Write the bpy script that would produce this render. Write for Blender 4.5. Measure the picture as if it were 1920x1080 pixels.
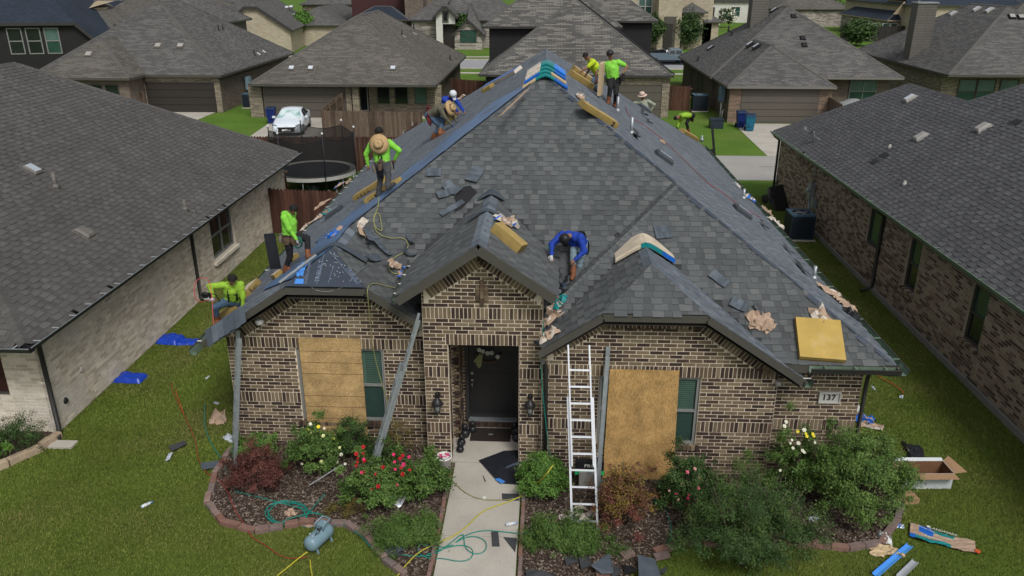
import bpy, math, random
import numpy as np
from mathutils import Vector, Matrix, noise as mnoise
 # ------------------------------------------------------------------ camera, world, sun, exposure
scene = bpy.context.scene
for o in list(bpy.data.objects):
 bpy.data.objects.remove(o)
FPX, PITCH, YAW, CAMH = 1490.0, math.radians(21.6), math.radians(2.56), 9.5
cam_d = bpy.data.cameras.new('camera')
cam = bpy.data.objects.new('camera', cam_d)
scene.collection.objects.link(cam)
cam.location = (0, 0, CAMH)
cam.rotation_euler = (math.pi / 2 - PITCH, 0, YAW)
cam_d.sensor_width = 36.0
cam_d.lens = FPX / 1920 * 36.0
cam_d.clip_start = 0.1
cam_d.clip_end = 3000
scene.camera = cam
world = bpy.data.worlds.new('World')
scene.world = world
world.use_nodes = True
wn = world.node_tree
wn.nodes.clear()
w_out = wn.nodes.new('ShaderNodeOutputWorld')
w_bg = wn.nodes.new('ShaderNodeBackground')
w_sky = wn.nodes.new('ShaderNodeTexSky')
w_sky.sky_type = 'NISHITA'
w_sky.sun_disc = False
w_sky.sun_elevation = math.radians(50)
w_sky.sun_rotation = math.radians(155)
w_sky.air_density = 1.0
w_sky.dust_density = 4.0
w_hs = wn.nodes.new('ShaderNodeHueSaturation')
w_hs.inputs['Saturation'].default_value = 0.25
wn.links.new(w_sky.outputs[0], w_hs.inputs['Color'])
wn.links.new(w_hs.outputs[0], w_bg.inputs[0])
w_bg.inputs[1].default_value = 0.095
wn.links.new(w_bg.outputs[0], w_out.inputs[0])
sun_d = bpy.data.lights.new('sun', 'SUN')
sun_d.energy = 1.5
sun_d.angle = math.radians(16)
sun_d.color = (1.0, 0.97, 0.92)
sun = bpy.data.objects.new('sun', sun_d)
scene.collection.objects.link(sun)
_el, _ro = math.radians(50), math.radians(155)
_sd = Vector((math.sin(_ro) * math.cos(_el), math.cos(_ro) * math.cos(_el), math.sin(_el)))
sun.rotation_euler = (-_sd).to_track_quat('-Z', 'Y').to_euler()
scene.view_settings.view_transform = 'Standard'
scene.view_settings.look = 'None'
scene.view_settings.gamma = 1
scene.view_settings.use_curve_mapping = False
scene.view_settings.exposure = 0.34
scene.cycles.max_bounces = 5
scene.cycles.diffuse_bounces = 2
scene.cycles.glossy_bounces = 2
scene.cycles.transparent_max_bounces = 6
rnd = random.Random(7)
nrs = np.random.RandomState(11)
COL = scene.collection
_F = np.array([-math.sin(YAW) * math.cos(PITCH), math.cos(YAW) * math.cos(PITCH), -math.sin(PITCH)])
_R = np.array([math.cos(YAW), math.sin(YAW), 0.0])
_U = np.cross(_R, _F)
_C = np.array([0, 0, CAMH])
def ray(x, y): return _F + _R * (x - 960) / FPX + _U * (540 - y) / FPX
def G(x, y, z=0.0):
 d = ray(x, y); return Vector(_C + d * (z - CAMH) / d[2])
def GY(x, y, Y):
 d = ray(x, y); return Vector(_C + d * Y / d[1])
def GP(x, y, n, p0):
 d = ray(x, y); n = np.array(n, float); p0 = np.array(p0, float)
 return Vector(_C + d * (n @ (p0 - _C)) / (n @ d))
 # ------------------------------------------------------------------ mesh builder
class MB:
 def __init__(s):
  s.v = []; s.f = []; s.m = []; s.t = []; s.M = None; s.mi = 0; s.tone = 0.0; s.sm = []; s.smooth = False
 def pt(s, p):
  p = Vector(p)
  if s.M is not None: p = s.M @ p
  s.v.append((p.x, p.y, p.z)); return len(s.v) - 1
 def face(s, idx):
  s.f.append(tuple(idx)); s.m.append(s.mi); s.t.append(s.tone); s.sm.append(s.smooth)
 def poly(s, pts):
  s.face([s.pt(p) for p in pts])
 def box(s, a, b):
  (x0, y0, z0), (x1, y1, z1) = a, b
  if x0 > x1: x0, x1 = x1, x0
  if y0 > y1: y0, y1 = y1, y0
  if z0 > z1: z0, z1 = z1, z0
  i = [s.pt(p) for p in ((x0,y0,z0),(x1,y0,z0),(x1,y1,z0),(x0,y1,z0),(x0,y0,z1),(x1,y0,z1),(x1,y1,z1),(x0,y1,z1))]
  for q in ((0,3,2,1),(4,5,6,7),(0,1,5,4),(1,2,6,5),(2,3,7,6),(3,0,4,7)): s.face([i[k] for k in q])
 def cbox(s, c, d):
  s.box((c[0]-d[0]/2, c[1]-d[1]/2, c[2]-d[2]/2), (c[0]+d[0]/2, c[1]+d[1]/2, c[2]+d[2]/2))
 def beam(s, a, b, w, h, up=(0,0,1)):
  a = Vector(a); b = Vector(b); d = (b - a).normalized(); up = Vector(up)
  sd = d.cross(up)
  if sd.length < 1e-4: sd = d.cross(Vector((1,0,0)))
  sd.normalize(); u2 = sd.cross(d).normalized()
  i = []
  for p in (a, b):
   for (k, l) in ((-1,-1),(1,-1),(1,1),(-1,1)): i.append(s.pt(p + sd*k*w/2 + u2*l*h/2))
  for q in ((3,2,1,0),(4,5,6,7),(0,1,5,4),(1,2,6,5),(2,3,7,6),(3,0,4,7)): s.face([i[k] for k in q])
 def slab(s, pts, th):
  """top polygon (counter-clockwise from outside) with thickness th going down along its normal"""
  pts = [Vector(p) for p in pts]
  n = Vector((0,0,0))
  for k in range(len(pts)):
   n += (pts[k] - pts[0]).cross(pts[(k+1) % len(pts)] - pts[0])
  n.normalize()
  a = [s.pt(p) for p in pts]; b = [s.pt(p - n*th) for p in pts]
  s.face(a); s.face(b[::-1])
  for k in range(len(pts)):
   l = (k+1) % len(pts); s.face((a[k], b[k], b[l], a[l]))
 def tube(s, pts, r, n=6, cap=True, r2=None):
  pts = [Vector(p) for p in pts]; rings = []
  prev = None
  for k, p in enumerate(pts):
   d = (pts[min(k+1, len(pts)-1)] - pts[max(k-1, 0)])
   if d.length < 1e-7: d = Vector((0,0,1))
   d.normalize()
   if prev is None:
    a = d.cross(Vector((0,0,1)))
    if a.length < .05: a = d.cross(Vector((1,0,0)))
   else: a = prev - d * prev.dot(d)
   if a.length < 1e-6: a = d.orthogonal()
   a.normalize(); prev = a; b = d.cross(a)
   rr = r if r2 is None else r + (r2 - r) * k / max(1, len(pts)-1)
   if isinstance(r, (list, tuple)): rr = r[k]
   rings.append([s.pt(p + (a*math.cos(t) + b*math.sin(t))*rr) for t in (2*math.pi*j/n for j in range(n))])
  sm = s.smooth; s.smooth = True
  for k in range(len(rings)-1):
   for j in range(n):
    l = (j+1) % n; s.face((rings[k][j], rings[k][l], rings[k+1][l], rings[k+1][j]))
  s.smooth = sm
  if cap: s.face(rings[0][::-1]); s.face(rings[-1])
 def lathe(s, prof, c=(0,0,0), n=16, axis='z', sx=1, sy=1):
  rings = []; c = Vector(c)
  for (r, h) in prof:
   ring = []
   for j in range(n):
    t = 2*math.pi*j/n; x, y = r*math.cos(t)*sx, r*math.sin(t)*sy
    p = (x, y, h) if axis == 'z' else ((x, h, y) if axis == 'y' else (h, x, y))
    ring.append(s.pt(c + Vector(p)))
   rings.append(ring)
  sm = s.smooth; s.smooth = True
  for k in range(len(rings)-1):
   for j in range(n):
    l = (j+1) % n
    q = (rings[k][j], rings[k][l], rings[k+1][l], rings[k+1][j])
    s.face(q if axis != 'y' else q[::-1])
  s.smooth = sm
  s.face(rings[0][::-1] if axis != 'y' else rings[0]); s.face(rings[-1] if axis != 'y' else rings[-1][::-1])
def up_off(parent):
 v = Vector((0, 0, 0)); p = parent
 while p is not None: v += Vector(p.location); p = p.parent
 return v
def make_mesh(name, v, f, mats, mi=None, tone=None, uv=False, smooth=None):
 me = bpy.data.meshes.new(name)
 me.from_pydata(v if isinstance(v, list) else v.tolist(), [], f if isinstance(f, list) else f.tolist())
 for m in (mats if isinstance(mats, (list, tuple)) else [mats]): me.materials.append(m)
 if mi is not None and len(mats if isinstance(mats, (list, tuple)) else [mats]) > 1: me.polygons.foreach_set('material_index', list(mi))
 if tone is not None:
  a = me.attributes.new('tone', 'FLOAT', 'FACE'); a.data.foreach_set('value', np.asarray(tone, dtype=np.float32))
 if smooth is not None: me.polygons.foreach_set('use_smooth', smooth)
 if uv:
  lay = me.uv_layers.new(name='UVMap'); Z = Vector((0,0,1))
  for p in me.polygons:
   n = p.normal
   h = Vector((1,0,0)) if abs(n.z) > .999 else Z.cross(n).normalized()
   w = n.cross(h)
   for li in p.loop_indices:
    c = me.vertices[me.loops[li].vertex_index].co; lay.data[li].uv = (c.dot(h), c.dot(w))
 me.update()
 return me
def obj(name, mb, mats, parent=None, world=True, uv=False, **props):
 """link a MB as one mesh object; its coordinates are world ones unless world=False"""
 v = mb.v
 if parent is not None and world:
  off = up_off(parent); v = [(a-off.x, b-off.y, c-off.z) for a, b, c in v]
 me = make_mesh(name, v, mb.f, mats, mb.m, mb.t, uv, mb.sm)
 o = bpy.data.objects.new(name, me); COL.objects.link(o)
 if parent is not None: o.parent = parent
 for k, x in props.items(): o[k] = x
 return o
def thing(name, label, cat, loc=(0,0,0), rz=0.0, group=None):
 o = bpy.data.objects.new(name, None); COL.objects.link(o); o.location = loc; o.rotation_euler = (0,0,rz)
 o.empty_display_size = .2
 o['label'] = label; o['category'] = cat
 if group: o['group'] = group
 return o
def tag(o, label, cat, group=None):
 o['label'] = label; o['category'] = cat
 if group: o['group'] = group
 return o
def single(name, mb, mats, label, cat, group=None, loc=None, rz=0, uv=False):
 """a thing that is one mesh; MB in world coordinates when loc is None"""
 if loc is None:
  a = np.array(mb.v); c = Vector((a[:,0].mean(), a[:,1].mean(), a[:,2].min()))
  mb.v = [(x-c.x, y-c.y, z-c.z) for x, y, z in mb.v]; loc = c
 o = obj(name, mb, mats, None, uv=uv); o.location = loc; o.rotation_euler = (0,0,rz)
 return tag(o, label, cat, group)
def dup(root, loc=None, rz=None, label=None):
 r = root.copy(); COL.objects.link(r)
 if loc is not None: r.location = loc
 if rz is not None: r.rotation_euler = (0,0,rz)
 if label: r['label'] = label
 for ch in list(root.children):
  c = ch.copy(); COL.objects.link(c); c.parent = r
  for g in list(ch.children):
   d = g.copy(); COL.objects.link(d); d.parent = c
 return r
 # ------------------------------------------------------------------ materials
def newmat(name):
 m = bpy.data.materials.new(name); m.use_nodes = True; nt = m.node_tree; b = nt.nodes['Principled BSDF']
 return m, nt, b
def N(nt, t, **kw):
 n = nt.nodes.new(t)
 for k, v in kw.items():
  if k in n.inputs.keys() if hasattr(n.inputs, 'keys') else False: n.inputs[k].default_value = v
  else: setattr(n, k, v)
 return n
def c4(c): return (c[0], c[1], c[2], 1)
def ramp(nt, cols, const=False):
 r = nt.nodes.new('ShaderNodeValToRGB'); e = r.color_ramp.elements
 if const: r.color_ramp.interpolation = 'CONSTANT'
 n = len(cols)
 while len(e) < n: e.new(.5)
 for i, c in enumerate(cols):
  e[i].position = (i / n) if const else (i / max(1, n-1)); e[i].color = c4(c)
 return r
def mixc(nt, a, b, fac, mode='MIX'):
 m = nt.nodes.new('ShaderNodeMix'); m.data_type = 'RGBA'; m.blend_type = mode
 for sock, val in ((m.inputs[0], fac), (m.inputs[6], a), (m.inputs[7], b)):
  if hasattr(val, 'is_output') or isinstance(val, bpy.types.NodeSocket): nt.links.new(val, sock)
  elif isinstance(val, (int, float)): sock.default_value = val
  else: sock.default_value = c4(val)
 return m.outputs[2]
def MAT(name, col=(.5,.5,.5), rough=.7, metal=0.0, var=.15, vs=6.0, fine=0.0, fs=90.0, bump=0.0, bs=60.0, tone=None, const=False,
 spec=.3, second=None, s2=1.5, s2cut=(.45,.6), trans=0.0, stretch=None):
 m, nt, b = newmat(name)
 geo = nt.nodes.new('ShaderNodeNewGeometry'); pos = geo.outputs['Position']
 if stretch:
  mp = nt.nodes.new('ShaderNodeMapping'); mp.inputs['Scale'].default_value = stretch; nt.links.new(pos, mp.inputs[0]); pos = mp.outputs[0]
 def noi(sc, det=3):
  n = nt.nodes.new('ShaderNodeTexNoise'); n.inputs['Scale'].default_value = sc; n.inputs['Detail'].default_value = det
  nt.links.new(pos, n.inputs['Vector']); return n.outputs['Fac']
 if tone:
  at = nt.nodes.new('ShaderNodeAttribute'); at.attribute_name = 'tone'; r = ramp(nt, tone, const)
  nt.links.new(at.outputs['Fac'], r.inputs[0]); c = r.outputs[0]
 else:
  rg = nt.nodes.new('ShaderNodeRGB'); rg.outputs[0].default_value = c4(col); c = rg.outputs[0]
 if second:
  mr = nt.nodes.new('ShaderNodeMapRange'); mr.inputs[1].default_value = s2cut[0]; mr.inputs[2].default_value = s2cut[1]
  nt.links.new(noi(s2, 5), mr.inputs[0]); c = mixc(nt, c, second, mr.outputs[0])
 if var:
  mr = nt.nodes.new('ShaderNodeMapRange'); mr.inputs[1].default_value = .25; mr.inputs[2].default_value = .75
  mr.inputs[3].default_value = 1-var; mr.inputs[4].default_value = 1+var
  nt.links.new(noi(vs, 4), mr.inputs[0]); c = mixc(nt, c, mr.outputs[0], 1.0, 'MULTIPLY')
 if fine:
  mr = nt.nodes.new('ShaderNodeMapRange'); mr.inputs[1].default_value = .3; mr.inputs[2].default_value = .7
  mr.inputs[3].default_value = 1-fine; mr.inputs[4].default_value = 1+fine
  nt.links.new(noi(fs, 2), mr.inputs[0]); c = mixc(nt, c, mr.outputs[0], 1.0, 'MULTIPLY')
 nt.links.new(c, b.inputs['Base Color'])
 b.inputs['Roughness'].default_value = rough; b.inputs['Metallic'].default_value = metal
 b.inputs['Specular IOR Level'].default_value = spec
 if bump:
  bp = nt.nodes.new('ShaderNodeBump'); bp.inputs['Strength'].default_value = bump; bp.inputs['Distance'].default_value = .02
  nt.links.new(noi(bs, 3), bp.inputs['Height']); nt.links.new(bp.outputs[0], b.inputs['Normal'])
 if trans:
  b.inputs['Transmission Weight'].default_value = trans
 return m
def BRICKTEX(name, c1, c2, mortar, bw=.254, rh=.08, ms=.007, c3=None, rough=.85, bump=.4, var=.25, vs=.8, off=.5):
 m, nt, b = newmat(name)
 uvn = nt.nodes.new('ShaderNodeTexCoord'); bt = nt.nodes.new('ShaderNodeTexBrick')
 nt.links.new(uvn.outputs['UV'], bt.inputs['Vector'])
 bt.inputs['Color1'].default_value = c4(c1); bt.inputs['Color2'].default_value = c4(c2); bt.inputs['Mortar'].default_value = c4(mortar)
 bt.inputs['Scale'].default_value = 1; bt.inputs['Brick Width'].default_value = bw; bt.inputs['Row Height'].default_value = rh
 bt.inputs['Mortar Size'].default_value = ms; bt.inputs['Mortar Smooth'].default_value = .1; bt.offset = off
 c = bt.outputs['Color']
 if c3:
  b2 = nt.nodes.new('ShaderNodeTexBrick'); nt.links.new(uvn.outputs['UV'], b2.inputs['Vector'])
  b2.inputs['Color1'].default_value = (0,0,0,1); b2.inputs['Color2'].default_value = (1,1,1,1); b2.inputs['Mortar'].default_value = (0,0,0,1)
  b2.inputs['Scale'].default_value = 1; b2.inputs['Brick Width'].default_value = bw*1.6; b2.inputs['Row Height'].default_value = rh
  b2.inputs['Mortar Size'].default_value = 0; b2.offset = .31
  mr = nt.nodes.new('ShaderNodeMapRange'); mr.inputs[1].default_value = .55; mr.inputs[2].default_value = .7
  nt.links.new(b2.outputs['Color'], mr.inputs[0]);
  mm = nt.nodes.new('ShaderNodeMath'); mm.operation = 'SUBTRACT'; mm.inputs[0].default_value = 1; nt.links.new(bt.outputs['Fac'], mm.inputs[1])
  m2 = nt.nodes.new('ShaderNodeMath'); m2.operation = 'MULTIPLY'; nt.links.new(mr.outputs[0], m2.inputs[0]); nt.links.new(mm.outputs[0], m2.inputs[1])
  c = mixc(nt, c, c3, m2.outputs[0])
 geo = nt.nodes.new('ShaderNodeNewGeometry')
 for sc, am in ((vs, var), (9, .12)):
  nz = nt.nodes.new('ShaderNodeTexNoise'); nz.inputs['Scale'].default_value = sc; nz.inputs['Detail'].default_value = 4
  nt.links.new(geo.outputs['Position'], nz.inputs['Vector'])
  mr = nt.nodes.new('ShaderNodeMapRange'); mr.inputs[1].default_value = .25; mr.inputs[2].default_value = .75
  mr.inputs[3].default_value = 1-am; mr.inputs[4].default_value = 1+am; nt.links.new(nz.outputs['Fac'], mr.inputs[0])
  c = mixc(nt, c, mr.outputs[0], 1.0, 'MULTIPLY')
 nt.links.new(c, b.inputs['Base Color']); b.inputs['Roughness'].default_value = rough; b.inputs['Specular IOR Level'].default_value = .2
 bp = nt.nodes.new('ShaderNodeBump'); bp.inputs['Strength'].default_value = bump; bp.inputs['Distance'].default_value = .01; bp.invert = True
 nt.links.new(bt.outputs['Fac'], bp.inputs['Height']); nt.links.new(bp.outputs[0], b.inputs['Normal'])
 return m
def sr(r, g, b):
 """sRGB 0-255 to linear"""
 return tuple((x/255/12.92 if x/255 <= .04045 else ((x/255+.055)/1.055)**2.4) for x in (r, g, b))
m_shingle = MAT('shingle_charcoal_blend', tone=[(.056,.061,.065), (.070,.076,.080), (.088,.095,.098), (.114,.121,.121)], rough=.9, var=.14, vs=1.1, fine=.22, fs=120, bump=.25, bs=160)
m_shingle_side = MAT('shingle_slate_blue', tone=[(.078,.092,.112), (.098,.114,.136), (.120,.138,.160), (.148,.166,.190)], rough=.85, var=.18, vs=1.3, fine=.25, fs=70, bump=.3, bs=140)
m_shingle_left = MAT('shingle_weathered_brown_grey', tone=[(.056,.054,.052), (.070,.068,.065), (.083,.080,.077), (.100,.096,.092)], rough=.92, var=.12, vs=.9, fine=.2, fs=120, bump=.25, bs=160)
m_shingle_right = MAT('shingle_grey_mix', tone=[(.052,.053,.058), (.067,.068,.074), (.083,.084,.089), (.104,.105,.109)], rough=.92, var=.12, vs=.9, fine=.2, fs=120, bump=.25, bs=160)
m_deck = MAT('roof_felt', (.035,.036,.038), rough=.9)
m_fascia = MAT('fascia_taupe_paint', (.066,.063,.053), rough=.6, var=.08)
m_fascia_dk = MAT('fascia_dark_paint', (.035,.034,.033), rough=.55, var=.1)
m_fascia_lt = MAT('fascia_light_taupe', (.16,.15,.135), rough=.6, var=.08)
m_mortar = MAT('cream_mortar', (.70,.61,.48), rough=.95, var=.15, vs=3, fine=.12, fs=150)
m_brick = MAT('brick_brown_blend', tone=[(.043,.027,.023), (.068,.044,.033), (.118,.082,.054), (.160,.120,.076), (.195,.150,.098)], const=True, rough=.85, var=.16, vs=9, fine=.25, fs=130, bump=.35, bs=90)
m_mortar_w = MAT('whitewash_mortar', (.74,.67,.56), rough=.95, var=.12, vs=2, second=(.62,.57,.49), s2=.7)
m_brick_w = MAT('whitewashed_brick', tone=[(.44,.375,.295), (.54,.475,.385), (.63,.565,.47), (.70,.635,.54)], rough=.9, var=.13, vs=5, fine=.12, fs=60, bump=.5, bs=50, second=(.54,.50,.44), s2=.9, s2cut=(.52,.68))
m_brick_c = MAT('cream_brick', tone=[(.36,.31,.23), (.42,.37,.28), (.47,.42,.33), (.50,.45,.37)], rough=.9, var=.12, vs=5, fine=.12, fs=60, bump=.5, bs=50)
m_mortar_r = MAT('greyish_mortar', (.45,.38,.29), rough=.95, var=.12, vs=3)
m_brick_r = MAT('brick_tumbled_tan', tone=[(.095,.066,.048), (.165,.122,.088), (.26,.20,.145), (.32,.255,.185), (.35,.29,.215)], const=True, rough=.9, var=.15, vs=7, fine=.22, fs=100, bump=.4, bs=70)
m_conc = MAT('concrete_pale', (.40,.375,.33), rough=.9, var=.10, vs=1.4, fine=.10, fs=60, second=(.33,.305,.27), s2=.8, s2cut=(.5,.72), bump=.15, bs=40)
m_conc2 = MAT('concrete_alley', (.30,.292,.275), rough=.9, var=.10, vs=.5, fine=.08, fs=12)
m_road = MAT('street_concrete', (.27,.275,.29), rough=.9, var=.08, vs=.4)
m_found = MAT('foundation_concrete', (.22,.215,.20), rough=.9, var=.15, vs=4)
m_white = MAT('white_paint', (.62,.62,.60), rough=.5, var=.05)
m_alum = MAT('aluminium', (.56,.58,.61), rough=.34, metal=.55, var=.08, vs=14)
m_galv = MAT('dull_aluminium', (.30,.33,.35), rough=.45, metal=.55, var=.15, vs=12)
m_black = MAT('black_plastic', (.014,.014,.016), rough=.45, var=.1)
m_dark = MAT('dark_metal', (.02,.02,.021), rough=.4, var=.1)
m_rubber = MAT('rubber', (.018,.018,.019), rough=.8)
m_gutter_green = MAT('weathered_green_gutter', (.16,.23,.17), rough=.45, metal=.3, var=.2, vs=5, second=(.28,.36,.29), s2=4, s2cut=(.6,.7))
m_gutter_dk = MAT('dark_gutter', (.022,.022,.024), rough=.4, var=.1)
m_win_frame = MAT('window_frame_grey', (.20,.205,.20), rough=.45, var=.05)
m_win_frame_dk = MAT('window_frame_taupe', (.075,.07,.06), rough=.5)
m_win_frame_w = MAT('window_frame_white', (.42,.42,.41), rough=.45)
def glass(name, col, rough=.06, spec=.6):
 return MAT(name, col, rough=rough, var=.25, vs=1.2, spec=spec)
m_glass = glass('dark_window_glass', (.012,.016,.017))
m_glass_g = glass('green_tinted_glass', (.022,.062,.048), .15)
m_glass_g2 = glass('pale_green_blind_behind_glass', (.07,.13,.115), .2)
m_blind = MAT('green_blind', (.075,.135,.105), rough=.55, var=.1)
m_blind_dk = MAT('dark_green_blind', (.03,.06,.05), rough=.5, var=.1)
 # ------------------------------------------------------------------ bricks, shingles, windows, houses
CAMV = Vector((0, 0, CAMH))
def seg_sub(ivs, a, b):
 out = []
 for (s, e) in ivs:
  if b <= s or a >= e: out.append((s, e)); continue
  if a > s: out.append((s, a))
  if b < e: out.append((b, e))
 return out
def clip_poly(poly, n, d):
 """keep the part of a 2-d polygon where n.p <= d"""
 out = []
 for i in range(len(poly)):
  p, q = poly[i], poly[(i+1) % len(poly)]
  a, b = n[0]*p[0]+n[1]*p[1]-d, n[0]*q[0]+n[1]*q[1]-d
  if a <= 0: out.append(p)
  if (a < 0 < b) or (b < 0 < a):
   t = a/(a-b); out.append((p[0]+(q[0]-p[0])*t, p[1]+(q[1]-p[1])*t))
 return out
def convex_clip(poly, clip):
 """clip: counter-clockwise convex polygon"""
 for i in range(len(clip)):
  a, b = clip[i], clip[(i+1) % len(clip)]
  ex, ey = b[0]-a[0], b[1]-a[1]
  n = (ey, -ex)
  poly = clip_poly(poly, n, n[0]*a[0]+n[1]*a[1])
  if len(poly) < 3: return []
 return poly
CH = .08; BL = .256; JT = .0165
class BrickWork:
 """collects the bricks of one house: full ones may become parts of their own"""
 def __init__(s): s.full = []; s.mb = MB()
 def frame(s, O, U):
  U = Vector(U).normalized(); Z = Vector((0,0,1)); n = U.cross(Z)   # outward: to the right of U
  return Vector(O), U, n
 def brick(s, O, U, n, u0, u1, z0, z1, ang=0.0, piv=None, full=False, tone=None, out=.007):
  tone = rnd.random() if tone is None else tone
  o = out + rnd.uniform(-.002, .003)
  Z = Vector((0,0,1))
  c = O + U*((u0+u1)/2) + Z*((z0+z1)/2)
  A, B = U, Z
  if ang: A = U*math.cos(ang)+Z*math.sin(ang); B = -U*math.sin(ang)+Z*math.cos(ang)
  w, h = (u1-u0), (z1-z0)
  if full:
   s.full.append((c + n*(o-.03), A, n, B, w, h, tone)); return
  mb = s.mb; mb.tone = tone
  i = [mb.pt(c + A*a*w/2 + B*b*h/2 + n*k) for k in (o-.02, o) for a, b in ((-1,-1),(1,-1),(1,1),(-1,1))]
  for q in ((4,5,6,7),(0,1,5,4),(1,2,6,5),(2,3,7,6),(3,0,4,7)): mb.face([i[x] for x in q])
def wall(bw, mort, O, U, L, H, outline=None, holes=(), bands=(), rakes=(), thick=.12, z0=0.0, tonefn=None, jmul=1.0, phase=0.0):
 """a brick wall: O ground corner, U direction, L length; outline(z)->(lo,hi); holes (u0,u1,z0,z1); bands (z,u0,u1) of
    soldiers; rakes ((u0,z0),(u1,z1)) sloping edges that carry a soldier row under them"""
 O, U, n = bw.frame(O, U); Z = Vector((0,0,1)); JTl = JT*jmul
 rows = int(math.ceil((H-z0)/CH - 1e-6))
 bset = [(round((b[0]-z0)/CH), b[1], b[2]) for b in bands]
 for r in range(rows):
  za, zb = z0+r*CH, z0+(r+1)*CH; zm = (za+zb)/2
  lo, hi = (0, L) if outline is None else outline(zm)
  if hi - lo < .05: continue
  ivs = [(lo, hi)]
  for (a, b, c, d) in holes:
   if c < zm < d: ivs = seg_sub(ivs, a, b)
  for (s, e) in ivs:      # mortar strip
   if e - s < .01: continue
   i = [mort.pt(O+U*u+n*k+Z*z) for k in (-thick, 0) for u, z in ((s,za),(e,za),(e,zb),(s,zb))]
   for q in ((4,5,6,7),(0,1,5,4),(1,2,6,5),(2,3,7,6),(3,0,4,7)): mort.face([i[x] for x in q])
  iv2 = ivs
  for (k, a, b) in bset:
   if k <= r < k+3: iv2 = seg_sub(iv2, a, b)
  for (p, q) in rakes:
   sl = (q[1]-p[1])/(q[0]-p[0]) if q[0] != p[0] else 0
   up = .262*math.sqrt(1+sl*sl)
   if abs(sl) < .01:
    if zm > p[1]-.25: iv2 = seg_sub(iv2, min(p[0],q[0]), max(p[0],q[0]))
   else:
    ua = p[0]+(zm-p[1])/sl; ub = p[0]+(zm-(p[1]-up))/sl
    a, b = min(ua,ub), max(ua,ub)
    a = max(a, min(p[0],q[0])); b = min(b, max(p[0],q[0]))
    if b > a: iv2 = seg_sub(iv2, a, b)
  off = (BL/2 if r % 2 else 0) + phase
  for (s, e) in iv2:
   u = math.floor((s-off)/BL)*BL+off
   while u < e:
    a, b = max(u, s), min(u+BL, e); u += BL
    if b-a < .03: continue
    bw.brick(O, U, n, a+JTl/2, b-JTl/2, za+JTl/2, zb-JTl/2, full=(b-a > BL-.002), tone=tonefn() if tonefn else None)
 for (k, a, b) in bset:
  m = max(1, round((b-a)/CH)); w = (b-a)/m; za = z0+k*CH
  for j in range(m):
   u = a+j*w
   if any(u+w/2 > h[0] and u+w/2 < h[1] and za+.12 > h[2] and za+.12 < h[3] for h in holes): continue
   bw.brick(O, U, n, u+JTl/2, u+w-JTl/2, za+JTl/2, za+3*CH-JTl/2, out=.011, tone=tonefn() if tonefn else None)
 for (p, q) in rakes:
  dx, dz = q[0]-p[0], q[1]-p[1]; ln = math.hypot(dx, dz); m = max(1, round(ln/CH)); w = ln/m; ang = math.atan2(dz, dx)
  ex = (dx/ln, dz/ln); ey = (-ex[1], ex[0])
  for j in range(m):
   t = (j+.5)*w; cu = p[0]+ex[0]*t-ey[0]*.125; cz = p[1]+ex[1]*t-ey[1]*.125
   bw.brick(O, U, n, cu-w/2+JTl/2, cu+w/2-JTl/2, cz-.120, cz+.120, ang=ang, out=.012, tone=tonefn() if tonefn else None)
def emit_bricks(bw, host, mat, nmax=300, label_name='brick'):
 """the nearest full bricks become parts; the rest is one part of kind stuff"""
 off = up_off(host)
 def key(b):
  d = (b[0]-CAMV); return -abs(d.normalized().dot(b[2]))/d.length_squared
 bw.full.sort(key=key)
 protos = []
 for k in range(10):
  mb = MB(); mb.tone = (k+.5)/10; h = [.5, .5]
  i = [mb.pt((a*.5, y, b*.5)) for y in (0.0, .03) for a, b in ((-1,-1),(1,-1),(1,1),(-1,1))]
  for q in ((3,2,1,0),(4,5,6,7),(0,1,5,4),(1,2,6,5),(2,3,7,6),(3,0,4,7)): mb.face([i[x] for x in q])
  protos.append(make_mesh(label_name, mb.v, mb.f, mat, None, mb.t))
 for b in bw.full[:nmax]:
  c, A, n, B, w, h, tone = b
  o = bpy.data.objects.new(label_name, protos[min(9, int(tone*10))]); COL.objects.link(o); o.parent = host
  M = Matrix((( A.x*w, n.x, B.x*h, c.x-off.x), (A.y*w, n.y, B.y*h, c.y-off.y), (A.z*w, n.z, B.z*h, c.z-off.z), (0,0,0,1)))
  o.matrix_basis = M
 for b in bw.full[nmax:]:
  c, A, n, B, w, h, tone = b; mb = bw.mb; mb.tone = tone
  i = [mb.pt(c + A*a*w/2 + B*bb*h/2 + n*k) for k in (.01, .03) for a, bb in ((-1,-1),(1,-1),(1,1),(-1,1))]
  for q in ((4,5,6,7),(0,1,5,4),(1,2,6,5),(2,3,7,6),(3,0,4,7)): mb.face([i[x] for x in q])
 if bw.mb.f: obj('brickwork', bw.mb, mat, host, kind='stuff')
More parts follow.
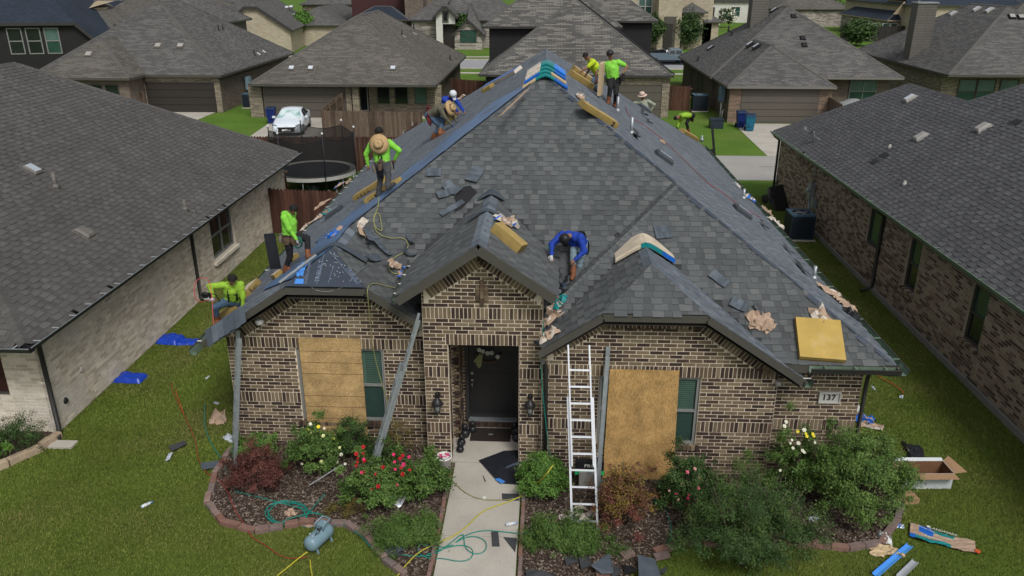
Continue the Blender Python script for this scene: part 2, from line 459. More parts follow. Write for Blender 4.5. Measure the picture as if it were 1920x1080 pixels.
class Shingles:
 def __init__(s): s.full = []; s.mb = {}
 def plane(s, poly, mat, exposure=.143, wr=(.12,.34), skip=None, lift=.004, butt=.011, tone=None, seed=1, org=None, rough=0.0):
  """cover a convex planar roof polygon (counter-clockwise from outside) with courses of tabs"""
  P = [Vector(p) for p in poly]
  n = Vector((0,0,0))
  for k in range(len(P)): n += (P[k]-P[0]).cross(P[(k+1)%len(P)]-P[0])
  n.normalize()
  h = Vector((0,0,1)).cross(n).normalized(); w = n.cross(h)      # h along the eave, w up the slope
  o = Vector(org) if org is not None else Vector((0,0,0))
  P2 = [((p-o).dot(h), (p-o).dot(w)) for p in P]
  base = (P[0]-o).dot(n)
  v0, v1 = min(p[1] for p in P2), max(p[1] for p in P2)
  k0 = int(math.floor(v0/exposure)); k1 = int(math.ceil(v1/exposure))
  mb = s.mb.setdefault(mat.name, (MB(), mat))[0]
  for k in range(k0, k1):
   r = random.Random(k*131+seed)
   a, b = k*exposure, (k+1)*exposure+.012
   row = convex_clip([(-99, a), (99, a), (99, b), (-99, b)], P2)
   if len(row) < 3: continue
   ulo, uhi = min(p[0] for p in row), max(p[0] for p in row)
   u = math.floor(ulo) - r.random()*.3
   tooth = r.random() < .5; band = r.random()
   while u < uhi:
    tooth = not tooth
    wd = r.uniform(wr[0]*1.1, wr[1]*.85) if tooth else r.uniform(wr[0]*.8, wr[1]*.6)
    t = (.38+.62*r.random()) if tooth else (.05+.5*r.random()**1.3)
    t = t*.85+band*.15
    drop = .012 if tooth else 0; thick = butt*1.25 if tooth else butt*.5
    q = [(u+.002, a-drop), (u+wd-.002, a-drop), (u+wd-.002, b), (u+.002, b)]
    u += wd
    if u < ulo: continue
    full = all(convex_clip([p, (p[0]+1e-4, p[1]), (p[0], p[1]+1e-4)], P2) for p in q[2:])
    c = convex_clip(q, P2)
    if len(c) < 3: continue
    cx = sum(p[0] for p in c)/len(c); cy = sum(p[1] for p in c)/len(c)
    C3 = o + h*cx + w*cy + n*base
    if skip and skip(C3): continue
    full = full and len(c) == 4 and abs((max(p[0] for p in c)-min(p[0] for p in c)) - wd + .004) < .002 and wd > .12
    if full: s.full.append((o+h*(q[0][0])+w*q[0][1]+n*(base+lift), h, w, n, wd-.004, b-q[0][1], thick, t, mat)); continue
    s.tab(mb, o, h, w, n, base+lift, c, a-drop, b, thick, t)
 def tab(s, mb, o, h, w, n, base, c, a, b, thick, t):
  mb.tone = t
  def hh(v): return thick*max(0., min(1., (b-v)/(b-a)))+.0015
  top = [mb.pt(o+h*p[0]+w*p[1]+n*(base+hh(p[1]))) for p in c]
  bot = [mb.pt(o+h*p[0]+w*p[1]+n*base) for p in c]
  mb.face(top)
  for i in range(len(c)):
   j = (i+1) % len(c)
   if c[i][1] > b-1e-5 and c[j][1] > b-1e-5: continue
   mb.face((bot[i], bot[j], top[j], top[i]))
 def emit(s, host, nmax=300, name='shingle'):
  off = up_off(host)
  def key(x):
   c = x[0]; d = c-CAMV; return -abs(d.normalized().dot(x[3]))*x[4]/d.length_squared
  s.full.sort(key=key); protos = {}
  for x in s.full[:nmax]:
   p, h, w, n, wd, ht, th, t, mat = x; kk = (mat.name, min(9, int(t*10)))
   if kk not in protos:
    mb = MB(); mb.tone = (kk[1]+.5)/10
    i = [mb.pt(q) for q in ((0,0,0),(1,0,0),(1,1,0),(0,1,0),(0,0,1),(1,0,1),(1,1,.12),(0,1,.12))]
    for q in ((0,3,2,1),(4,5,6,7),(0,1,5,4),(1,2,6,5),(2,3,7,6),(3,0,4,7)): mb.face([i[z] for z in q])
    protos[kk] = make_mesh(name, mb.v, mb.f, mat, None, mb.t)
   o = bpy.data.objects.new(name, protos[kk]); COL.objects.link(o); o.parent = host; z = p-off
   o.matrix_basis = Matrix(((h.x*wd, w.x*ht, n.x*th, z.x), (h.y*wd, w.y*ht, n.y*th, z.y), (h.z*wd, w.z*ht, n.z*th, z.z), (0,0,0,1)))
  for x in s.full[nmax:]:
   p, h, w, n, wd, ht, th, t, mat = x; mb = s.mb[mat.name][0]; mb.tone = t
   i = [mb.pt(p+h*a*wd+w*b*ht+n*c*th) for a, b, c in ((0,0,0),(1,0,0),(1,1,0),(0,1,0),(0,0,1),(1,0,1),(1,1,.12),(0,1,.12))]
   for q in ((4,5,6,7),(0,1,5,4),(1,2,6,5),(3,0,4,7)): mb.face([i[z2] for z2 in q])
  for mb, mat in s.mb.values():
   if mb.f: obj('shingle_courses', mb, mat, host, kind='stuff')
def cap_row(host, a, b, sideL, sideR, mat, w=.15, step=.14, name='ridge_cap', joined=False, t0=.5, lift=.022):
 """bent cap shingles laid from a (low) up to b along a hip or ridge; sideL/R: downslope unit vectors of both planes"""
 a = Vector(a); b = Vector(b); d = (b-a); L = d.length; d.normalize(); k = int(L/step)
 up = -(Vector(sideL)+Vector(sideR)).normalized(); mb = MB(); off = up_off(host) if host else Vector()
 protos = []
 for i in range(k):
  m = mb if joined else MB(); m.tone = max(0, min(1, t0+rnd.uniform(-.25, .25)))
  p = a + d*(i*step); q = a + d*(i*step+step*1.25)
  ww = w*rnd.uniform(.95, 1.05)
  l1 = [p+up*(lift+.012)];
  pts = []
  for base, li in ((p, lift+.014), (q, lift)):
   pts += [base+Vector(sideL)*ww+up*(li-.012), base+up*li, base+Vector(sideR)*ww+up*(li-.012)]
  low = [x-up*.014 for x in pts]
  if not joined: pts = [x-p for x in pts]; low = [x-p for x in low]
  t = [m.pt(x) for x in pts]; lo = [m.pt(x) for x in low]
  m.face((t[0], t[1], t[4], t[3])); m.face((t[1], t[2], t[5], t[4]))
  m.face((lo[0], lo[1], t[1], t[0])); m.face((lo[1], lo[2], t[2], t[1])); m.face((lo[0], t[0], t[3], lo[3])); m.face((lo[2], lo[5], t[5], t[2]))
  if not joined:
   if len(protos) < 6: protos.append(make_mesh(name, m.v, m.f, mat, None, m.t))
   o = bpy.data.objects.new(name, protos[i % len(protos)] if len(protos) >= 6 else protos[-1]); COL.objects.link(o); o.parent = host; o.location = p-off
 if joined and mb.f: obj('ridge_caps', mb, mat, host, kind='stuff')
def window(host, c, w, h, face='S', mullions=(1, 0), frame=None, gl=None, depth=.07, sill=None, two_tone=None, bar=.045):
 """c: centre of the window on the wall plane, world; face S (towards -Y), E (+X), W (-X), N; parts window > pane, sill"""
 rot = {'S': 0, 'E': math.pi/2, 'N': math.pi, 'W': -math.pi/2}[face] if isinstance(face, str) else face
 frame = frame or m_win_frame_dk; gl = gl or m_glass
 mb = MB(); b = bar
 mb.box((-w/2,-.03,-h/2), (-w/2+b, depth, h/2)); mb.box((w/2-b,-.03,-h/2), (w/2, depth, h/2))
 mb.box((-w/2+b,-.03,h/2-b), (w/2-b, depth, h/2)); mb.box((-w/2+b,-.03,-h/2), (w/2-b, depth, -h/2+b))
 nx, nz = mullions
 xs = [-w/2+b+(w-2*b)*k/(nx+0) for k in range(nx+1)] if nx else [-w/2+b, w/2-b]
 for k in range(1, nx): mb.box((xs[k]-b*.6,-.028,-h/2+b), (xs[k]+b*.6, depth-.01, h/2-b))
 zs = [-h/2+b+(h-2*b)*k/(nz+1) for k in range(nz+2)]
 for k in range(1, nz+1):
  for j in range(max(1, nx)): mb.box((xs[j]+(b*.6 if j else 0),-.026,zs[k]-b*.5), (xs[j+1]-(b*.6 if j < nx-1 else 0), depth-.012, zs[k]+b*.5))
 o = obj('window', mb, frame, None); o.parent = host; o.location = Vector(c)-up_off(host); o.rotation_euler = (0,0,rot)
 for j in range(max(1, nx)):
  for k in range(nz+1):
   g = MB(); x0, x1 = xs[j]+b*.3, xs[j+1]-b*.3
   g.box((x0, .02, zs[k]+b*.3), (x1, .035, zs[k+1]-b*.3))
   gg = gl
   if two_tone: gg = two_tone[0] if k == nz else two_tone[1]
   p = obj('pane', g, gg, None); p.parent = o
 if sill is not None:
  g = MB(); g.box((-w/2-.08,-.09,-h/2-.09), (w/2+.08, .05, -h/2-.003)); p = obj('sill', g, sill, None); p.parent = o
 return o
def pane_door(host, c, w, h, mat, face='S', panels=0):
 rot = {'S': 0, 'E': math.pi/2, 'N': math.pi, 'W': -math.pi/2}[face]
 mb = MB(); mb.box((-w/2, -.02, 0), (w/2, .04, h))
 o = obj('door', mb, mat, None); o.parent = host; o.location = Vector(c)-up_off(host); o.rotation_euler = (0,0,rot); return o
def garage_door(host, c, w, h, mat, rows=4, face='S'):
 mb = MB(); mb.box((-w/2, .0, 0), (w/2, .05, h))
 o = obj('garage_door', mb, mat, None); o.parent = host; o.location = Vector(c)-up_off(host)
 for k in range(rows):
  g = MB(); z0, z1 = h*k/rows+.02, h*(k+1)/rows-.02
  g.box((-w/2+.02, -.03, z0), (w/2-.02, -.002, z1));
  p = obj('door_panel', g, mat, None); p.parent = o
 return o
def hip_polys(x0, x1, y0, y1, ze, k):
 """eave rectangle -> roof polygons (S, E, N, W), ridge end points"""
 wx, wy = x1-x0, y1-y0
 if wx <= wy:
  r = wx/2; zr = ze+r*k; a = (x0+r, y0+r, zr); b = (x0+r, y1-r, zr)
  S = [(x0,y0,ze),(x1,y0,ze),a]; Nn = [(x1,y1,ze),(x0,y1,ze),b]
  E_ = [(x1,y0,ze),(x1,y1,ze),b,a]; W = [(x0,y1,ze),(x0,y0,ze),a,b]
 else:
  r = wy/2; zr = ze+r*k; a = (x0+r, y0+r, zr); b = (x1-r, y0+r, zr)
  S = [(x0,y0,ze),(x1,y0,ze),b,a]; Nn = [(x1,y1,ze),(x0,y1,ze),a,b]
  E_ = [(x1,y0,ze),(x1,y1,ze),b]; W = [(x0,y1,ze),(x0,y0,ze),a]
 return [S, E_, Nn, W], a, b
def hip_roof(mb, fas, x0, x1, y0, y1, ze, k, th=.16):
 polys, a, b = hip_polys(x0, x1, y0, y1, ze, k)
 for p in polys: mb.poly(p)
 mb.poly([(x0,y0,ze-.02),(x0,y1,ze-.02),(x1,y1,ze-.02),(x1,y0,ze-.02)])
 for (p, q) in (((x0,y0),(x1,y0)),((x1,y0),(x1,y1)),((x1,y1),(x0,y1)),((x0,y1),(x0,y0))):
  d = Vector((q[0]-p[0], q[1]-p[1], 0)).normalized(); nn = Vector((d.y, -d.x, 0))*.03
  A = Vector((p[0],p[1],0)); B = Vector((q[0],q[1],0))
  fas.poly([A+nn+Vector((0,0,ze-th)), B+nn+Vector((0,0,ze-th)), B+nn+Vector((0,0,ze-.005)), A+nn+Vector((0,0,ze-.005))])
  fas.poly([A+Vector((0,0,ze-.005)), A+nn+Vector((0,0,ze-.005)), B+nn+Vector((0,0,ze-.005)), B+Vector((0,0,ze-.005))])
 i0, i1, j0, j1 = x0+.01, x1-.01, y0+.01, y1-.01
 fas.poly([(i0,j0,ze-th),(i0,j1,ze-th),(i1,j1,ze-th),(i1,j0,ze-th)])
 return a, b
def hipcaps(mb, x0, x1, y0, y1, ze, k, w=.16):
 """raised cap strips along hips and ridge"""
 polys, a, b = hip_polys(x0, x1, y0, y1, ze, k)
 wx, wy = x1-x0, y1-y0
 near = {(x0,y0): a, (x1,y0): (a if wx <= wy else b), (x1,y1): b, (x0,y1): (b if wx <= wy else a)}
 for (cx, cy), r in near.items():
  sx, sy = (1 if cx == x0 else -1), (1 if cy == y0 else -1)
  dl = Vector((-sx, 0, -k)).normalized(); dr = Vector((0, -sy, -k)).normalized()
  A = Vector((cx, cy, ze)); B = Vector(r); u = Vector((0,0,.03))
  L1 = Vector((sy*0, 0, 0))
  for dd in (dl, dr):
   hd = (B-A).normalized(); side = dd - hd*dd.dot(hd); side.normalize()
   q = [A+u, B+u, B+u+side*w, A+u+side*w]
   nn = (q[1]-q[0]).cross(q[2]-q[0])
   mb.poly(q if nn.z > 0 else q[::-1])
 A, B = Vector(a), Vector(b)
 if (A-B).length > .2:
  d = (B-A).normalized(); s1 = Vector((-d.y, d.x, -k)).normalized(); s2 = Vector((d.y, -d.x, -k)).normalized(); u = Vector((0,0,.03))
  for s in (s1, s2):
   q = [A+u, B+u, B+u+s*w, A+u+s*w]; nn = (q[1]-q[0]).cross(q[2]-q[0]); mb.poly(q if nn.z > 0 else q[::-1])
def block_walls(mb, x0, x1, y0, y1, z0, z1):
 for p, q in (((x0,y0),(x1,y0)),((x1,y0),(x1,y1)),((x1,y1),(x0,y1)),((x0,y1),(x0,y0))):
  mb.poly([(p[0],p[1],z0),(q[0],q[1],z0),(q[0],q[1],z1),(p[0],p[1],z1)])
def roof_vent(host_label, loc, slope_n, sz=(.42,.42,.12), mat=None, label='', group=None, name='roof_vent', topmat=None):
 """low box vent lying on a roof plane, a part of its house"""
 n = Vector(slope_n).normalized(); h = Vector((0,0,1)).cross(n).normalized(); w = n.cross(h)
 M = Matrix(((h.x,w.x,n.x,loc[0]),(h.y,w.y,n.y,loc[1]),(h.z,w.z,n.z,loc[2]),(0,0,0,1)))
 mb = MB(); mb.M = M; a, b, c = sz
 i = [mb.pt(p) for p in ((-a/2,-b/2,.01),(a/2,-b/2,.01),(a/2,b/2,.01),(-a/2,b/2,.01),(-a/2,-b/2,c*.6),(a/2,-b/2,c*.6),(a/2,b/2,c*.6),(-a/2,b/2,c*.6),(-a*.38,-b*.38,c),(a*.38,-b*.38,c),(a*.38,b*.38,c),(-a*.38,b*.38,c))]
 for q in ((0,1,5,4),(1,2,6,5),(2,3,7,6),(3,0,4,7),(4,5,9,8),(5,6,10,9),(6,7,11,10),(7,4,8,11)): mb.face([i[z] for z in q])
 mb.mi = 1; mb.face([i[z] for z in (8,9,10,11)]); mb.mi = 0
 mb.box((-a/2-.03,-b/2-.03,.0),(a/2+.03,b/2+.05,.012))
 return obj(name, mb, [mat, topmat or mat], host_label)
def vent_pipe(host, loc, h=.35, r=.04, mat=None):
 mb = MB(); p = Vector(loc); mb.tube([p-Vector((0,0,.1)), p+Vector((0,0,h))], r, 8); mb.tube([p-Vector((0,0,.05)), p+Vector((0,0,.08))], r*2.6, 8, r2=r*1.1)
 return obj('vent_pipe', mb, mat or m_galv, host)
 # ------------------------------------------------------------------ ground
K = 2/3
m_grass = MAT('lawn_grass', (.068,.100,.016), rough=.95, var=.18, vs=.5, fine=.2, fs=45, second=(.088,.112,.022), s2=.35, s2cut=(.42,.7), bump=.5, bs=60, spec=.1)
m_grass_far = MAT('far_grass', (.080,.15,.022), rough=.95, var=.18, vs=.4, fine=.25, fs=9, second=(.10,.13,.03), s2=.2, s2cut=(.5,.7), spec=.1)
def sheet(name, pts, z, mat, **kw):
 mb = MB(); mb.poly([(p[0], p[1], z) for p in pts]); return obj(name, mb, mat, None, kind='structure', **kw)
g = MB(); g.poly([(-900,-60,-.004),(900,-60,-.004),(900,1400,-.004),(-900,1400,-.004)]); obj('ground', g, m_grass_far, None, kind='structure')
sheet('front_lawn', [(-30,4),(30,4),(30,36),(-30,36)], 0, m_grass)
alley = [(5,38.6),(60,38.6),(60,44.6),(18.6,44.6),(18.6,54),(11.9,54),(11.9,46.2),(10.5,44.9),(-3,45),(-8,49),(-40,49.5),(-40,45.5),(-9,45.2),(-2,40)]
mb = MB();
for q in ([(5,38.9),(60,38.9),(60,44.6),(5,44.6)], [(-60,45.6),(-7,45.6),(-7,48.8),(-60,48.8)], [(-7,45.6),(5,38.9),(5,44.6),(-7,48.8)]): mb.poly([(x,y,.008) for x,y in q])
obj('alley', mb, m_conc2, None, kind='structure')
for nm, q in (('driveway', [(12.3,44.6),(19,44.6),(18.4,55),(12.6,55)]), ('driveway', [(-18.6,48.8),(-13.6,48.8),(-13.9,56.6),(-19.2,56.6)]), ('driveway', [(-31,48.8),(-24.4,48.8),(-24.4,58.2),(-29.9,58.2)])):
 sheet(nm, q, .012, m_conc)
mb = MB(); mb.box((11.2,41.9,.009),(60,41.94,.012)); obj('alley_joint', mb, m_deck, None, kind='structure')
sheet('street', [(-200,87.5),(200,87.5),(200,96.5),(-200,96.5)], .0, m_road)
mb = MB(); mb.box((-200,96.5,0),(200,96.7,.13)); mb.box((-200,87.3,0),(200,87.5,.13)); obj('kerb', mb, m_conc, None, kind='structure')
sheet('pavement', [(-200,99.8),(200,99.8),(200,101),(-200,101)], .012, m_conc)
sheet('far_pavement', [(-200,83),(200,83),(200,84.2),(-200,84.2)], .012, m_conc)
 # ------------------------------------------------------------------ the house being re-roofed
H1 = thing('brick_house', 'single storey brown brick house in the middle, its roof being re-shingled by a crew', 'house', (0, 14, 0))
def zl(x): return 7.15+K*(x+.1)
def zr(x): return 7.15-K*(x+.1)
def zf(y): return 7.15-K*(20.475-y)
def zb(y): return 2.717+K*(y-13.5)
KP = .68
def zp(x): return 4.94-KP*abs(x+1.22)
def zw1(x): return 4.383-K*abs(x+4.25)
def zw2(x): return 4.35-K*abs(x-2.02)
SH = Shingles()
deck = MB()
def roof(poly2, zfn, mat, **kw):
 P = [(x, y, zfn(x, y)) for x, y in poly2]
 deck.slab(P, .12)
 SH.plane(P, mat, **kw)
L_ = lambda x, y: zl(x); R_ = lambda x, y: zr(x); F_ = lambda x, y: zf(y); B_ = lambda x, y: zb(y)
roof([(-6.8,16.35),(-6.8,14.1),(-5.04,14.1),(-4.25,14.89),(-4.25,16.35)], L_, m_shingle_side, seed=3)
roof([(-6.8,34.4),(-6.8,16.35),(-4.25,16.325),(-.1,20.475),(-.1,27.7)], L_, m_shingle_side, seed=3, butt=.008)
roof([(6.55,13.5),(6.55,17.525),(2.85,17.525),(2.85,17.2)], R_, m_shingle_side, seed=5)
roof([(6.55,17.525),(6.55,34.35),(-.1,27.7),(-.1,20.475),(2.85,17.525)], R_, m_shingle_side, seed=5, butt=.008)
def skipF(c):
 x, y, z = c
 if abs(x+1.22) < 1.5 and zp(x) > z-.02: return True
 if x < -2.3 and zw1(x) > z-.02 and y < 16.4: return True
 if x > -.1 and y < 13.5+ (z-2.717)/K - .0 and y < x+14.68 and x < 2.9: return True
 return False
roof([(-5.9,14.7),(5.65,14.7),(2.85,17.525),(-.1,20.475)], F_, m_shingle, seed=9, skip=skipF)
roof([(-.2,14.0),(.2,14.0),(.9,14.7),(-.2,14.7)], F_, m_shingle, seed=9)
def skipB(c):
 x, y, z = c
 return abs(x-2.02) < 2.9 and zw2(x) > z-.02 and y < 16
roof([(0,13.9),(6.15,13.9),(2.85,17.2),(0,14.35)], B_, m_shingle, seed=12, skip=skipB)
roof([(4.47,13.5),(6.55,13.5),(6.15,13.9),(4.03,13.9)], B_, m_shingle, seed=12)
roof([(2.85,17.525),(0,14.675),(0,14.35),(2.85,17.2)], lambda x, y: 5.18-K*(2.85-x)+.004, m_shingle, seed=14)
roof([(-3.46,14.1),(-2.4,14.1),(-2.4,14.5),(-4.25,16.35),(-4.25,14.89)], lambda x, y: zw1(x), m_shingle, seed=21)
deck.slab([(-5.04,14.1,3.85),(-3.46,14.1,3.85),(-4.25,14.89,4.378)], .12)
roof([(-.05,13.88),(-.05,13.4),(1.07,13.4),(2.02,14.35),(2.02,15.95)], lambda x, y: zw2(x), m_shingle, seed=23)
roof([(2.97,13.4),(4.57,13.4),(2.02,15.95),(2.02,14.35)], lambda x, y: zw2(x), m_shingle_side, seed=25)
roof([(4.57,13.4),(4.84,13.4),(4.84,13.6),(4.57,13.6)], lambda x, y: zw2(x), m_shingle_side, seed=25)
roof([(1.07,13.4),(2.97,13.4),(2.02,14.35)], lambda x, y: 3.717+K*(y-13.4), m_shingle, seed=27)
roof([(-2.72,15.6),(-2.72,13.6),(-1.22,13.6),(-1.22,17.16)], lambda x, y: zp(x), m_shingle, seed=31)
roof([(-1.22,13.6),(.16,13.6),(.16,15.75),(-1.22,17.16)], lambda x, y: zp(x), m_shingle, seed=33)
deck.slab([(6.55,34.35,2.717),(-6.8,34.35,2.7),(-.1,27.7,7.15)], .12)
obj('roof', deck, m_deck, H1)
SH.emit(H1, 300)
fb = MB()
def rake(p, q, h=.13, w=.04, drop=.015):
 a = Vector(p)-Vector((0,0,h/2+drop)); b = Vector(q)-Vector((0,0,h/2+drop)); fb.beam(a, b, w, h)
rake((-6.85,14.1,2.66),(-5.04,14.08,3.857)); rake((-5.04,14.08,3.857),(-3.46,14.08,3.857)); rake((-3.46,14.08,3.857),(-2.36,14.08,3.12))
rake((-2.76,13.58,3.9),(-1.22,13.58,4.945), .17); rake((-1.22,13.578,4.945),(.19,13.578,3.985), .17)
rake((-.1,13.38,2.93),(1.07,13.38,3.717)); rake((1.07,13.38,3.717),(2.97,13.38,3.717)); rake((2.97,13.38,3.717),(4.9,13.38,2.43))
rake((4.5,13.5,2.717),(6.6,13.5,2.717), .16); rake((6.56,13.4,2.717),(6.56,34.3,2.717), .16); rake((-6.81,14.1,2.69),(-6.81,34.3,2.69), .16)
obj('fascia', fb, m_fascia, H1)
sf = MB()
for a in ([(-6.7,14.1,2.55),(-5.04,14.1,3.6),(-5.04,14.55,3.6),(-6.7,14.55,2.55)], [(-5.04,14.1,3.62),(-3.46,14.1,3.62),(-3.46,14.55,3.62),(-5.04,14.55,3.62)],
 [(-2.7,13.6,3.74),(-1.22,13.6,4.72),(-1.22,14.0,4.72),(-2.7,14.0,3.74)], [(-1.22,13.6,4.72),(.14,13.6,3.84),(.14,14.0,3.84),(-1.22,14.0,4.72)],
 [(1.07,13.4,3.49),(2.97,13.4,3.49),(2.97,13.75,3.49),(1.07,13.75,3.49)], [(2.97,13.4,3.49),(4.84,13.4,2.24),(4.84,13.75,2.24),(2.97,13.75,3.49)],
 [(4.6,13.5,2.53),(6.5,13.5,2.53),(6.5,13.95,2.53),(4.6,13.95,2.53)], [(-.05,13.4,2.75),(1.07,13.4,3.49),(1.07,13.75,3.49),(-.05,13.75,2.75)],
 [(6.1,14,2.54),(6.53,14,2.54),(6.53,34,2.54),(6.1,34,2.54)], [(-6.8,14.6,2.52),(-6.5,14.6,2.52),(-6.5,34,2.52),(-6.8,34,2.52)]):
 sf.poly(a)
obj('soffit', sf, m_fascia, H1)
ck = MB(); ck.box((-2.36,14.05,3.0),(-2.24,16.2,3.98)); ck.box((-.16,14.05,2.6),(-.04,16.2,3.98)); obj('gable_side', ck, m_fascia, H1)
BW = BrickWork(); MO = MB()
def gable(p0, p1, apex_or_clip):
 """outline of a wall top given as a list of (u, z) points from left to right"""
 pts = apex_or_clip
 def f(z):
  us = []
  lo, hi = None, None
  for i in range(len(pts)-1):
   (a, za), (b, zb_) = pts[i], pts[i+1]
   n = 6
  def top(u):
   for i in range(len(pts)-1):
    if pts[i][0] <= u <= pts[i+1][0]:
     t = (u-pts[i][0])/(pts[i+1][0]-pts[i][0]); return pts[i][1]+(pts[i+1][1]-pts[i][1])*t
   return -1
  m = 240; g_ = [p0+(p1-p0)*k/m for k in range(m+1)]; ok = [u for u in g_ if top(u) >= z]
  return (min(ok), max(ok)) if ok else (0, 0)
 return f
Yl, Yp, Yr, Yq = 14.57, 14.03, 13.77, 13.95
def X1(x): return x+6.55
wall(BW, MO, (-6.55,Yl,0), (1,0,0), X1(-2.37), 3.62, gable(0, X1(-2.37), [(0,2.62),(X1(-5.0),3.62),(X1(-3.48),3.62),(X1(-2.37),2.88)]),
 holes=[(X1(-5.12),X1(-3.3),.6,2.32)], bands=[(2.32,0,X1(-2.37)), (1.04,0,X1(-5.12)), (1.04,X1(-3.3),X1(-2.37))],
 rakes=[((.12,2.68),(X1(-5.0),3.62)), ((X1(-5.0),3.62),(X1(-3.48),3.62)), ((X1(-3.48),3.62),(X1(-2.42),2.91))])
wall(BW, MO, (-6.530,34,0), (0,-1,0), 33.99-Yl, 2.6, phase=.07)
def X2(x): return x+.03
wall(BW, MO, (-.03,Yr,0), (1,0,0), 4.54, 3.5, gable(0, 4.54, [(0,2.78),(X2(1.1),3.5),(X2(2.94),3.5),(4.54,2.44)]),
 holes=[(X2(1.08),X2(3.04),.72,2.24)], bands=[(2.24,0,4.54), (1.04,0,X2(1.08)), (1.04,X2(3.04),4.54)],
 rakes=[((.1,2.84),(X2(1.1),3.5)), ((X2(1.1),3.5),(X2(2.94),3.5)), ((X2(2.94),3.5),(4.5,2.47))])
wall(BW, MO, (4.492,Yr+.01,0), (0,1,0), Yq-Yr-.01, 2.4, phase=.1)
wall(BW, MO, (4.51,Yq,0), (1,0,0), 1.67, 2.53, holes=[(5.39-4.51,5.80-4.51,1.68,1.92)], bands=[(2.24,0,1.67),(1.04,0,1.67)], phase=.05)
wall(BW, MO, (6.160,Yq+.01,0), (0,1,0), 18, 2.53, phase=.11)
def X3(x): return x+2.37
wall(BW, MO, (-2.37,Yp,0), (1,0,0), X3(-.03), 4.66, gable(0, X3(-.03), [(0,3.9),(X3(-1.2),4.66),(X3(-.03),3.9)]),
 holes=[(X3(-1.89),X3(-.49),0,2.72)], bands=[(3.28,0,X3(-.03)), (2.72,X3(-1.93),X3(-.45)), (2.0,0,X3(-1.89)), (2.0,X3(-.49),X3(-.03)), (.72,0,X3(-1.89)), (.72,X3(-.49),X3(-.03))],
 rakes=[((.05,3.91),(X3(-1.2),4.66)), ((X3(-1.2),4.66),(X3(-.03)-.05,3.91))])
wall(BW, MO, (-1.908,Yp+.01,0), (0,1,0), .45, 2.8, phase=.1)
wall(BW, MO, (-1.78,14.9,0), (0,1,0), .62, 2.8, phase=.1)
wall(BW, MO, (-1.95,14.9,0), (1,0,0), .17, 2.8)
wall(BW, MO, (-1.78,15.52,0), (1,0,0), .1, 2.8)
wall(BW, MO, (-.472,15.6,0), (0,-1,0), 1.56, 2.8, phase=.1)
wall(BW, MO, (-2.350,15,0), (0,-1,0), .96, 3.4, phase=.1)
wall(BW, MO, (-.048,Yp+.01,0), (0,1,0), 1.2, 3.4, phase=.1)
mo = obj('wall', MO, m_mortar, H1)
O_, U_, n_ = BW.frame((-2.37,Yp,0), (1,0,0))
for du, z0, z1 in ((0,3.58,3.72),(0,3.725,3.86),(0,3.865,3.98),(0,3.985,4.1),(-.085,3.68,3.79),(-.085,3.795,3.9),(.085,3.68,3.79),(.085,3.795,3.9),(-.085,3.905,3.98),(.085,3.905,3.98)):
 BW.brick(O_, U_, n_, X3(-1.2)+du-.035, X3(-1.2)+du+.035, z0, z1, out=.045, tone=rnd.choice((.45,.7,.3)))
for (x0, x1, Yw, z) in ((-5.2,-3.22,Yl,.52),(1.0,3.12,Yr,.64)):
 n = round((x1-x0)/.08)
 for k in range(n):
  mb_ = BW.mb; mb_.tone = rnd.random(); a = x0+k*(x1-x0)/n; mb_.box((a+.005,Yw-.07,z),(a+(x1-x0)/n-.005,Yw+.05,z+.085))
n = 13
for k in range(n):
 BW.mb.tone = rnd.random()*.4; a = -1.66+k*1.1/n; BW.mb.box((a+.005,15.36,.04),(a+1.1/n-.005,15.56,.17))
emit_bricks(BW, H1, m_brick, 300)
lin = MB(); lin.box((-1.95,14.16,2.81),(-.4,15.75,2.9)); lin.box((-1.78,15.62,0),(-.49,15.74,2.8)); obj('porch_ceiling', lin, m_fascia_dk, H1)
ins = MB(); ins.box((-6.3,14.75,0),(-2.45,14.85,2.5)); ins.box((.1,13.95,0),(4.4,14.03,2.5)); obj('inner_wall', ins, m_fascia_dk, H1)
dr = MB(); dr.box((-1.64,15.52,.2),(-.6,15.57,2.45)); door = obj('door', dr, m_dark, H1)
df = MB(); df.box((-1.72,15.46,.17),(-1.645,15.6,2.55)); df.box((-.595,15.46,.17),(-.52,15.6,2.55)); df.box((-1.645,15.46,2.455),(-.595,15.6,2.55)); obj('door_frame', df, m_fascia_dk, door)
for (x0,x1,z0,z1) in ((-1.53,-1.16,1.5,2.3),(-1.08,-.71,1.5,2.3),(-1.53,-1.16,.35,1.35),(-1.08,-.71,.35,1.35)):
 q = MB(); q.box((x0,15.51,z0),(x1,15.525,z1)); obj('door_panel', q, m_dark, door)
th = MB(); th.box((-1.66,15.4,.17),(-.58,15.6,.215)); obj('threshold', th, m_galv, door)
hd = MB()
for z, r in ((1.34,.032),(1.17,.03)): hd.lathe([(r,-.03),(r,0),(r*.5,.01)], (-1.57,15.5,z), 10, 'y')
hd.tube([(-1.57,15.5,1.12),(-1.57,15.44,1.1),(-1.57,15.44,.94),(-1.57,15.5,.92)], .012, 6)
obj('handle', hd, MAT('satin_nickel', (.35,.33,.30), rough=.3, metal=.9), door)
m_blindmix = m_blind
for (c, w, h) in (((-4.21,14.64,1.46),1.8,1.7), ((2.06,13.84,1.48),1.94,1.5)):
 wo = window(H1, c, w, h, 'S', (2, 1), m_win_frame, m_blind, two_tone=(m_blind, m_blind_dk), bar=.05)
 for z in range(28):
  pass
bl = MB()
for (x0, x1, z0, z1, Yw) in ((-3.70,-3.36,1.5,2.26,14.655),(2.62,2.98,1.5,2.18,13.855),(-3.70,-3.36,.68,1.42,14.655),(2.62,2.98,.8,1.44,13.855)):
 z = z0
 while z < z1: bl.box((x0,Yw-.006,z),(x1,Yw+.002,z+.012)); z += .045
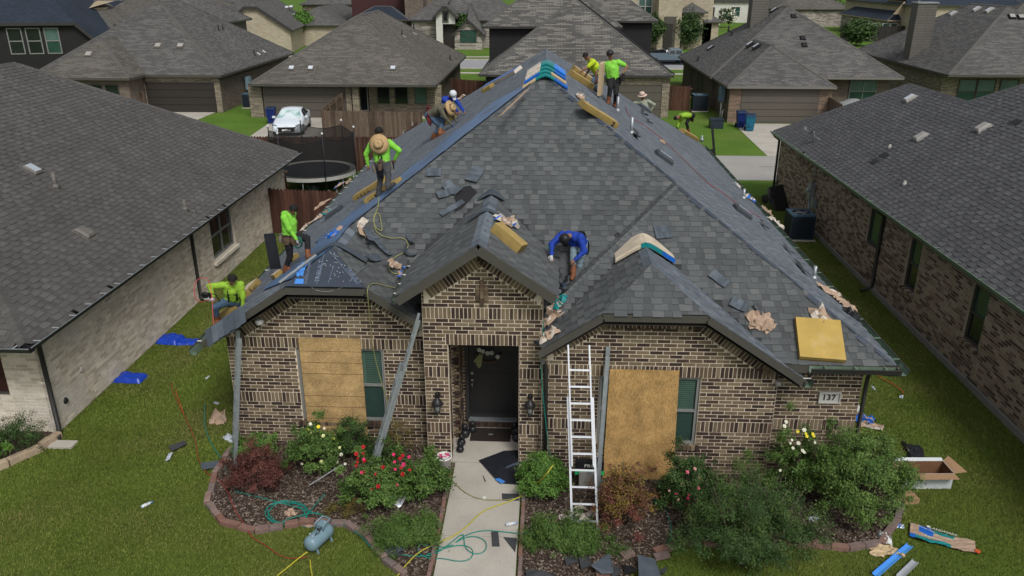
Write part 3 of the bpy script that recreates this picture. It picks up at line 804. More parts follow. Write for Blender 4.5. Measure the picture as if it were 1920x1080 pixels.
obj('blind_slats', bl, m_blind_dk, H1, kind='stuff')
def gutter(host, p, q, d, m_in, m_out, w=.13, h=.11, label=None, strap=.9, mstrap=None, lip=None):
 """open gutter from p to q along an eave; d: unit vector pointing away from the house"""
 p = Vector(p); q = Vector(q); d = Vector(d); Z = Vector((0,0,1)); mb = MB()
 for (a, b, m) in (((0,0),(0,-h),0),((0,-h),(w*.75,-h),0),((w*.75,-h),(w,-.01),0),((w+.004,-.01),(w*.75+.004,-h-.004),1),((w*.75,-h-.004),(0,-h-.004),1)):
  mb.mi = m; mb.poly([p+d*a[0]+Z*a[1], p+d*b[0]+Z*b[1], q+d*b[0]+Z*b[1], q+d*a[0]+Z*a[1]])
 mb.mi = 2; mb.beam(p+d*(w+.004)+Z*-.006, q+d*(w+.004)+Z*-.006, .02, .018)
 o = obj('gutter', mb, [m_in, m_out, lip or m_out], host)
 st = MB(); L = (q-p).length; e = (q-p).normalized(); k = int(L/strap)
 for i in range(k):
  c = p+e*(i+.5)*L/k; st.beam(c+Z*.004, c+d*w+Z*.004, .035, .008)
 if st.f: obj('gutter_strap', st, mstrap or m_white, o, kind='stuff') if k > 12 else obj('gutter_strap', st, mstrap or m_white, o)
 return o
gutter(H1, (4.95,13.47,2.70), (6.60,13.47,2.70), (0,-1,0), m_gutter_green, m_fascia_dk, strap=.5, mstrap=m_gutter_green)
gutter(H1, (6.6,13.35,2.70), (6.6,34,2.70), (1,0,0), m_gutter_green, m_fascia_dk, strap=.9, mstrap=m_gutter_green)
gutter(H1, (-6.83,13.75,2.63), (-6.83,34.2,2.66), (-1,0,0), m_gutter_green, m_fascia_dk, strap=.8)
gutter(H1, (-2.73,13.6,3.86), (-2.73,15.55,3.88), (-1,0,0), m_gutter_green, m_fascia_dk, strap=.45)
gutter(H1, (4.86,13.3,2.44), (4.86,13.62,2.44), (1,0,0), m_gutter_green, m_fascia_dk, strap=.2, w=.15)
mb = MB(); mb.tube([(6.5,13.42,2.58),(6.4,13.6,2.5),(6.26,13.88,2.4),(6.24,13.90,2.2),(6.24,13.90,.15),(6.28,13.7,.06)], .04, 6); obj('downspout', mb, m_fascia_dk, H1)
mb = MB(); mb.tube([(-.02,13.3,2.74),(.0,13.6,2.6),(.05,13.68,2.4),(.05,13.70,.1)], .045, 6); obj('downspout', mb, m_fascia_dk, H1)
pl = MB(); pl.box((5.385,13.925,1.665),(5.805,13.96,1.905)); pq = obj('house_number_stone', pl, MAT('cast_stone', (.42,.42,.39), rough=.8, var=.08), H1)
rim = MB()
for q in (((5.385,13.90,1.665),(5.805,13.925,1.688)),((5.385,13.90,1.882),(5.805,13.925,1.905)),((5.385,13.90,1.688),(5.41,13.925,1.882)),((5.78,13.90,1.688),(5.805,13.925,1.882))): rim.box(*q)
obj('stone_rim', rim, bpy.data.materials['cast_stone'], pq)
def text_mesh(name, body, size, mat, parent, M, extrude=.003, spacing=1.0, shear=0, bold=None):
 """lettering as a mesh: M places the text plane (x right, y up, z out)"""
 cu = bpy.data.curves.new(name, 'FONT'); cu.body = body; cu.size = size; cu.extrude = extrude; cu.align_x = 'CENTER'; cu.align_y = 'CENTER'
 cu.space_character = spacing; cu.shear = shear; cu.resolution_u = 3
 if bold: cu.offset = bold
 o = bpy.data.objects.new(name+'_curve', cu); COL.objects.link(o)
 dg = bpy.context.evaluated_depsgraph_get(); me = bpy.data.meshes.new_from_object(o.evaluated_get(dg))
 bpy.data.objects.remove(o); me.materials.clear(); me.materials.append(mat)
 if parent is not None: M = Matrix.Translation(-up_off(parent)) @ M
 me.transform(M); q = bpy.data.objects.new(name, me); COL.objects.link(q); q.parent = parent
 return q
def MX(c, x, z):
 x = Vector(x).normalized(); z = Vector(z).normalized(); y = z.cross(x).normalized(); c = Vector(c)
 return Matrix(((x.x,y.x,z.x,c.x),(x.y,y.y,z.y,c.y),(x.z,y.z,z.z,c.z),(0,0,0,1)))
m_ink = MAT('black_lettering', (.02,.02,.022), rough=.6, var=0)
text_mesh('number_lettering', '137', .17, m_ink, pq, MX((5.58,13.92,1.785),(1,0,0),(0,-1,0)), extrude=.004, spacing=1.05, bold=.003)
nL, nR = Vector((-K,0,1)), Vector((K,0,1)); nF = Vector((0,-K,1))
for px, py in ((628,401),):
 p = GP(px, py, nL, (-.1,20.5,7.15)); roof_vent(H1, p, nL, (.4,.5,.14), MAT('slate_vent_metal', (.045,.052,.06), rough=.6), topmat=MAT('slate_vent_top', (.20,.235,.28), rough=.5))
for px, py in ((1243,298),(1390,400),(1208,205)):
 p = GP(px, py, nR, (-.1,20.5,7.15)); roof_vent(H1, p, nR, (.4,.5,.14), bpy.data.materials['slate_vent_metal'], topmat=bpy.data.materials['slate_vent_top'])
for px, py, h in ((1184,250,.42),(1158,208,.42),(1526,522,.3),(1394,372,.3),(1316,262,.2)):
 p = GP(px, py, nR, (-.1,20.5,7.15)); vent_pipe(H1, p, h, .045)
m_under = MAT('blue_synthetic_underlayment', (.065,.14,.28), rough=.42, var=.3, vs=3.2, second=(.05,.085,.15), s2=1.6, s2cut=(.48,.62), bump=.6, bs=7, spec=.5)
m_under_dk = MAT('dark_blue_underlayment', (.028,.040,.062), rough=.5, var=.15, vs=3, bump=.5, bs=9, spec=.5)
def crinkle(pts_fn, nu, nv, mat, name, host, amp=.012, sc=6, th=.0):
 mb = MB(); mb.smooth = True; idx = []
 for i in range(nu+1):
  for j in range(nv+1):
   p, n = pts_fn(i/nu, j/nv); q = Vector(p); h = mnoise.noise(q*sc)*amp + mnoise.noise(q*sc*2.7)*amp*.5 + .04
   idx.append(mb.pt(q+Vector(n)*h))
 for i in range(nu):
  for j in range(nv):
   a = i*(nv+1)+j; mb.face((idx[a], idx[a+1], idx[a+nv+2], idx[a+nv+1]))
 return obj(name, mb, mat, host)
n1 = nL.normalized()
def under1(u, v):
 w = 2.0+.5*u+.22*math.sin(u*17)+.14*math.sin(u*41)+.1*math.sin(u*97)
 s = 6.2*u; y = 14.25+s; hipx = -.1-(20.475-y)
 x = max(-4.25 if y > 14.9 else -9, hipx) if y < 16.35 else hipx
 if y < 16.35: x = min(-4.25, -5.04+(y-14.1)) if y < 14.89 else -4.25
 x2 = max(-6.82, x-.5*w*v); y2 = y+.5*w*v; return (x2, y2, zl(x2)), n1
crinkle(under1, 90, 22, m_under, 'underlayment_strip', H1)
def under2(u, v):
 z0 = 3.857; w = 1.56*(1-v); x = -4.25-w/2+w*u; return (x, 14.08+v*.79, z0+v*.79*K), Vector((0,-K,1)).normalized()
crinkle(under2, 16, 12, m_under_dk, 'underlayment_sheet', H1, .006)
n2 = Vector((0,-K,1)).normalized(); fu = lambda x, y: Vector((x, y, 3.857+(y-14.08)*K))+n2*.056
m_pblue = MAT('blue_print', (.06,.22,.60), rough=.5, var=0); m_pgrey = MAT('pale_print', (.16,.20,.27), rough=.5, var=0)
text_mesh('print', 'UNDERLAYMENT', .075, m_pgrey, H1, MX(fu(-4.62,14.36),(0,1,K),(0,-K,1)), extrude=0)
text_mesh('print', 'TRIBUILT', .13, m_pgrey, H1, MX(fu(-4.40,14.38),(0,1,K),(0,-K,1)), extrude=0)
text_mesh('print', 'TRIBUILT', .12, m_pgrey, H1, MX(fu(-3.72,14.30),(1,-1.0,-K),(0,-K,1)), extrude=0)
mb = MB()
for cx, cy, rx, ry in ((-4.78,14.42,.09,.08),(-4.74,14.50,.06,.06),(-4.80,14.32,.04,.06),(-4.73,14.33,.03,.06)):
 mb.poly([fu(cx+rx*math.cos(t), cy+ry*math.sin(t)) for t in (2*math.pi*k/10 for k in range(10))])
mb.poly([fu(-4.84,14.12),(fu(-4.66,14.12)),(fu(-4.67,14.22)),(fu(-4.83,14.22))])
obj('printed_emblem', mb, m_pblue, H1)
mb = MB()
for k in range(26):
 v = rnd.uniform(.05,.85); w = 1.5*(1-v); x = -4.25+rnd.uniform(-.2,.48)*w; c = fu(x, 14.08+v*.79)
 mb.lathe([(.012,0),(.010,.004)], c, 6)
obj('cap_nail', mb, m_white, H1, kind='stuff')
mb = MB()
for (a, b) in (((-4.40,14.12),(-4.38,14.72)), ((-4.30,14.80),(-3.6,14.12)), ((-4.18,14.14),(-4.14,14.5))):
 p, q = fu(*a), fu(*b); mb.beam(p, q, .008, .002, up=n2)
obj('printed_line', mb, m_pgrey, H1)
mb = MB(); mb.beam(fu(-5.12,14.12)+n2*.03, fu(-4.52,14.68)+n2*.04, .055, .02, up=n2)
single('metal_strip', mb, m_galv, 'straight grey metal strip lying across the blue underlayment above the left gable', 'metal strip')
m_newcap = MAT('new_blue_grey_cap', tone=[(.085,.105,.13),(.12,.145,.175),(.15,.18,.21)], rough=.55, var=.2, vs=4, fine=.1)
for (p, q, zfn) in (((-1.22,13.6),(-1.22,17.15),zp),((2.02,14.4),(2.02,15.6),zw2),((-4.25,14.95),(-4.25,16.2),zw1)):
 L = q[1]-p[1]; k = int(L/.3)
 for i in range(k):
  mb = MB(); y0, y1 = p[1]+i*L/k, p[1]+(i+1)*L/k+.03; mb.tone = rnd.random(); x = p[0]; lf = .024+.006*(i%2); t = [mb.pt((x+s*.15,y,zfn(x)-.1*abs(s)+lf-(.008 if y == y1 else 0))) for y in (y0,y1) for s in (-1,0,1)]; b = [mb.pt((x+s*.15,y0,zfn(x)-.1*abs(s)+lf-.014)) for s in (-1,0,1)]
  mb.face((t[0],t[1],t[4],t[3])); mb.face((t[1],t[2],t[5],t[4])); mb.face((b[0],b[1],t[1],t[0])); mb.face((b[1],b[2],t[2],t[1])); obj('ridge_cap', mb, m_newcap, H1)
cap_row(H1, (0.1,14.45,zb(14.45)), (2.85,17.2,5.18), Vector((-1,1,-K)).normalized()*.6, Vector((1,-1,-K)).normalized()*.5, m_shingle, w=.14, t0=.55)
mb = MB(); mb.mi = 0
for (p, q) in (((-.1,20.475,7.15),(2.9,17.475,5.15)),((2.9,17.15,5.15),(6.5,13.55,2.75))):
 p, q = Vector(p), Vector(q); k = 14
 for i in range(k):
  a, b = p.lerp(q, i/k), p.lerp(q, (i+rnd.uniform(.6,.98))/k); w = rnd.uniform(.02,.11); n_ = Vector((0,-K,1)).normalized()*.03; mb.poly([a+n_, a+n_+Vector((-w*.7,-w*.7,-w*.7*K)), b+n_+Vector((-w*.7,-w*.7,-w*.7*K)), b+n_])
obj('underlayment_edge', mb, m_under_dk, H1, kind='stuff')
 # ------------------------------------------------------------------ neighbour on the left (whitewashed brick)
H2 = thing('brick_house', 'pale whitewashed brick house on the left edge with a large brown-grey shingle roof', 'house', (-14, 15, 0))
zeL, kL, xL, yL0, yL1 = 2.65, .63, -10.30, 13.83, 32.1
rL = 6.68; zrL = zeL+rL*kL
S2 = Shingles(); dk = MB()
for P, mt, sd in (([(xL,yL0,zeL),(xL,yL1,zeL),(xL-rL,yL1-rL,zrL),(xL-rL,yL0+rL,zrL)], m_shingle_left, 41), ([(xL-2*rL,yL0,zeL),(xL,yL0,zeL),(xL-rL,yL0+rL,zrL)], m_shingle_left, 43)):
 S2.plane(P, mt, seed=sd, butt=.014, wr=(.14,.32)); dk.slab(P, .14)
dk.slab([(xL,yL1,zeL),(xL-2*rL,yL1,zeL),(xL-rL,yL1-rL,zrL)], .14)
dk.slab([(xL-2*rL,yL1,zeL),(xL-2*rL,yL0,zeL),(xL-rL,yL0+rL,zrL),(xL-rL,yL1-rL,zrL)], .14)
obj('roof', dk, m_deck, H2); S2.emit(H2, 300)
cap_row(H2, (xL,yL0,zeL), (xL-rL,yL0+rL,zrL), Vector((1,1,-kL)).normalized(), Vector((-1,-1,-kL)).normalized(), m_shingle_left, w=.15, t0=.6)
cap_row(H2, (xL,yL1,zeL), (xL-rL,yL1-rL,zrL), Vector((1,-1,-kL)).normalized(), Vector((-1,1,-kL)).normalized(), m_shingle_left, w=.15, joined=True, t0=.6)
cap_row(H2, (xL-rL,yL0+rL,zrL), (xL-rL,yL1-rL,zrL), Vector((1,0,-kL)).normalized(), Vector((-1,0,-kL)).normalized(), m_shingle_left, w=.15, joined=True, t0=.6)
BW2 = BrickWork(); MO2 = MB()
wall(BW2, MO2, (-10.75,14.8,0), (0,1,0), 16.7, 2.62, holes=[(9.1,10.95,.8,2.3)], bands=[(2.32,0,16.7)], jmul=.8)
wall(BW2, MO2, (-24,14.8,0), (1,0,0), 13.25, 2.62, holes=[(11.6,12.35,.9,2.3)], jmul=.8, phase=.1, tonefn=lambda: rnd.random()*.999)
wall(BW2, MO2, (-10.75,31.5,0), (-1,0,0), 13.0, 2.62, jmul=.8)
obj('wall', MO2, m_mortar_w, H2)
fr2 = BW2; emit_bricks(BW2, H2, m_brick_w, 300)
window(H2, (-10.83,24.83,1.55), 1.85, 1.5, 'E', (2, 1), m_win_frame, m_glass, bar=.055)
window(H2, (-12.02,14.9,1.6), .75, 1.4, 'S', (1, 0), m_win_frame_dk, MAT('red_brown_shutter_glass', (.05,.02,.02), rough=.3))
mb = MB(); mb.box((-10.78,23.8,.66),(-10.64,25.85,.76)); obj('window_sill', mb, m_mortar_w, H2)
gutter(H2, (xL+.01,yL0-.12,zeL-.02), (xL+.01,yL1+.05,zeL-.02), (1,0,0), m_gutter_dk, m_fascia_dk, w=.17, strap=.62, mstrap=m_alum, lip=m_galv)
gutter(H2, (-23.5,yL0-.01,zeL-.02), (xL+.17,yL0-.01,zeL-.02), (0,-1,0), m_gutter_dk, m_fascia_dk, w=.17, strap=.62, mstrap=m_alum, lip=m_galv)
fb = MB(); fb.box((xL-.03,yL0+.02,zeL-.19),(xL+.005,yL1,zeL-.02)); fb.box((-23.5,yL0-.0,zeL-.19),(xL-.03,yL0+.03,zeL-.02)); fb.box((-23.5,yL0+.04,zeL-.15),(xL-.04,yL1,zeL-.13)); obj('fascia', fb, m_fascia_dk, H2)
for pts in ([(xL+.03,14.0,2.5),(-10.45,14.3,2.42),(-10.68,14.72,2.3),(-10.68,14.72,.16),(-10.55,14.45,.07)], [(xL+.03,22.4,2.52),(-10.5,22.42,2.42),(-10.69,22.42,2.25),(-10.69,22.42,.12),(-10.5,22.4,.06)]):
 mb = MB(); mb.tube(pts, .052, 6); obj('downspout', mb, m_fascia_dk, H2)
mb = MB(); mb.box((-10.62,14.15,.0),(-10.1,14.42,.05)); single('splash_block', mb, m_conc, 'small pale concrete splash block under the corner downspout of the whitewashed house', 'splash block')
nW = Vector((kL,0,1)); m_ventb = MAT('brown_grey_vent', (.13,.12,.11), rough=.6); m_ventt = MAT('vent_top_pale', (.34,.38,.42), rough=.35)
for px, py, t in ((60,320,m_ventt),(158,438,m_ventb)):
 p = GP(px, py, nW, (xL,20,zeL)); roof_vent(H2, p, nW, (.34,.40,.11), m_ventb, topmat=t)
for px, py, h in ((104,350,.36),(347,392,.3)):
 p = GP(px, py, nW, (xL,20,zeL)); vent_pipe(H2, p, h, .05, m_ventb)
for px, py in ((153,693),(123,751)):
 p = GP(px, py, (1,0,0), (-10.74,0,0)); mb = MB(); mb.lathe([(.07,-.02),(.08,0),(.05,.04)], p, 10, 'x'); obj('wall_fitting', mb, m_conc if px == 153 else m_black, H2)
 # ------------------------------------------------------------------ neighbour on the right (tan tumbled brick)
H3 = thing('brick_house', 'tan and brown tumbled brick house on the right edge with a pale green gutter', 'house', (14, 20, 0))
zeR, kR, xR = 2.9, .66, 10.20
z_ = lambda x: zeR+kR*(x-xR)
S3 = Shingles(); dk = MB()
for P, mt, sd in (([(xR,31.75,zeR),(xR,7,zeR),(17.2,14,z_(17.2)),(17.2,24.75,z_(17.2))], m_shingle_right, 51), ([(xR,36.45,zeR),(xR,31.75,zeR),(14.12,27.83,z_(14.12)),(14.12,32.53,z_(14.12))], m_shingle_right, 51)):
 S3.plane(P, mt, seed=sd, butt=.014, wr=(.14,.34)); dk.slab(P, .14)
for P in ([(24.2,31.75,zeR),(xR,31.75,zeR),(17.2,24.75,z_(17.2))], [(18.04,36.45,zeR),(xR,36.45,zeR),(14.12,32.53,z_(14.12))], [(18.04,27,zeR),(18.04,36.45,zeR),(14.12,32.53,z_(14.12)),(14.12,27,z_(14.12))],
 [(24.2,7,zeR),(24.2,31.75,zeR),(17.2,24.75,z_(17.2)),(17.2,14,z_(17.2))], [(xR,7,zeR),(24.2,7,zeR),(17.2,14,z_(17.2))]): dk.slab(P, .14)
obj('roof', dk, m_deck, H3); S3.emit(H3, 300)
cap_row(H3, (xR,36.45,zeR), (14.12,32.53,z_(14.12)), Vector((-1,-1,-kR)).normalized(), Vector((1,1,-kR)).normalized(), m_shingle_right, joined=True)
cap_row(H3, (14.12,27.83,z_(14.12)), (14.12,32.53,z_(14.12)), Vector((-1,0,-kR)).normalized(), Vector((1,0,-kR)).normalized(), m_shingle_right, joined=True)
cap_row(H3, (14.12,27.83,z_(14.12)), (17.2,24.75,z_(17.2)), Vector((-1,-1,-kR)).normalized(), Vector((1,1,-kR)).normalized(), m_shingle_right, joined=True)
BW3 = BrickWork(); MO3 = MB(); yw = 36.2
def hy(y0, y1, z0, z1): return (yw-y1, yw-y0, z0, z1)
wall(BW3, MO3, (10.5,yw,.16), (0,-1,0), 28, 2.88, z0=0, holes=[hy(24.35,25.4,1.14,2.3), hy(21.5,22.3,.82,2.3), hy(17.85,18.65,.82,2.3)], bands=[(2.48,0,28)])
wall(BW3, MO3, (18,36.2,.16), (-1,0,0), 7.5, 2.88)
obj('wall', MO3, m_mortar_r, H3); emit_bricks(BW3, H3, m_brick_r, 300)
mb = MB(); mb.box((10.43,8,-.02),(10.62,36.25,.158)); obj('foundation', mb, m_found, H3)
window(H3, (10.58,24.875,1.88), 1.02, 1.14, 'W', (1, 0), m_win_frame_dk, m_glass_g)
window(H3, (10.58,21.9,1.72), .78, 1.46, 'W', (1, 1), m_win_frame_dk, m_glass_g, two_tone=(m_glass_g, m_glass), bar=.035)
window(H3, (10.58,18.25,1.72), .78, 1.46, 'W', (1, 1), m_win_frame_dk, m_glass_g, two_tone=(m_glass_g, m_glass), bar=.035)
for (a, b, z) in ((24.3,25.45,1.22),(21.45,22.35,.90),(17.8,18.7,.90)):
 mb = MB(); n = round((b-a)/.08)
 for k in range(n):
  mb.tone = rnd.random(); y = a+k*(b-a)/n; mb.box((10.42,y+.004,z),(10.55,y+(b-a)/n-.004,z+.075))
 obj('window_sill', mb, m_brick_r, H3)
gutter(H3, (xR-.01,36.5,zeR-.0), (xR-.01,8,zeR-.0), (-1,0,0), m_gutter_green, m_gutter_green, strap=1.1, mstrap=m_gutter_green)
mb = MB(); mb.box((xR-.01,8,zeR-.2),(xR+.02,36.45,zeR-.02)); mb.box((xR+.02,8,zeR-.18),(18,36.4,zeR-.16)); obj('fascia', mb, m_fascia, H3)
for pts in ([(xR-.06,36.3,2.8),(10.25,36.3,2.66),(10.44,36.25,2.5),(10.44,36.25,.12)], [(xR-.06,24.16,2.8),(10.25,24.16,2.66),(10.44,24.16,2.5),(10.44,24.16,.16),(10.1,24.1,.06)], [(10.44,13.9,2.6),(10.44,13.9,.14),(10.2,13.9,.06)]):
 mb = MB(); mb.tube(pts, .055, 6); obj('downspout', mb, m_fascia_dk, H3)
nE = Vector((-kR,0,1)); m_v3 = MAT('pale_grey_vent', (.30,.29,.27), rough=.6); m_v3t = MAT('white_vent_top', (.50,.54,.60), rough=.3)
for px, py, t in ((1707,186,m_v3t),(1727,258,m_v3),(1843,241,m_v3)):
 p = GP(px, py, nE, (xR,20,zeR)); roof_vent(H3, p, nE, (.36,.42,.12), m_v3, topmat=t)
m_patch = MAT('black_roof_patch', (.012,.012,.014), rough=.5)
for px, py in ((1640,304),(1658,292),(1905,230)):
 p = GP(px, py, nE, (xR,20,zeR)); n = nE.normalized(); h = Vector((0,-1,0)); w = n.cross(h); mb = MB(); mb.poly([p+n*.03+h*a+w*b for a, b in ((-.22,-.12),(.25,-.10),(.2,.12),(-.18,.13))]); obj('torn_patch', mb, m_patch, H3)
for px, py in ((1668,277),(1696,346)):
 p = GP(px, py, nE, (xR,20,zeR)); vent_pipe(H3, p, .12, .04, m_v3)
T = thing('satellite_dish', 'grey satellite dish with feed arm near the back corner of the right-hand roof', 'satellite dish', GP(1524,268,nE,(xR,20,zeR)))
mb = MB(); mb.tube([(0,0,-.05),(0,0,.35),(-.05,-.05,.48)], .025, 6); mb.tube([(.25,.25,.02),(0,0,.3)], .014, 5); mb.tube([(.3,-.2,.1),(0,0,.3)], .014, 5); obj('mast', mb, m_galv, T, world=False)
mb = MB(); mb.M = MX((-.08,-.06,.55),(.35,.9,0),(-.75,.3,.5)); mb.lathe([(.02,-.05),(.18,-.03),(.30,.015),(.305,.02),(.28,.012),(.02,-.035)], (0,0,0), 18); obj('reflector', mb, MAT('dish_grey', (.12,.125,.13), rough=.4), T, world=False)
mb = MB(); mb.tube([(-.08,-.1,.38),(-.5,-.45,.62)], .014, 5); mb.cbox((-.52,-.46,.66), (.07,.07,.12)); obj('feed_arm', mb, m_galv, T, world=False)
T = thing('electric_meter', 'grey electric meter box and conduit on the tan brick wall behind the air conditioner', 'electric meter', (10.42, 30.9, 0))
mb = MB(); mb.box((-.14,-.16,1.25),(.05,.16,1.85)); obj('meter_box', mb, m_galv, T, world=False)
mb = MB(); mb.lathe([(.09,-.24),(.09,-.14)], (0,0,1.6), 12, 'x'); obj('meter_dial', mb, MAT('meter_glass', (.3,.36,.36), rough=.15), T, world=False)
mb = MB(); mb.tube([(-.05,0,0),(-.05,0,1.25)], .035, 6); mb.tube([(-.02,0,1.85),(.02,0,2.7)], .02, 6); mb.box((-.12,-.55,1.0),(.05,-.35,1.4)); obj('conduit', mb, m_galv, T, world=False)
 # ------------------------------------------------------------------ outdoor condenser units
m_cond = MAT('condenser_dark_blue', (.022,.032,.045), rough=.4, var=.1); m_condtop = MAT('condenser_top_blue', (.055,.10,.15), rough=.4)
def condenser(loc, label, s=1.0, rz=0, group=None):
 T = thing('air_conditioner', label, 'air conditioner', loc, rz, group)
 mb = MB(); w = .43*s; h = .95*s; mb.box((-w+.03,-w+.03,.05),(w-.03,w-.03,h));
 for a in (-1, 1):
  for b in (-1, 1): mb.box((a*w-.04*a,b*w-.04*b,.05),(a*w,b*w,h))
 obj('case', mb, m_cond, T, world=False)
 lv = MB(); n = int(11*s+4)
 for k in range(n):
  z = .1+(h-.16)*k/n
  for q in (((-w+.04,-w+.005,z),(w-.04,-w+.03,z+.022)),((-w+.04,w-.03,z),(w-.04,w-.005,z+.022)),((-w+.005,-w+.04,z),(-w+.03,w-.04,z+.022)),((w-.03,-w+.04,z),(w-.005,w-.04,z+.022))): lv.box(*q)
 obj('louvre', lv, m_cond, T, world=False, kind='stuff')
 tp = MB(); R = w*.72; ns = 24
 o = [(-w,-w),(w,-w),(w,w),(-w,w)]
 for k in range(ns):
  a0, a1 = 2*math.pi*k/ns-3*math.pi/4, 2*math.pi*(k+1)/ns-3*math.pi/4
  def sq(a):
   c, s_ = math.cos(a), math.sin(a); m = max(abs(c), abs(s_)); return (w*c/m, w*s_/m)
  p0, p1 = sq(a0), sq(a1)
  tp.poly([(R*math.cos(a0),R*math.sin(a0),h+.03),(p0[0],p0[1],h+.03),(p1[0],p1[1],h+.03),(R*math.cos(a1),R*math.sin(a1),h+.03)])
  tp.poly([(p0[0],p0[1],h+.03),(p0[0],p0[1],h-.04),(p1[0],p1[1],h-.04),(p1[0],p1[1],h+.03)])
 obj('top_cover', tp, m_condtop, T, world=False)
 fn = MB(); fn.lathe([(R,h+.002),(R,h+.004)], (0,0,0), 24)
 obj('fan_well', fn, m_black, T, world=False)
 bl = MB()
 for k in range(4):
  a = k*math.pi/2+.3; bl.beam((0,0,h+.012),(R*.85*math.cos(a),R*.85*math.sin(a),h+.014), .12*s, .006)
 bl.lathe([(.06,h+.01),(.07,h+.03),(.03,h+.04)], (0,0,0), 10); obj('fan', bl, m_galv, T, world=False)
 pd = MB(); pd.box((-w-.08,-w-.08,-.01),(w+.08,w+.08,.05)); obj('pad', pd, m_conc, T, world=False)
 return T
condenser((9.72,29.75,0), 'large dark blue air conditioner on a pad beside the tan brick wall on the right', 1.05)
T = thing('wheelbarrow', 'black wheelbarrow tipped on end against the corner of the tan brick house', 'wheelbarrow', (10.02, 33.9, 0), math.radians(20))
mb = MB(); P = [(-.35,-.45,.05),(.3,-.5,.0),(.42,.35,.95),(-.28,.3,.9)]; Q = [(-.2,-.25,.2),(.15,-.25,.15),(.2,.12,.75),(-.15,.1,.72)]
i = [mb.pt(p) for p in P]; j = [mb.pt((p[0]-.25,p[1]+.22,p[2]+.1)) for p in Q]; mb.face(i)
for k in range(4): l = (k+1)%4; mb.face((i[k],j[k],j[l],i[l]))
mb.face(j[::-1]); obj('tray', mb, m_black, T, world=False)
for y in (0, .0):
 pass
mb = MB(); mb.lathe([(.10,-.05),(.19,-.045),(.2,0),(.19,.045),(.10,.05)], (-.55,.15,.42), 16, 'x'); obj('wheel', mb, m_rubber, T, world=False)
mb = MB(); mb.lathe([(.09,-.03),(.09,.03)], (-.55,.15,.42), 12, 'x'); obj('hub', mb, m_galv, T, world=False)
mb = MB(); mb.tube([(-.55,.1,.42),(-.2,.2,.6),(.1,.3,1.1)], .02, 6); mb.tube([(-.5,.25,.42),(-.1,.45,.7),(.25,.5,1.1)], .02, 6); mb.tube([(-.3,-.1,.5),(-.6,-.2,.75),(-.5,0,.95)], .02, 6); obj('handle', mb, m_dark, T, world=False)
 # ------------------------------------------------------------------ mid-distance houses
m_sA = BRICKTEX('shingle_tex_grey', (0.071,0.071,0.070), (0.102,0.101,0.099), (0.041,0.041,0.042), bw=.30, rh=.145, ms=.012, c3=(0.126,0.122,0.117), vs=.25, var=.12)
m_sB = BRICKTEX('shingle_tex_brown_grey', (0.078,0.073,0.065), (0.109,0.102,0.090), (0.048,0.044,0.039), bw=.30, rh=.145, ms=.012, c3=(0.129,0.121,0.107), vs=.25, var=.12)
m_sC = BRICKTEX('shingle_tex_mixed', (0.068,0.067,0.065), (0.116,0.112,0.105), (0.037,0.037,0.037), bw=.42, rh=.15, ms=.012, c3=(0.170,0.163,0.146), vs=.3, var=.15)
m_sN = BRICKTEX('shingle_tex_navy', (.020,.028,.042), (.030,.042,.062), (.012,.016,.024), bw=.30, rh=.145, ms=.012, vs=.3, var=.2)
m_bA = BRICKTEX('brick_tex_tan_dark', (.24,.20,.135), (.12,.095,.065), (.36,.33,.27), ms=.011, c3=(.07,.05,.04), vs=.5, var=.12)
m_bB = BRICKTEX('brick_tex_brown', (.12,.095,.08), (.08,.06,.05), (.19,.17,.145), ms=.010, c3=(.15,.11,.08), vs=.5, var=.12)
m_bC = BRICKTEX('brick_tex_orange', (.22,.13,.085), (.15,.09,.06), (.26,.23,.19), ms=.010, c3=(.09,.06,.045), vs=.5, var=.12)
m_bD = BRICKTEX('brick_tex_pale_tan', (.40,.345,.25), (.34,.29,.205), (.45,.41,.33), ms=.010, c3=(.29,.24,.165), vs=.4, var=.1)
m_bS = BRICKTEX('stone_tex', (.34,.31,.27), (.20,.18,.16), (.40,.37,.32), bw=.45, rh=.2, ms=.02, c3=(.12,.105,.095), vs=.5, var=.2)
m_siding = BRICKTEX('dark_siding', (.020,.020,.021), (.018,.018,.019), (.010,.010,.011), bw=3.6, rh=.18, ms=.012, vs=.4, var=.1, rough=.6)
m_siding_t = BRICKTEX('taupe_siding', (.12,.112,.098), (.11,.103,.09), (.06,.056,.05), bw=3.6, rh=.2, ms=.014, vs=.4, var=.1, rough=.6)
m_gar_dk = MAT('garage_door_dark_brown', (.030,.026,.023), rough=.55, var=.06)
m_gar_t = MAT('garage_door_taupe', (.092,.082,.068), rough=.55, var=.06)
m_stucco = MAT('white_stucco', (.55,.54,.50), rough=.9, var=.08, vs=1.5)
m_tan_sid = MAT('tan_siding', (.33,.27,.18), rough=.8, var=.08)
m_cap = MAT('hip_cap_grey', (.088,.086,.081), rough=.9, var=.1, vs=2)
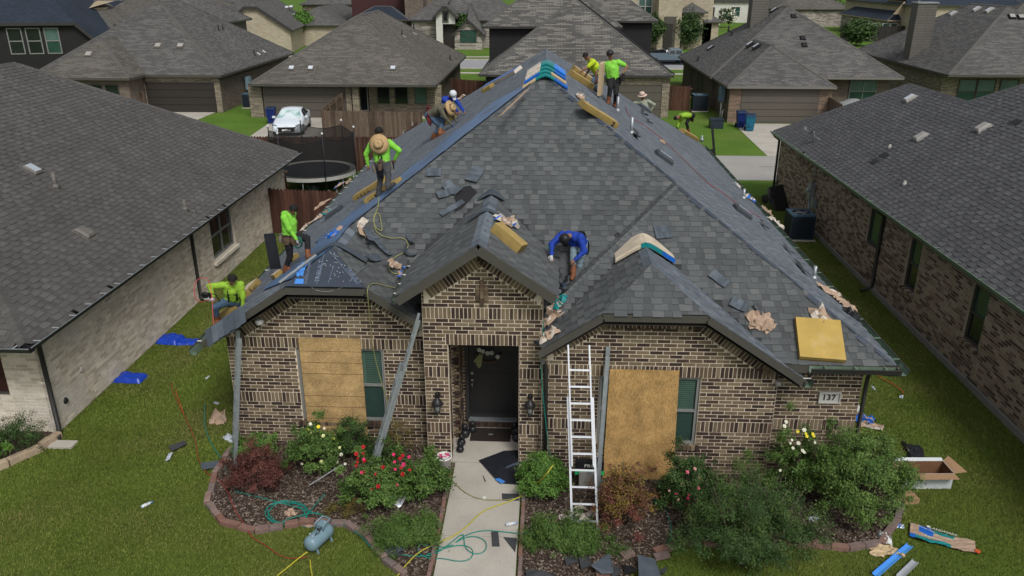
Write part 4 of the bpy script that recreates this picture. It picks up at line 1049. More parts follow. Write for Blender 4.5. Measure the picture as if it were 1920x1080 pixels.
def house(label, name, blocks, fas=None, base_loc=None):
 """blocks: dicts with x0,x1,y0,y1,ze,k,roof,wall, ov, z0"""
 b0 = blocks[0]; T = thing(name, label, 'house', ((b0['x0']+b0['x1'])/2, b0['y0'], 0))
 fs = MB(); caps = MB(); rm = {}; wm = {}
 for b in blocks:
  r = rm.setdefault(b['roof'].name, (MB(), b['roof']))[0]
  hip_roof(r, fs, b['x0'], b['x1'], b['y0'], b['y1'], b['ze'], b.get('k', .65))
  caps = MB(); hipcaps(caps, b['x0'], b['x1'], b['y0'], b['y1'], b['ze'], b.get('k', .65)); obj('hip_cap', caps, m_cap, T)
  ov = b.get('ov', .45); w = wm.setdefault(b['wall'].name, (MB(), b['wall']))[0]
  block_walls(w, b['x0']+ov, b['x1']-ov, b['y0']+b.get('ovf', ov), b['y1']-ov, b.get('z0', 0), b['ze']-.1)
 for m, mt in rm.values(): obj('roof', m, mt, T, uv=True)
 for m, mt in wm.values(): obj('wall', m, mt, T, uv=True)
 obj('fascia', fs, fas or m_fascia, T)
 return T
def front(px, py, Y): return GY(px, py, Y)
HA = house('brown brick house with a dark brown garage door beyond the left neighbour', 'brick_house',
 [dict(x0=-37.4,x1=-23.4,y0=57.6,y1=75,ze=2.72,k=.68,roof=m_sA,wall=m_bB), dict(x0=-36,x1=-29,y0=55.4,y1=66,ze=2.74,k=.68,roof=m_sB,wall=m_bB),
 dict(x0=-37.3,x1=-28.8,y0=70,y1=80,ze=5.45,k=.66,roof=m_sA,wall=m_siding_t)])
yw = 58.0
mb = MB(); mb.box((-29.9,yw,0),(-28.9+.0,yw+.3,2.6));
p0, p1 = front(276,180,yw), front(404,180,yw)
gx0, gx1 = p0.x, p1.x
q = MB(); q.poly([(gx1,yw,0),(-23.8,yw,0),(-23.8,yw,2.62),(gx1,yw,2.62)]); q.poly([(gx0-1,yw,2.15),(gx1,yw,2.15),(gx1,yw,2.62),(gx0-1,yw,2.62)]); q.poly([(-29.4,yw,0),(gx0,yw,0),(gx0,yw,2.62),(-29.4,yw,2.62)]); obj('garage_front', q, m_bA, HA, uv=True)
garage_door(HA, ((gx0+gx1)/2,yw-.01,0), gx1-gx0, 2.15, m_gar_dk)
for px in (178, 208): c = front(px,158,55.8); window(HA, (c.x,55.82,1.5), 1.0, 1.5, 'S', (1,0), m_win_frame_dk, m_glass)
HB = house('tan brick house behind the white car, broad brown-grey hip roof and covered patio', 'brick_house',
 [dict(x0=-20.7,x1=-7.65,y0=55.3,y1=75.9,ze=2.42,k=.65,roof=m_sB,wall=m_bB,ovf=2.2,ov=.5)])
yg = 56.0
q = MB()
for (a, b, z0, z1) in ((467,493,0,2.3),(648,660,0,2.3)):
 xa, xb = front(a+2,200,yg).x, front(b,200,yg).x; q.poly([(xa,yg,0),(xb,yg,0),(xb,yg,2.32),(xa,yg,2.32)]); q.poly([(xb,yg,0),(xb,yg+1.5,0),(xb,yg+1.5,2.32),(xb,yg,2.32)])
xa, xb = front(493,180,yg).x, front(648,180,yg).x
q.poly([(xa,yg,2.12),(xb,yg,2.12),(xb,yg,2.32),(xa,yg,2.32)])
obj('garage_front', q, m_bA, HB, uv=True); garage_door(HB, ((xa+xb)/2,yg+.06,0), xb-xa, 2.12, m_gar_t)
q = MB(); yh = 57.46; q.poly([(xb+.4,yh,0),(-8.1,yh,0),(-8.1,yh,2.3),(xb+.4,yh,2.3)]); obj('patio_wall', q, m_bA, HB, uv=True)
for a, b, gl in ((707,731,m_glass),(740,765,m_glass),(777,800,m_glass_g2)):
 x0, x1 = front(a,180,yh).x, front(b,180,yh).x; window(HB, ((x0+x1)/2,yh-.03,1.45), x1-x0, 1.35, 'S', (1,0), m_win_frame_dk, gl, depth=.05)
x0, x1 = front(671,190,yh).x, front(693,190,yh).x; d = pane_door(HB, ((x0+x1)/2,yh-.03,.1), x1-x0, 2.1, m_fascia_dk)
g_ = MB(); g_.box((-.28,-.04,.25),(.28,-.022,1.9)); p = obj('pane', g_, m_glass, None); p.parent = d; g_ = MB(); g_.box((-.32,-.035,.2),(-.28,-.021,1.95)); g_.box((.28,-.035,.2),(.32,-.021,1.95)); g_.box((-.28,-.035,.2),(.28,-.021,.25)); p = obj('door_trim', g_, m_win_frame_w, None); p.parent = d
q = MB();
for px in (667, 822): x = front(px,180,yg-.2).x; q.box((x-.25,yg-.2,0),(x+.2,yg+.15,2.3))
obj('patio_post', q, m_bA, HB, uv=True)
q = MB(); q.box((-14.2,55.9,0),(-8,57.4,.06)); obj('patio_slab', q, m_conc, HB)
HC = house('dark two-storey house behind the roof peak, mottled grey shingles and a brick garage front', 'two_storey_house',
 [dict(x0=-4.85,x1=8.6,y0=56.7,y1=70,ze=2.97,k=.72,roof=m_sC,wall=m_siding), dict(x0=-4.95,x1=5.4,y0=61.8,y1=74,ze=5.85,k=.72,roof=m_sC,wall=m_siding,z0=2), dict(x0=-1,x1=9.0,y0=69.6,y1=80,ze=5.85,k=.72,roof=m_sC,wall=m_siding)], fas=m_fascia_dk)
yg = 57.05; q = MB()
xa, xb, xc = front(1168,190,yg).x, front(1240,190,yg).x, front(1254,190,yg).x
xz = front(1130,190,yg).x
q.poly([(xb,yg,0),(xc,yg,0),(xc,yg,2.85),(xb,yg,2.85)]); q.poly([(3.2,yg,2.3),(xb,yg,2.3),(xb,yg,2.85),(3.2,yg,2.85)]); q.poly([(2.6,yg,0),(3.3,yg,0),(3.3,yg,2.85),(2.6,yg,2.85)]); q.poly([(xc,yg,0),(xc,yg+1,0),(xc,yg+1,2.85),(xc,yg,2.85)]); obj('garage_front', q, m_bA, HC, uv=True)
garage_door(HC, ((3.3+xb)/2,yg+.08,0), xb-3.3, 2.3, m_gar_t)
q = MB(); k0, k1 = hip_polys(-4.85,8.6,56.7,70,2.97,.72)[1:]; a = Vector((8.6,56.7,3.0)); b = Vector(k1)
q.beam(a+Vector((.05,-.02,.05)), b+Vector((.05,0,.05)), .12, .05); obj('loose_hip_strip', q, m_black, HC)
HD = house('orange-brown brick house with taupe garage door and two blue bins', 'brick_house',
 [dict(x0=11.95,x1=19.15,y0=54.9,y1=70,ze=2.5,k=.66,roof=m_sA,wall=m_bB), dict(x0=11.8,x1=25.7,y0=60.2,y1=75.7,ze=2.5,k=.66,roof=m_sA,wall=m_bB,ovf=1.2)], fas=m_fascia_lt)
yg = 55.3; q = MB(); x0, xa, xb, x1 = front(1366,200,yg).x, front(1388,200,yg).x, front(1534,200,yg).x, front(1557,200,yg).x
q.poly([(x0,yg,0),(xa,yg,0),(xa,yg,2.42),(x0,yg,2.42)]); q.poly([(xb,yg,0),(x1,yg,0),(x1,yg,2.42),(xb,yg,2.42)]); q.poly([(xa,yg,2.28),(xb,yg,2.28),(xb,yg,2.42),(xa,yg,2.42)]); obj('garage_front', q, m_bC, HD, uv=True)
garage_door(HD, ((xa+xb)/2,yg-.02,0), xb-xa, 2.28, m_gar_t, rows=5)
mb = MB(); nD = Vector((-.66,0,1)); c = GP(1420,40,nD,(11.8,60,2.5)); mb.box((c.x-.7,c.y-.7,c.z-.6),(c.x+.6,c.y+.6,c.z+3.2)); ch = obj('chimney', mb, m_siding_t, HD, uv=True)
mb = MB(); mb.box((c.x-.76,c.y-.76,c.z+3.2),(c.x+.66,c.y+.66,c.z+3.32)); obj('chimney_cap', mb, m_galv, ch)
for px, py in ((1407,84),(1419,88),(1333,91),(1452,20)):
 p = GP(px, py, nD, (11.8,60,2.5)); roof_vent(HD, p, nD, (.5,.6,.16), m_black, topmat=m_v3t)
for px, py in ((1309,113),(1366,57),(1372,66)):
 p = GP(px, py, nD, (11.8,60,2.5)); vent_pipe(HD, p, .4, .06, m_black)
nS = Vector((0,-.66,1));
for px, py in ((1505,72),(1508,85),(1488,31)):
 p = GP(px, py, nS, (20,60.2,2.5)); roof_vent(HD, p, nS, (.4,.4,.14), m_black)
for py, px, w in ((135,1297,.6),(150,1309,.45),(155,1316,.45)):
 p = GP(px, py, (1,0,0), (12.2,0,0)); window(HD, (12.21,p.y,1.5), .7, 1.5, 'W', (1,0), m_win_frame_dk, m_glass_g)
p = front(1618,165,61.4); window(HD, (p.x,61.32,1.35), 2.0, 1.6, 'S', (2,1), m_win_frame, m_glass_g2, two_tone=(m_glass_g2,m_glass_g))
HE = house('large brick house at the upper right with a tall siding chimney', 'brick_house',
 [dict(x0=28.6,x1=42,y0=59.9,y1=79,ze=2.75,k=.66,roof=m_sA,wall=m_bA,ovf=1.6), dict(x0=33,x1=55,y0=66,y1=80,ze=2.9,k=.62,roof=m_sB,wall=m_bA)], fas=m_fascia)
nE2 = Vector((-.66,0,1)); mb = MB(); c = GP(1718,98,nE2,(28.6,60,2.75)); mb.box((c.x-.75,c.y-.6,c.z-.6),(c.x+.75,c.y+.6,c.z+3.75)); ch = obj('chimney', mb, m_siding_t, HE, uv=True)
mb = MB(); mb.box((c.x-.82,c.y-.67,c.z+3.75),(c.x+.82,c.y+.67,c.z+3.85)); obj('chimney_cap', mb, m_galv, ch)
for px, py in ((1787,26),(1831,18),(1855,20)):
 p = GP(px, py, nE2, (28.6,60,2.75)); roof_vent(HE, p, nE2, (.5,.6,.16), m_v3, topmat=m_v3t)
nS2 = Vector((0,-.66,1))
for px, py in ((1897,32),(1914,33)):
 p = GP(px, py, nS2, (30,59.9,2.75)); roof_vent(HE, p, nS2, (.5,.5,.16), m_black, topmat=m_v3)
for px in (1815, 1850, 1893): p = front(px,157,61.45); window(HE, (p.x,61.42,1.4), 1.3, 1.7, 'S', (1,1), m_win_frame_dk, m_glass_g2, two_tone=(m_glass_g2,m_glass_g))
nA = Vector((0,-.68,1))
for px, py in ((297,87),(339,87)): p = GP(px, py, nA, (-30,57.6,2.72)); roof_vent(HA, p, nA, (.5,.5,.16), m_ventb, topmat=m_v3)
p = GP(167,103, nA, (-33,55.4,2.74)); roof_vent(HA, p, nA, (.5,.5,.16), m_ventb, topmat=m_v3)
nA2 = Vector((.68,0,1))
for px, py in ((477,103),(410,57),(418,55)): p = GP(px, py, nA2, (-23.4,60,2.72)); vent_pipe(HA, p, .45, .05, m_black)
for px, py in ((484,103),(494,99)): p = GP(px, py, nA2, (-23.4,60,2.72)); roof_vent(HA, p, nA2, (.4,.4,.14), m_ventb, topmat=m_v3t)
nB = Vector((0,-.65,1))
for px, py in ((547,129),(583,129),(737,129)): p = GP(px, py, nB, (-15,55.3,2.42)); roof_vent(HB, p, nB, (.42,.42,.15), m_ventb, topmat=m_v3t)
nB2 = Vector((.65,0,1))
for px, py in ((754,66),(776,52),(844,112)): p = GP(px, py, nB2, (-7.65,60,2.42)); vent_pipe(HB, p, .4, .05, m_black)
for px, py in ((777,65),(757,70)): p = GP(px, py, nB2, (-7.65,60,2.42)); roof_vent(HB, p, nB2, (.35,.4,.12), m_ventb, topmat=m_v3)
 # ------------------------------------------------------------------ far houses
def gabled(label, name, c, rz, W, D, zc, ze, clipw, roof, wallm, fas, ax=0, rise=1.0):
 """front with a clipped gable; local x along the front, y into the house"""
 T = thing(name, label, 'house', c, rz)
 zr_ = ze + (zc-ze)*(W/2)/((W-clipw)/2); k = (zr_-ze)/(W/2); zr_ = zc+(zr_-zc)*rise
 q = MB(); q.poly([(-W/2,0,0),(W/2,0,0),(W/2,0,ze),(clipw/2,0,zc),(-clipw/2,0,zc),(-W/2,0,ze)]); q.poly([(W/2,0,0),(W/2,D,0),(W/2,D,ze),(W/2,0,ze)]); q.poly([(-W/2,D,0),(-W/2,0,0),(-W/2,0,ze),(-W/2,D,ze)])
 obj('wall', q, wallm, T, world=False, uv=True)
 o = .4; dy = (zr_-zc)/.7
 r = MB(); zo = ze-o*k+.05
 r.slab([(-W/2-o,-o,zo),(-clipw/2,-o,zc+.05),(ax,dy-o,zr_+.05),(ax,D,zr_+.05),(-W/2-o,D,zo)][::-1], .12) ; r.slab([(W/2+o,-o,zo),(W/2+o,D,zo),(ax,D,zr_+.05),(ax,dy-o,zr_+.05),(clipw/2,-o,zc+.05)], .12)
 r.slab([(-clipw/2,-o,zc+.05),(clipw/2,-o,zc+.05),(ax,dy-o,zr_+.05)], .12)
 obj('roof', r, roof, T, world=False, uv=True)
 f = MB()
 for a, b in (((-W/2-o,-o-.03,zo-.12),(-clipw/2,-o-.03,zc-.07)), ((-clipw/2,-o-.03,zc-.07),(clipw/2,-o-.03,zc-.07)), ((clipw/2,-o-.03,zc-.07),(W/2+o,-o-.03,zo-.12))): f.beam(a, b, .05, .28)
 obj('fascia', f, fas, T, world=False); return T
def wlocal(T, x, z, w, h, gl, fr, nx=1, nz=1, tt=None):
 rot = T.rotation_euler.z; T.rotation_euler = (0,0,0); loc = T.location.copy()
 o = window(T, (loc.x+x, loc.y-.03, z), w, h, 'S', (nx, nz), fr, gl, depth=.05, two_tone=tt, bar=.09); T.rotation_euler = (0,0,rot); return o
c = GY(80,90,74); HF = gabled('black-walled house with navy roof and three tall windows at the upper left edge', 'dark_house', (c.x,74,0), math.radians(14), 11.8, 16, 5.3, 2.6, 6.4, m_sN, m_siding, m_fascia_dk, ax=-6.2, rise=2.6)
for i_, x in enumerate((-2.1,-.55,1.0)): wlocal(HF, x, 3.75, 1.25, 2.3, m_glass, m_win_frame, 1, 1, (m_glass_g2, m_glass_g) if i_ == 2 else None)
vent_pipe(HF, tuple(GY(105,36,78)), .5, .06, m_black)
def far_block(label, name, px0, px1, py, ze, depth, k, roof, wallm, fas=None, **kw):
 a, b = G(px0, py, ze), G(px1, py, ze); y = (a.y+b.y)/2
 return house(label, name, [dict(x0=a.x,x1=b.x,y0=y,y1=y+depth,ze=ze,k=k,roof=roof,wall=wallm,**kw)], fas=fas or m_fascia)
HG = far_block('distant house with brown-grey roof and two small tan dormers above the black-walled house', 'brick_house', 10, 215, 52, 4.4, 40, .5, m_sB, m_bB)
for px in (78, 129):
 y_ = HG.location.y+1.6; p = GY(px, 16, y_); q = MB(); w_ = 1.6 if px == 78 else 2.0
 q.poly([(p.x-w_,y_,p.z-2.2),(p.x+w_,y_,p.z-2.2),(p.x+w_,y_,p.z),(p.x-w_,y_,p.z)]); q.poly([(p.x+w_,y_,p.z-2.2),(p.x+w_,y_+4,p.z),(p.x+w_,y_,p.z)]); q.poly([(p.x-w_-.3,y_-.3,p.z+.05),(p.x+w_+.3,y_-.3,p.z+.05),(p.x+w_+.3,y_+5,p.z+.6),(p.x-w_-.3,y_+5,p.z+.6)])
 dm = obj('dormer', q, m_tan_sid, HG)
 g_ = MB(); g_.box((p.x-.5,y_-.06,p.z-1.5),(p.x+.5,y_-.01,p.z-.4)); obj('dormer_window', g_, m_glass, dm)
c = GY(205,66,88); HH = gabled('white stucco house front with navy roof and green arched window at the upper left', 'white_house', (c.x,88,0), math.radians(6), 8, 14, c.z+1.6, c.z-.6, 3.4, m_sN, m_stucco, m_fascia_dk)
wlocal(HH, .8, c.z-.6, 2.2, 1.4, m_glass_g2, m_gutter_green, 2, 0)
HI = far_block('distant grey-roofed house with pale brick wall behind the two round trees', 'brick_house', 528, 640, 47, 2.8, 22, .55, m_sA, m_bD)
for px, py in ((523,16),(538,15),(546,14),(550,30)): p = GP(px, py, (0,-.55,1), (HI.location.x,HI.location.y,2.8)); roof_vent(HI, p, (0,-.55,1), (.6,.6,.2), m_ventb, topmat=m_v3t)
p = GY(541,65,HI.location.y+.42); g_ = MB(); g_.box((p.x-.3,p.y-.02,.4),(p.x+.3,p.y,3.0)); obj('downspout', g_, m_black, HI)
c = GY(475,50,104); HI2 = gabled('distant brick gable with grey roof left of the two round trees', 'brick_house', (c.x,104,0), math.radians(8), 9, 18, 5.6, 3.0, 1.4, m_sA, m_bD, m_fascia_dk)
HI3 = far_block('distant house roofs in the upper left between the black house and the round trees', 'brick_house', 405, 470, 22, 4.6, 14, .55, m_sA, m_siding_t)
c = GY(740,25,116); T = house('dark red two-storey house with small white windows at the top edge, left of centre', 'red_house', [dict(x0=c.x-7,x1=c.x+2.2,y0=118,y1=130,ze=8.8,k=.6,roof=m_sN,wall=MAT('dark_red_siding', (.05,.018,.018), rough=.7)), dict(x0=c.x-6,x1=c.x+2.4,y0=114,y1=120,ze=3.6,k=.55,roof=m_sN,wall=m_bB), dict(x0=c.x+1.2,x1=c.x+4.6,y0=114.5,y1=119,ze=8.8,k=.5,roof=m_sB,wall=m_bB)])
for dx in (-3.6,-2.0,-.6): window(T, (c.x+dx,118.4,7.4), 1.1, 1.4, 'S', (1,0), m_win_frame_w, m_glass_g2, bar=.12)
c = GY(790,25,150); T = house('distant stone house with brown chimney at the top edge behind the yellow-green tree', 'stone_house', [dict(x0=c.x-6,x1=c.x+5,y0=150,y1=165,ze=7,k=.6,roof=m_sA,wall=m_bS)])
window(T, (c.x-.6,150.4,4.2), 1.6, 3, 'S', (1,1), m_win_frame_w, m_glass_g2, bar=.15); mb = MB(); mb.box((c.x+1,149,0),(c.x+4,151,6.4)); obj('chimney', mb, m_bB, T, uv=True)
T = far_block('navy-roofed house at the top edge behind the white gabled house', 'navy_roof_house', 800, 925, 20, 3.2, 26, .6, m_sN, m_bB)
c = G(836, 84); HK = house('house across the street with white stucco entrance gable and stone wing', 'stone_house', [dict(x0=c.x-4.5,x1=c.x+10.5,y0=113,y1=128,ze=3.6,k=.75,roof=m_sA,wall=m_bS)], fas=m_fascia_dk)
c0 = GY(836,60,111.5); zo_ = GY(836,45,111.5).z; q = MB(); w_ = 2.9; zt = GY(836,14,111.5).z; ze_ = GY(836,28,111.5).z
x0, x1 = GY(818,60,111.5).x, GY(854,60,111.5).x
q.poly([(x0,111.5,0),(x0+.9,111.5,0),(x0+.9,111.5,zo_),(x1,111.5,zo_),(x1,111.5,ze_),(x1-1.1,111.5,zt),(x0+1.1,111.5,zt),(x0,111.5,ze_)]); q.poly([(x0,113.5,0),(x0,111.5,0),(x0,111.5,ze_),(x0,113.5,ze_)]); obj('entrance_gable', q, m_stucco, HK)
r = MB(); o = .4
r.slab([(x0-o,111,ze_-.3),(x0+1.1,111,zt+.2),(x0+1.1,116,zt+.2),(x0-o,116,ze_-.3)][::-1], .15); r.slab([(x1+o,111,ze_-.3),(x1+o,116,ze_-.3),(x1-1.1,116,zt+.2),(x1-1.1,111,zt+.2)][::-1], .15); r.slab([(x0+1.1,111,zt+.2),(x1-1.1,111,zt+.2),(x1-1.1,116,zt+.9),(x0+1.1,116,zt+.9)], .15); obj('gable_roof', r, m_sA, HK, uv=True)
f = MB();
for a, b in (((x0-o,110.96,ze_-.45),(x0+1.1,110.96,zt+.05)), ((x0+1.1,110.96,zt+.05),(x1-1.1,110.96,zt+.05)), ((x1-1.1,110.96,zt+.05),(x1+o,110.96,ze_-.45))): f.beam(a, b, .08, .22)
obj('gable_fascia', f, m_fascia_dk, HK)
g_ = MB(); cx = (x0+x1)/2; cz = GY(836,31,111.5).z; g_.box((cx-.42,111.4,cz-.75),(cx+.42,111.47,cz+.75)); wf = obj('window', g_, m_win_frame_dk, HK); g_ = MB(); g_.box((cx-.24,111.37,cz-.5),(cx+.24,111.39,cz+.5)); obj('pane', g_, m_glass, wf)
g_ = MB(); g_.box((x0+.9,112.4,0),(x1,112.5,zo_+.2)); obj('entrance_recess', g_, m_gar_dk, HK)
xs0, xs1 = GY(852,60,110.5).x, GY(904,60,110.5).x; zs = GY(870,40,110.5).z
q = MB(); q.poly([(xs0,110.5,0),(xs1,110.5,0),(xs1,110.5,zs-1.6),(xs1-1.8,110.5,zs),(xs0+1.8,110.5,zs),(xs0,110.5,zs-1.6)]); q.poly([(xs1,110.5,0),(xs1,113.6,0),(xs1,113.6,zs-1.6),(xs1,110.5,zs-1.6)]); obj('stone_wing', q, m_bS, HK, uv=True)
f = MB()
for a, b in (((xs0-.3,110.1,zs-1.8),(xs0+1.8,110.1,zs+.1)), ((xs0+1.8,110.1,zs+.1),(xs1-1.8,110.1,zs+.1)), ((xs1-1.8,110.1,zs+.1),(xs1+.4,110.1,zs-1.9))): f.beam(a, b, .08, .25)
obj('wing_fascia', f, m_fascia_dk, HK)
r = MB(); r.slab([(xs0+1.8,110.1,zs+.3),(xs1-1.8,110.1,zs+.3),((xs0+xs1)/2,113,zs+2.0)], .12); r.slab([(xs1-1.8,110.1,zs+.3),(xs1+.4,110.1,zs-1.7),(xs1+.4,116,zs-1.7),((xs0+xs1)/2,116,zs+2.2),((xs0+xs1)/2,113,zs+2.0)], .12); obj('wing_roof', r, m_sA, HK, uv=True)
window(HK, ((xs0+xs1)/2,110.45,1.7), 2.2, 1.6, 'S', (2,1), m_win_frame_dk, m_glass_g)
c = GY(1245,50,112)
HL = house('pale tan brick two-storey house across the street with a tall dark front door', 'two_storey_house', [dict(x0=c.x-8,x1=c.x+7.2,y0=114,y1=130,ze=8.6,k=.6,roof=m_sA,wall=m_bD), dict(x0=GY(1275,40,113).x-.2,x1=GY(1325,24,113).x,y0=112,y1=119,ze=GY(1300,23,112).z,k=.6,roof=m_sA,wall=m_bD), dict(x0=GY(1319,40,114).x-.8,x1=GY(1356,40,114).x,y0=114,y1=120,ze=GY(1335,41,114).z,k=.6,roof=m_sA,wall=m_bD)])
x0, x1 = GY(1233,50,111).x, GY(1277,50,111).x; q = MB(); q.box((x0,111,0),(x1,114.3,8.8)); obj('entrance_block', q, m_bD, HL, uv=True)
xa, xb = GY(1244,60,111).x, GY(1266,60,111).x; zt = GY(1255,31,111).z; q = MB(); q.box((xa,110.9,0),(xb,110.99,zt)); obj('entrance_opening', q, m_win_frame_dk, HL); q = MB(); q.box((xa+.1,110.8,.2),(xa+1.15,110.89,zt-.9)); obj('door', q, m_gar_dk, HL)
x_ = GY(1210,12,114.3).x; window(HL, (x_,114.4,GY(1210,12,114.3).z), 1.9, 2.0, 'S', (2,1), m_win_frame_w, m_glass_g2, bar=.1, two_tone=(m_glass_g2,m_glass_g))
x_ = GY(1296,56,112.3).x; window(HL, (x_,112.4,GY(1296,56,112.3).z), 2.4, 2.2, 'S', (2,1), m_win_frame_w, m_glass_g, bar=.1)
a, b = G(1592,28,2.9), G(1672,38,2.9)
HM = house('pale stone house with navy roof and cream gables at the upper right', 'stone_house', [dict(x0=a.x,x1=a.x+30,y0=b.y,y1=b.y+22,ze=2.9,k=.6,roof=m_sN,wall=m_bS)], fas=m_tan_sid)
yM = b.y
q = MB(); x0, x1 = GY(1674,28,yM-.5).x, GY(1710,28,yM-.5).x; z0, zt = GY(1690,27,yM-.5).z, GY(1693,2,yM-.5).z; q.poly([(x0,yM-.5,z0),(x1,yM-.5,z0),((x0+x1)/2,yM-.5,zt)]); q.poly([(x1,yM-.5,z0),(x1,yM+6,z0),((x0+x1)/2,yM+6,zt),((x0+x1)/2,yM-.5,zt)]); obj('cream_gable', q, m_tan_sid, HM)
q = MB(); q.poly([(x1+.3,yM-.6,z0-.1),(x1+.3,yM+6,z0-.1),((x0+x1)/2,yM+6,zt+.25),((x0+x1)/2,yM-.6,zt+.25)]); obj('gable_roof', q, m_sN, HM, uv=True)
for px in (1612,1627,1637,1662,1677,1700): p = GY(px,44,yM+.4); window(HM, (p.x,yM+.42,1.6), 1.1, 1.7, 'S', (1,1), m_win_frame_w, m_glass_g, bar=.1)
T = far_block('cream gabled house with navy roof at the top right corner', 'navy_roof_house', 1715, 1930, 10, 5.2, 30, .5, m_sN, m_bD)
c = GY(1370,20,175); T = house('white house at the top edge behind the stop sign', 'white_house', [dict(x0=c.x-7,x1=c.x+9,y0=175,y1=188,ze=4.2,k=.6,roof=m_fascia_dk,wall=m_stucco)]); window(T, (c.x+1,175.4,2.2), 2, 1.8, 'S', (2,1), m_win_frame_w, m_glass_g)
g_ = MB(); g_.box((c.x-4.6,175.3,0),(c.x-3.2,175.44,3)); obj('door', g_, m_gar_dk, T)
p = G(1383,26); T = thing('stop_sign', 'small red octagonal stop sign on a post at the far street corner', 'road sign', (p.x,p.y,0)); h_ = GY(1383,13,p.y).z
mb = MB(); mb.tube([(0,0,0),(0,0,h_-.2)], .05, 6); obj('post', mb, m_galv, T, world=False); mb = MB(); mb.lathe([(.62,-.02),(.62,.02)], (0,-.05,h_), 8, 'y'); sg = obj('sign_plate', mb, MAT('stop_red', (.55,.03,.03), rough=.5), T, world=False)
text_mesh('lettering', 'STOP', .42, m_white, sg, MX((p.x,p.y-.09,h_),(1,0,0),(0,-1,0)), extrude=.002)
T = far_block('distant grey-roofed house at the top edge above the flowering bushes', 'brick_house', 1452, 1600, 17, 3.2, 20, .5, m_sB, m_bS)
for i_, (px0, px1, py, rf) in enumerate(((215,330,30,m_sN),(560,680,8,m_sA),(230,420,6,m_sA))):
 far_block(('navy-roofed house wedged between the white stucco front and the brown brick house', 'distant grey roof at the top edge above the round trees', 'distant grey roof at the top edge above the brown brick house')[i_], 'brick_house', px0, px1, py, 4, 16, .5, rf, m_bB)
 # ------------------------------------------------------------------ people
m_skin = MAT('skin_tan', (.22,.115,.07), rough=.6, var=.08, vs=12)
m_hair = MAT('black_hair', (.010,.009,.009), rough=.7, var=.2, vs=40, bump=.6, bs=120)
m_lime = MAT('lime_shirt', (.20,.54,.055), rough=.8, var=.10, vs=7, bump=.3, bs=20)
m_yell = MAT('yellow_lime_shirt', (.42,.56,.02), rough=.8, var=.10, vs=7, bump=.3, bs=20)
m_lime2 = MAT('yellow_green_shirt', (.24,.42,.035), rough=.8, var=.12, vs=7, bump=.3, bs=20)
m_blue = MAT('royal_blue_shirt', (.010,.042,.30), rough=.75, var=.12, vs=7, bump=.3, bs=20)
m_olive = MAT('olive_grey_shirt', (.105,.10,.07), rough=.85, var=.12, vs=7, bump=.3, bs=20)
m_greyg = MAT('pale_grey_green_shirt', (.26,.29,.22), rough=.85, var=.1, vs=7, bump=.3, bs=20)
m_jean = MAT('blue_jeans', (.055,.095,.15), rough=.9, var=.3, vs=6, bump=.3, bs=25)
m_jean_l = MAT('light_jeans', (.17,.24,.28), rough=.9, var=.3, vs=6, bump=.3, bs=25)
m_jean_g = MAT('grey_jeans', (.045,.047,.052), rough=.9, var=.3, vs=6, bump=.3, bs=25)
m_blk = MAT('black_trousers', (.013,.013,.015), rough=.85, var=.25, vs=6, bump=.3, bs=25)
m_boot = MAT('brown_leather_boots', (.17,.065,.03), rough=.7, var=.25, vs=12)
m_shoe = MAT('black_white_trainers', (.03,.03,.032), rough=.7, var=.2, vs=12)
m_glove_w = MAT('white_glove', (.5,.5,.5), rough=.8); m_glove_g = MAT('grey_glove', (.28,.30,.31), rough=.85); m_glove_b = MAT('blue_glove', (.02,.04,.22), rough=.8)
m_glove_o = MAT('orange_palm_glove', (.75,.18,.06), rough=.7)
m_straw = MAT('straw', (.42,.29,.145), rough=.85, var=.15, vs=25, bump=.5, bs=70)
m_straw_w = MAT('pale_straw', (.55,.42,.36), rough=.85, var=.12, vs=25)
m_leather = MAT('brown_tool_leather', (.10,.065,.045), rough=.8, var=.25, vs=10); m_bag_t = MAT('grey_tan_suede', (.20,.17,.14), rough=.9, var=.2, vs=10)
m_redbag = MAT('dark_red_bag', (.12,.02,.025), rough=.8, var=.2, vs=14)
def ik(a, t, l1, l2, hint):
 a, t = Vector(a), Vector(t); d = t-a; L = d.length
 if L > (l1+l2)*.995: t = a+d.normalized()*(l1+l2)*.995; d = t-a; L = d.length
 if L < abs(l1-l2)+.02: t = a+d.normalized()*(abs(l1-l2)+.02); d = t-a; L = d.length
 c = (l1*l1+L*L-l2*l2)/(2*l1*L); c = max(-1, min(1, c)); s = math.sqrt(1-c*c); u = d.normalized()
 h = Vector(hint); h = h-u*h.dot(u)
 if h.length < 1e-3: h = u.orthogonal()
 h.normalize(); return a+u*(l1*c)+h*(l1*s), t
def _capsule(mb, p, q, r1, r2, n=12):
 p, q = Vector(p), Vector(q); d = q-p; L = d.length
 if L < 1e-5: d = Vector((0,0,1)); q = p+d*1e-4; L = 1e-4
 d = d.normalized(); rows = []
 for k in range(1, 5): a = math.pi/2*k/5; rows.append((p-d*r1*math.cos(a), r1*math.sin(a)))
 rows += [(p, r1), (p.lerp(q, .5), (r1+r2)/2), (q, r2)]
 for k in range(4, 0, -1): a = math.pi/2*k/5; rows.append((q+d*r2*math.cos(a), r2*math.sin(a)))
 A = d.orthogonal().normalized(); B = d.cross(A); rings = []
 for c, r in rows: rings.append([mb.pt(c+(A*math.cos(t)+B*math.sin(t))*r) for t in (2*math.pi*j/n for j in range(n))])
 t0 = mb.pt(p-d*r1); t1 = mb.pt(q+d*r2)
 for k in range(len(rings)-1):
  for j in range(n): l = (j+1)%n; mb.face((rings[k][j], rings[k][l], rings[k+1][l], rings[k+1][j]))
 for j in range(n): l = (j+1)%n; mb.face((t0, rings[0][l], rings[0][j])); mb.face((t1, rings[-1][j], rings[-1][l]))
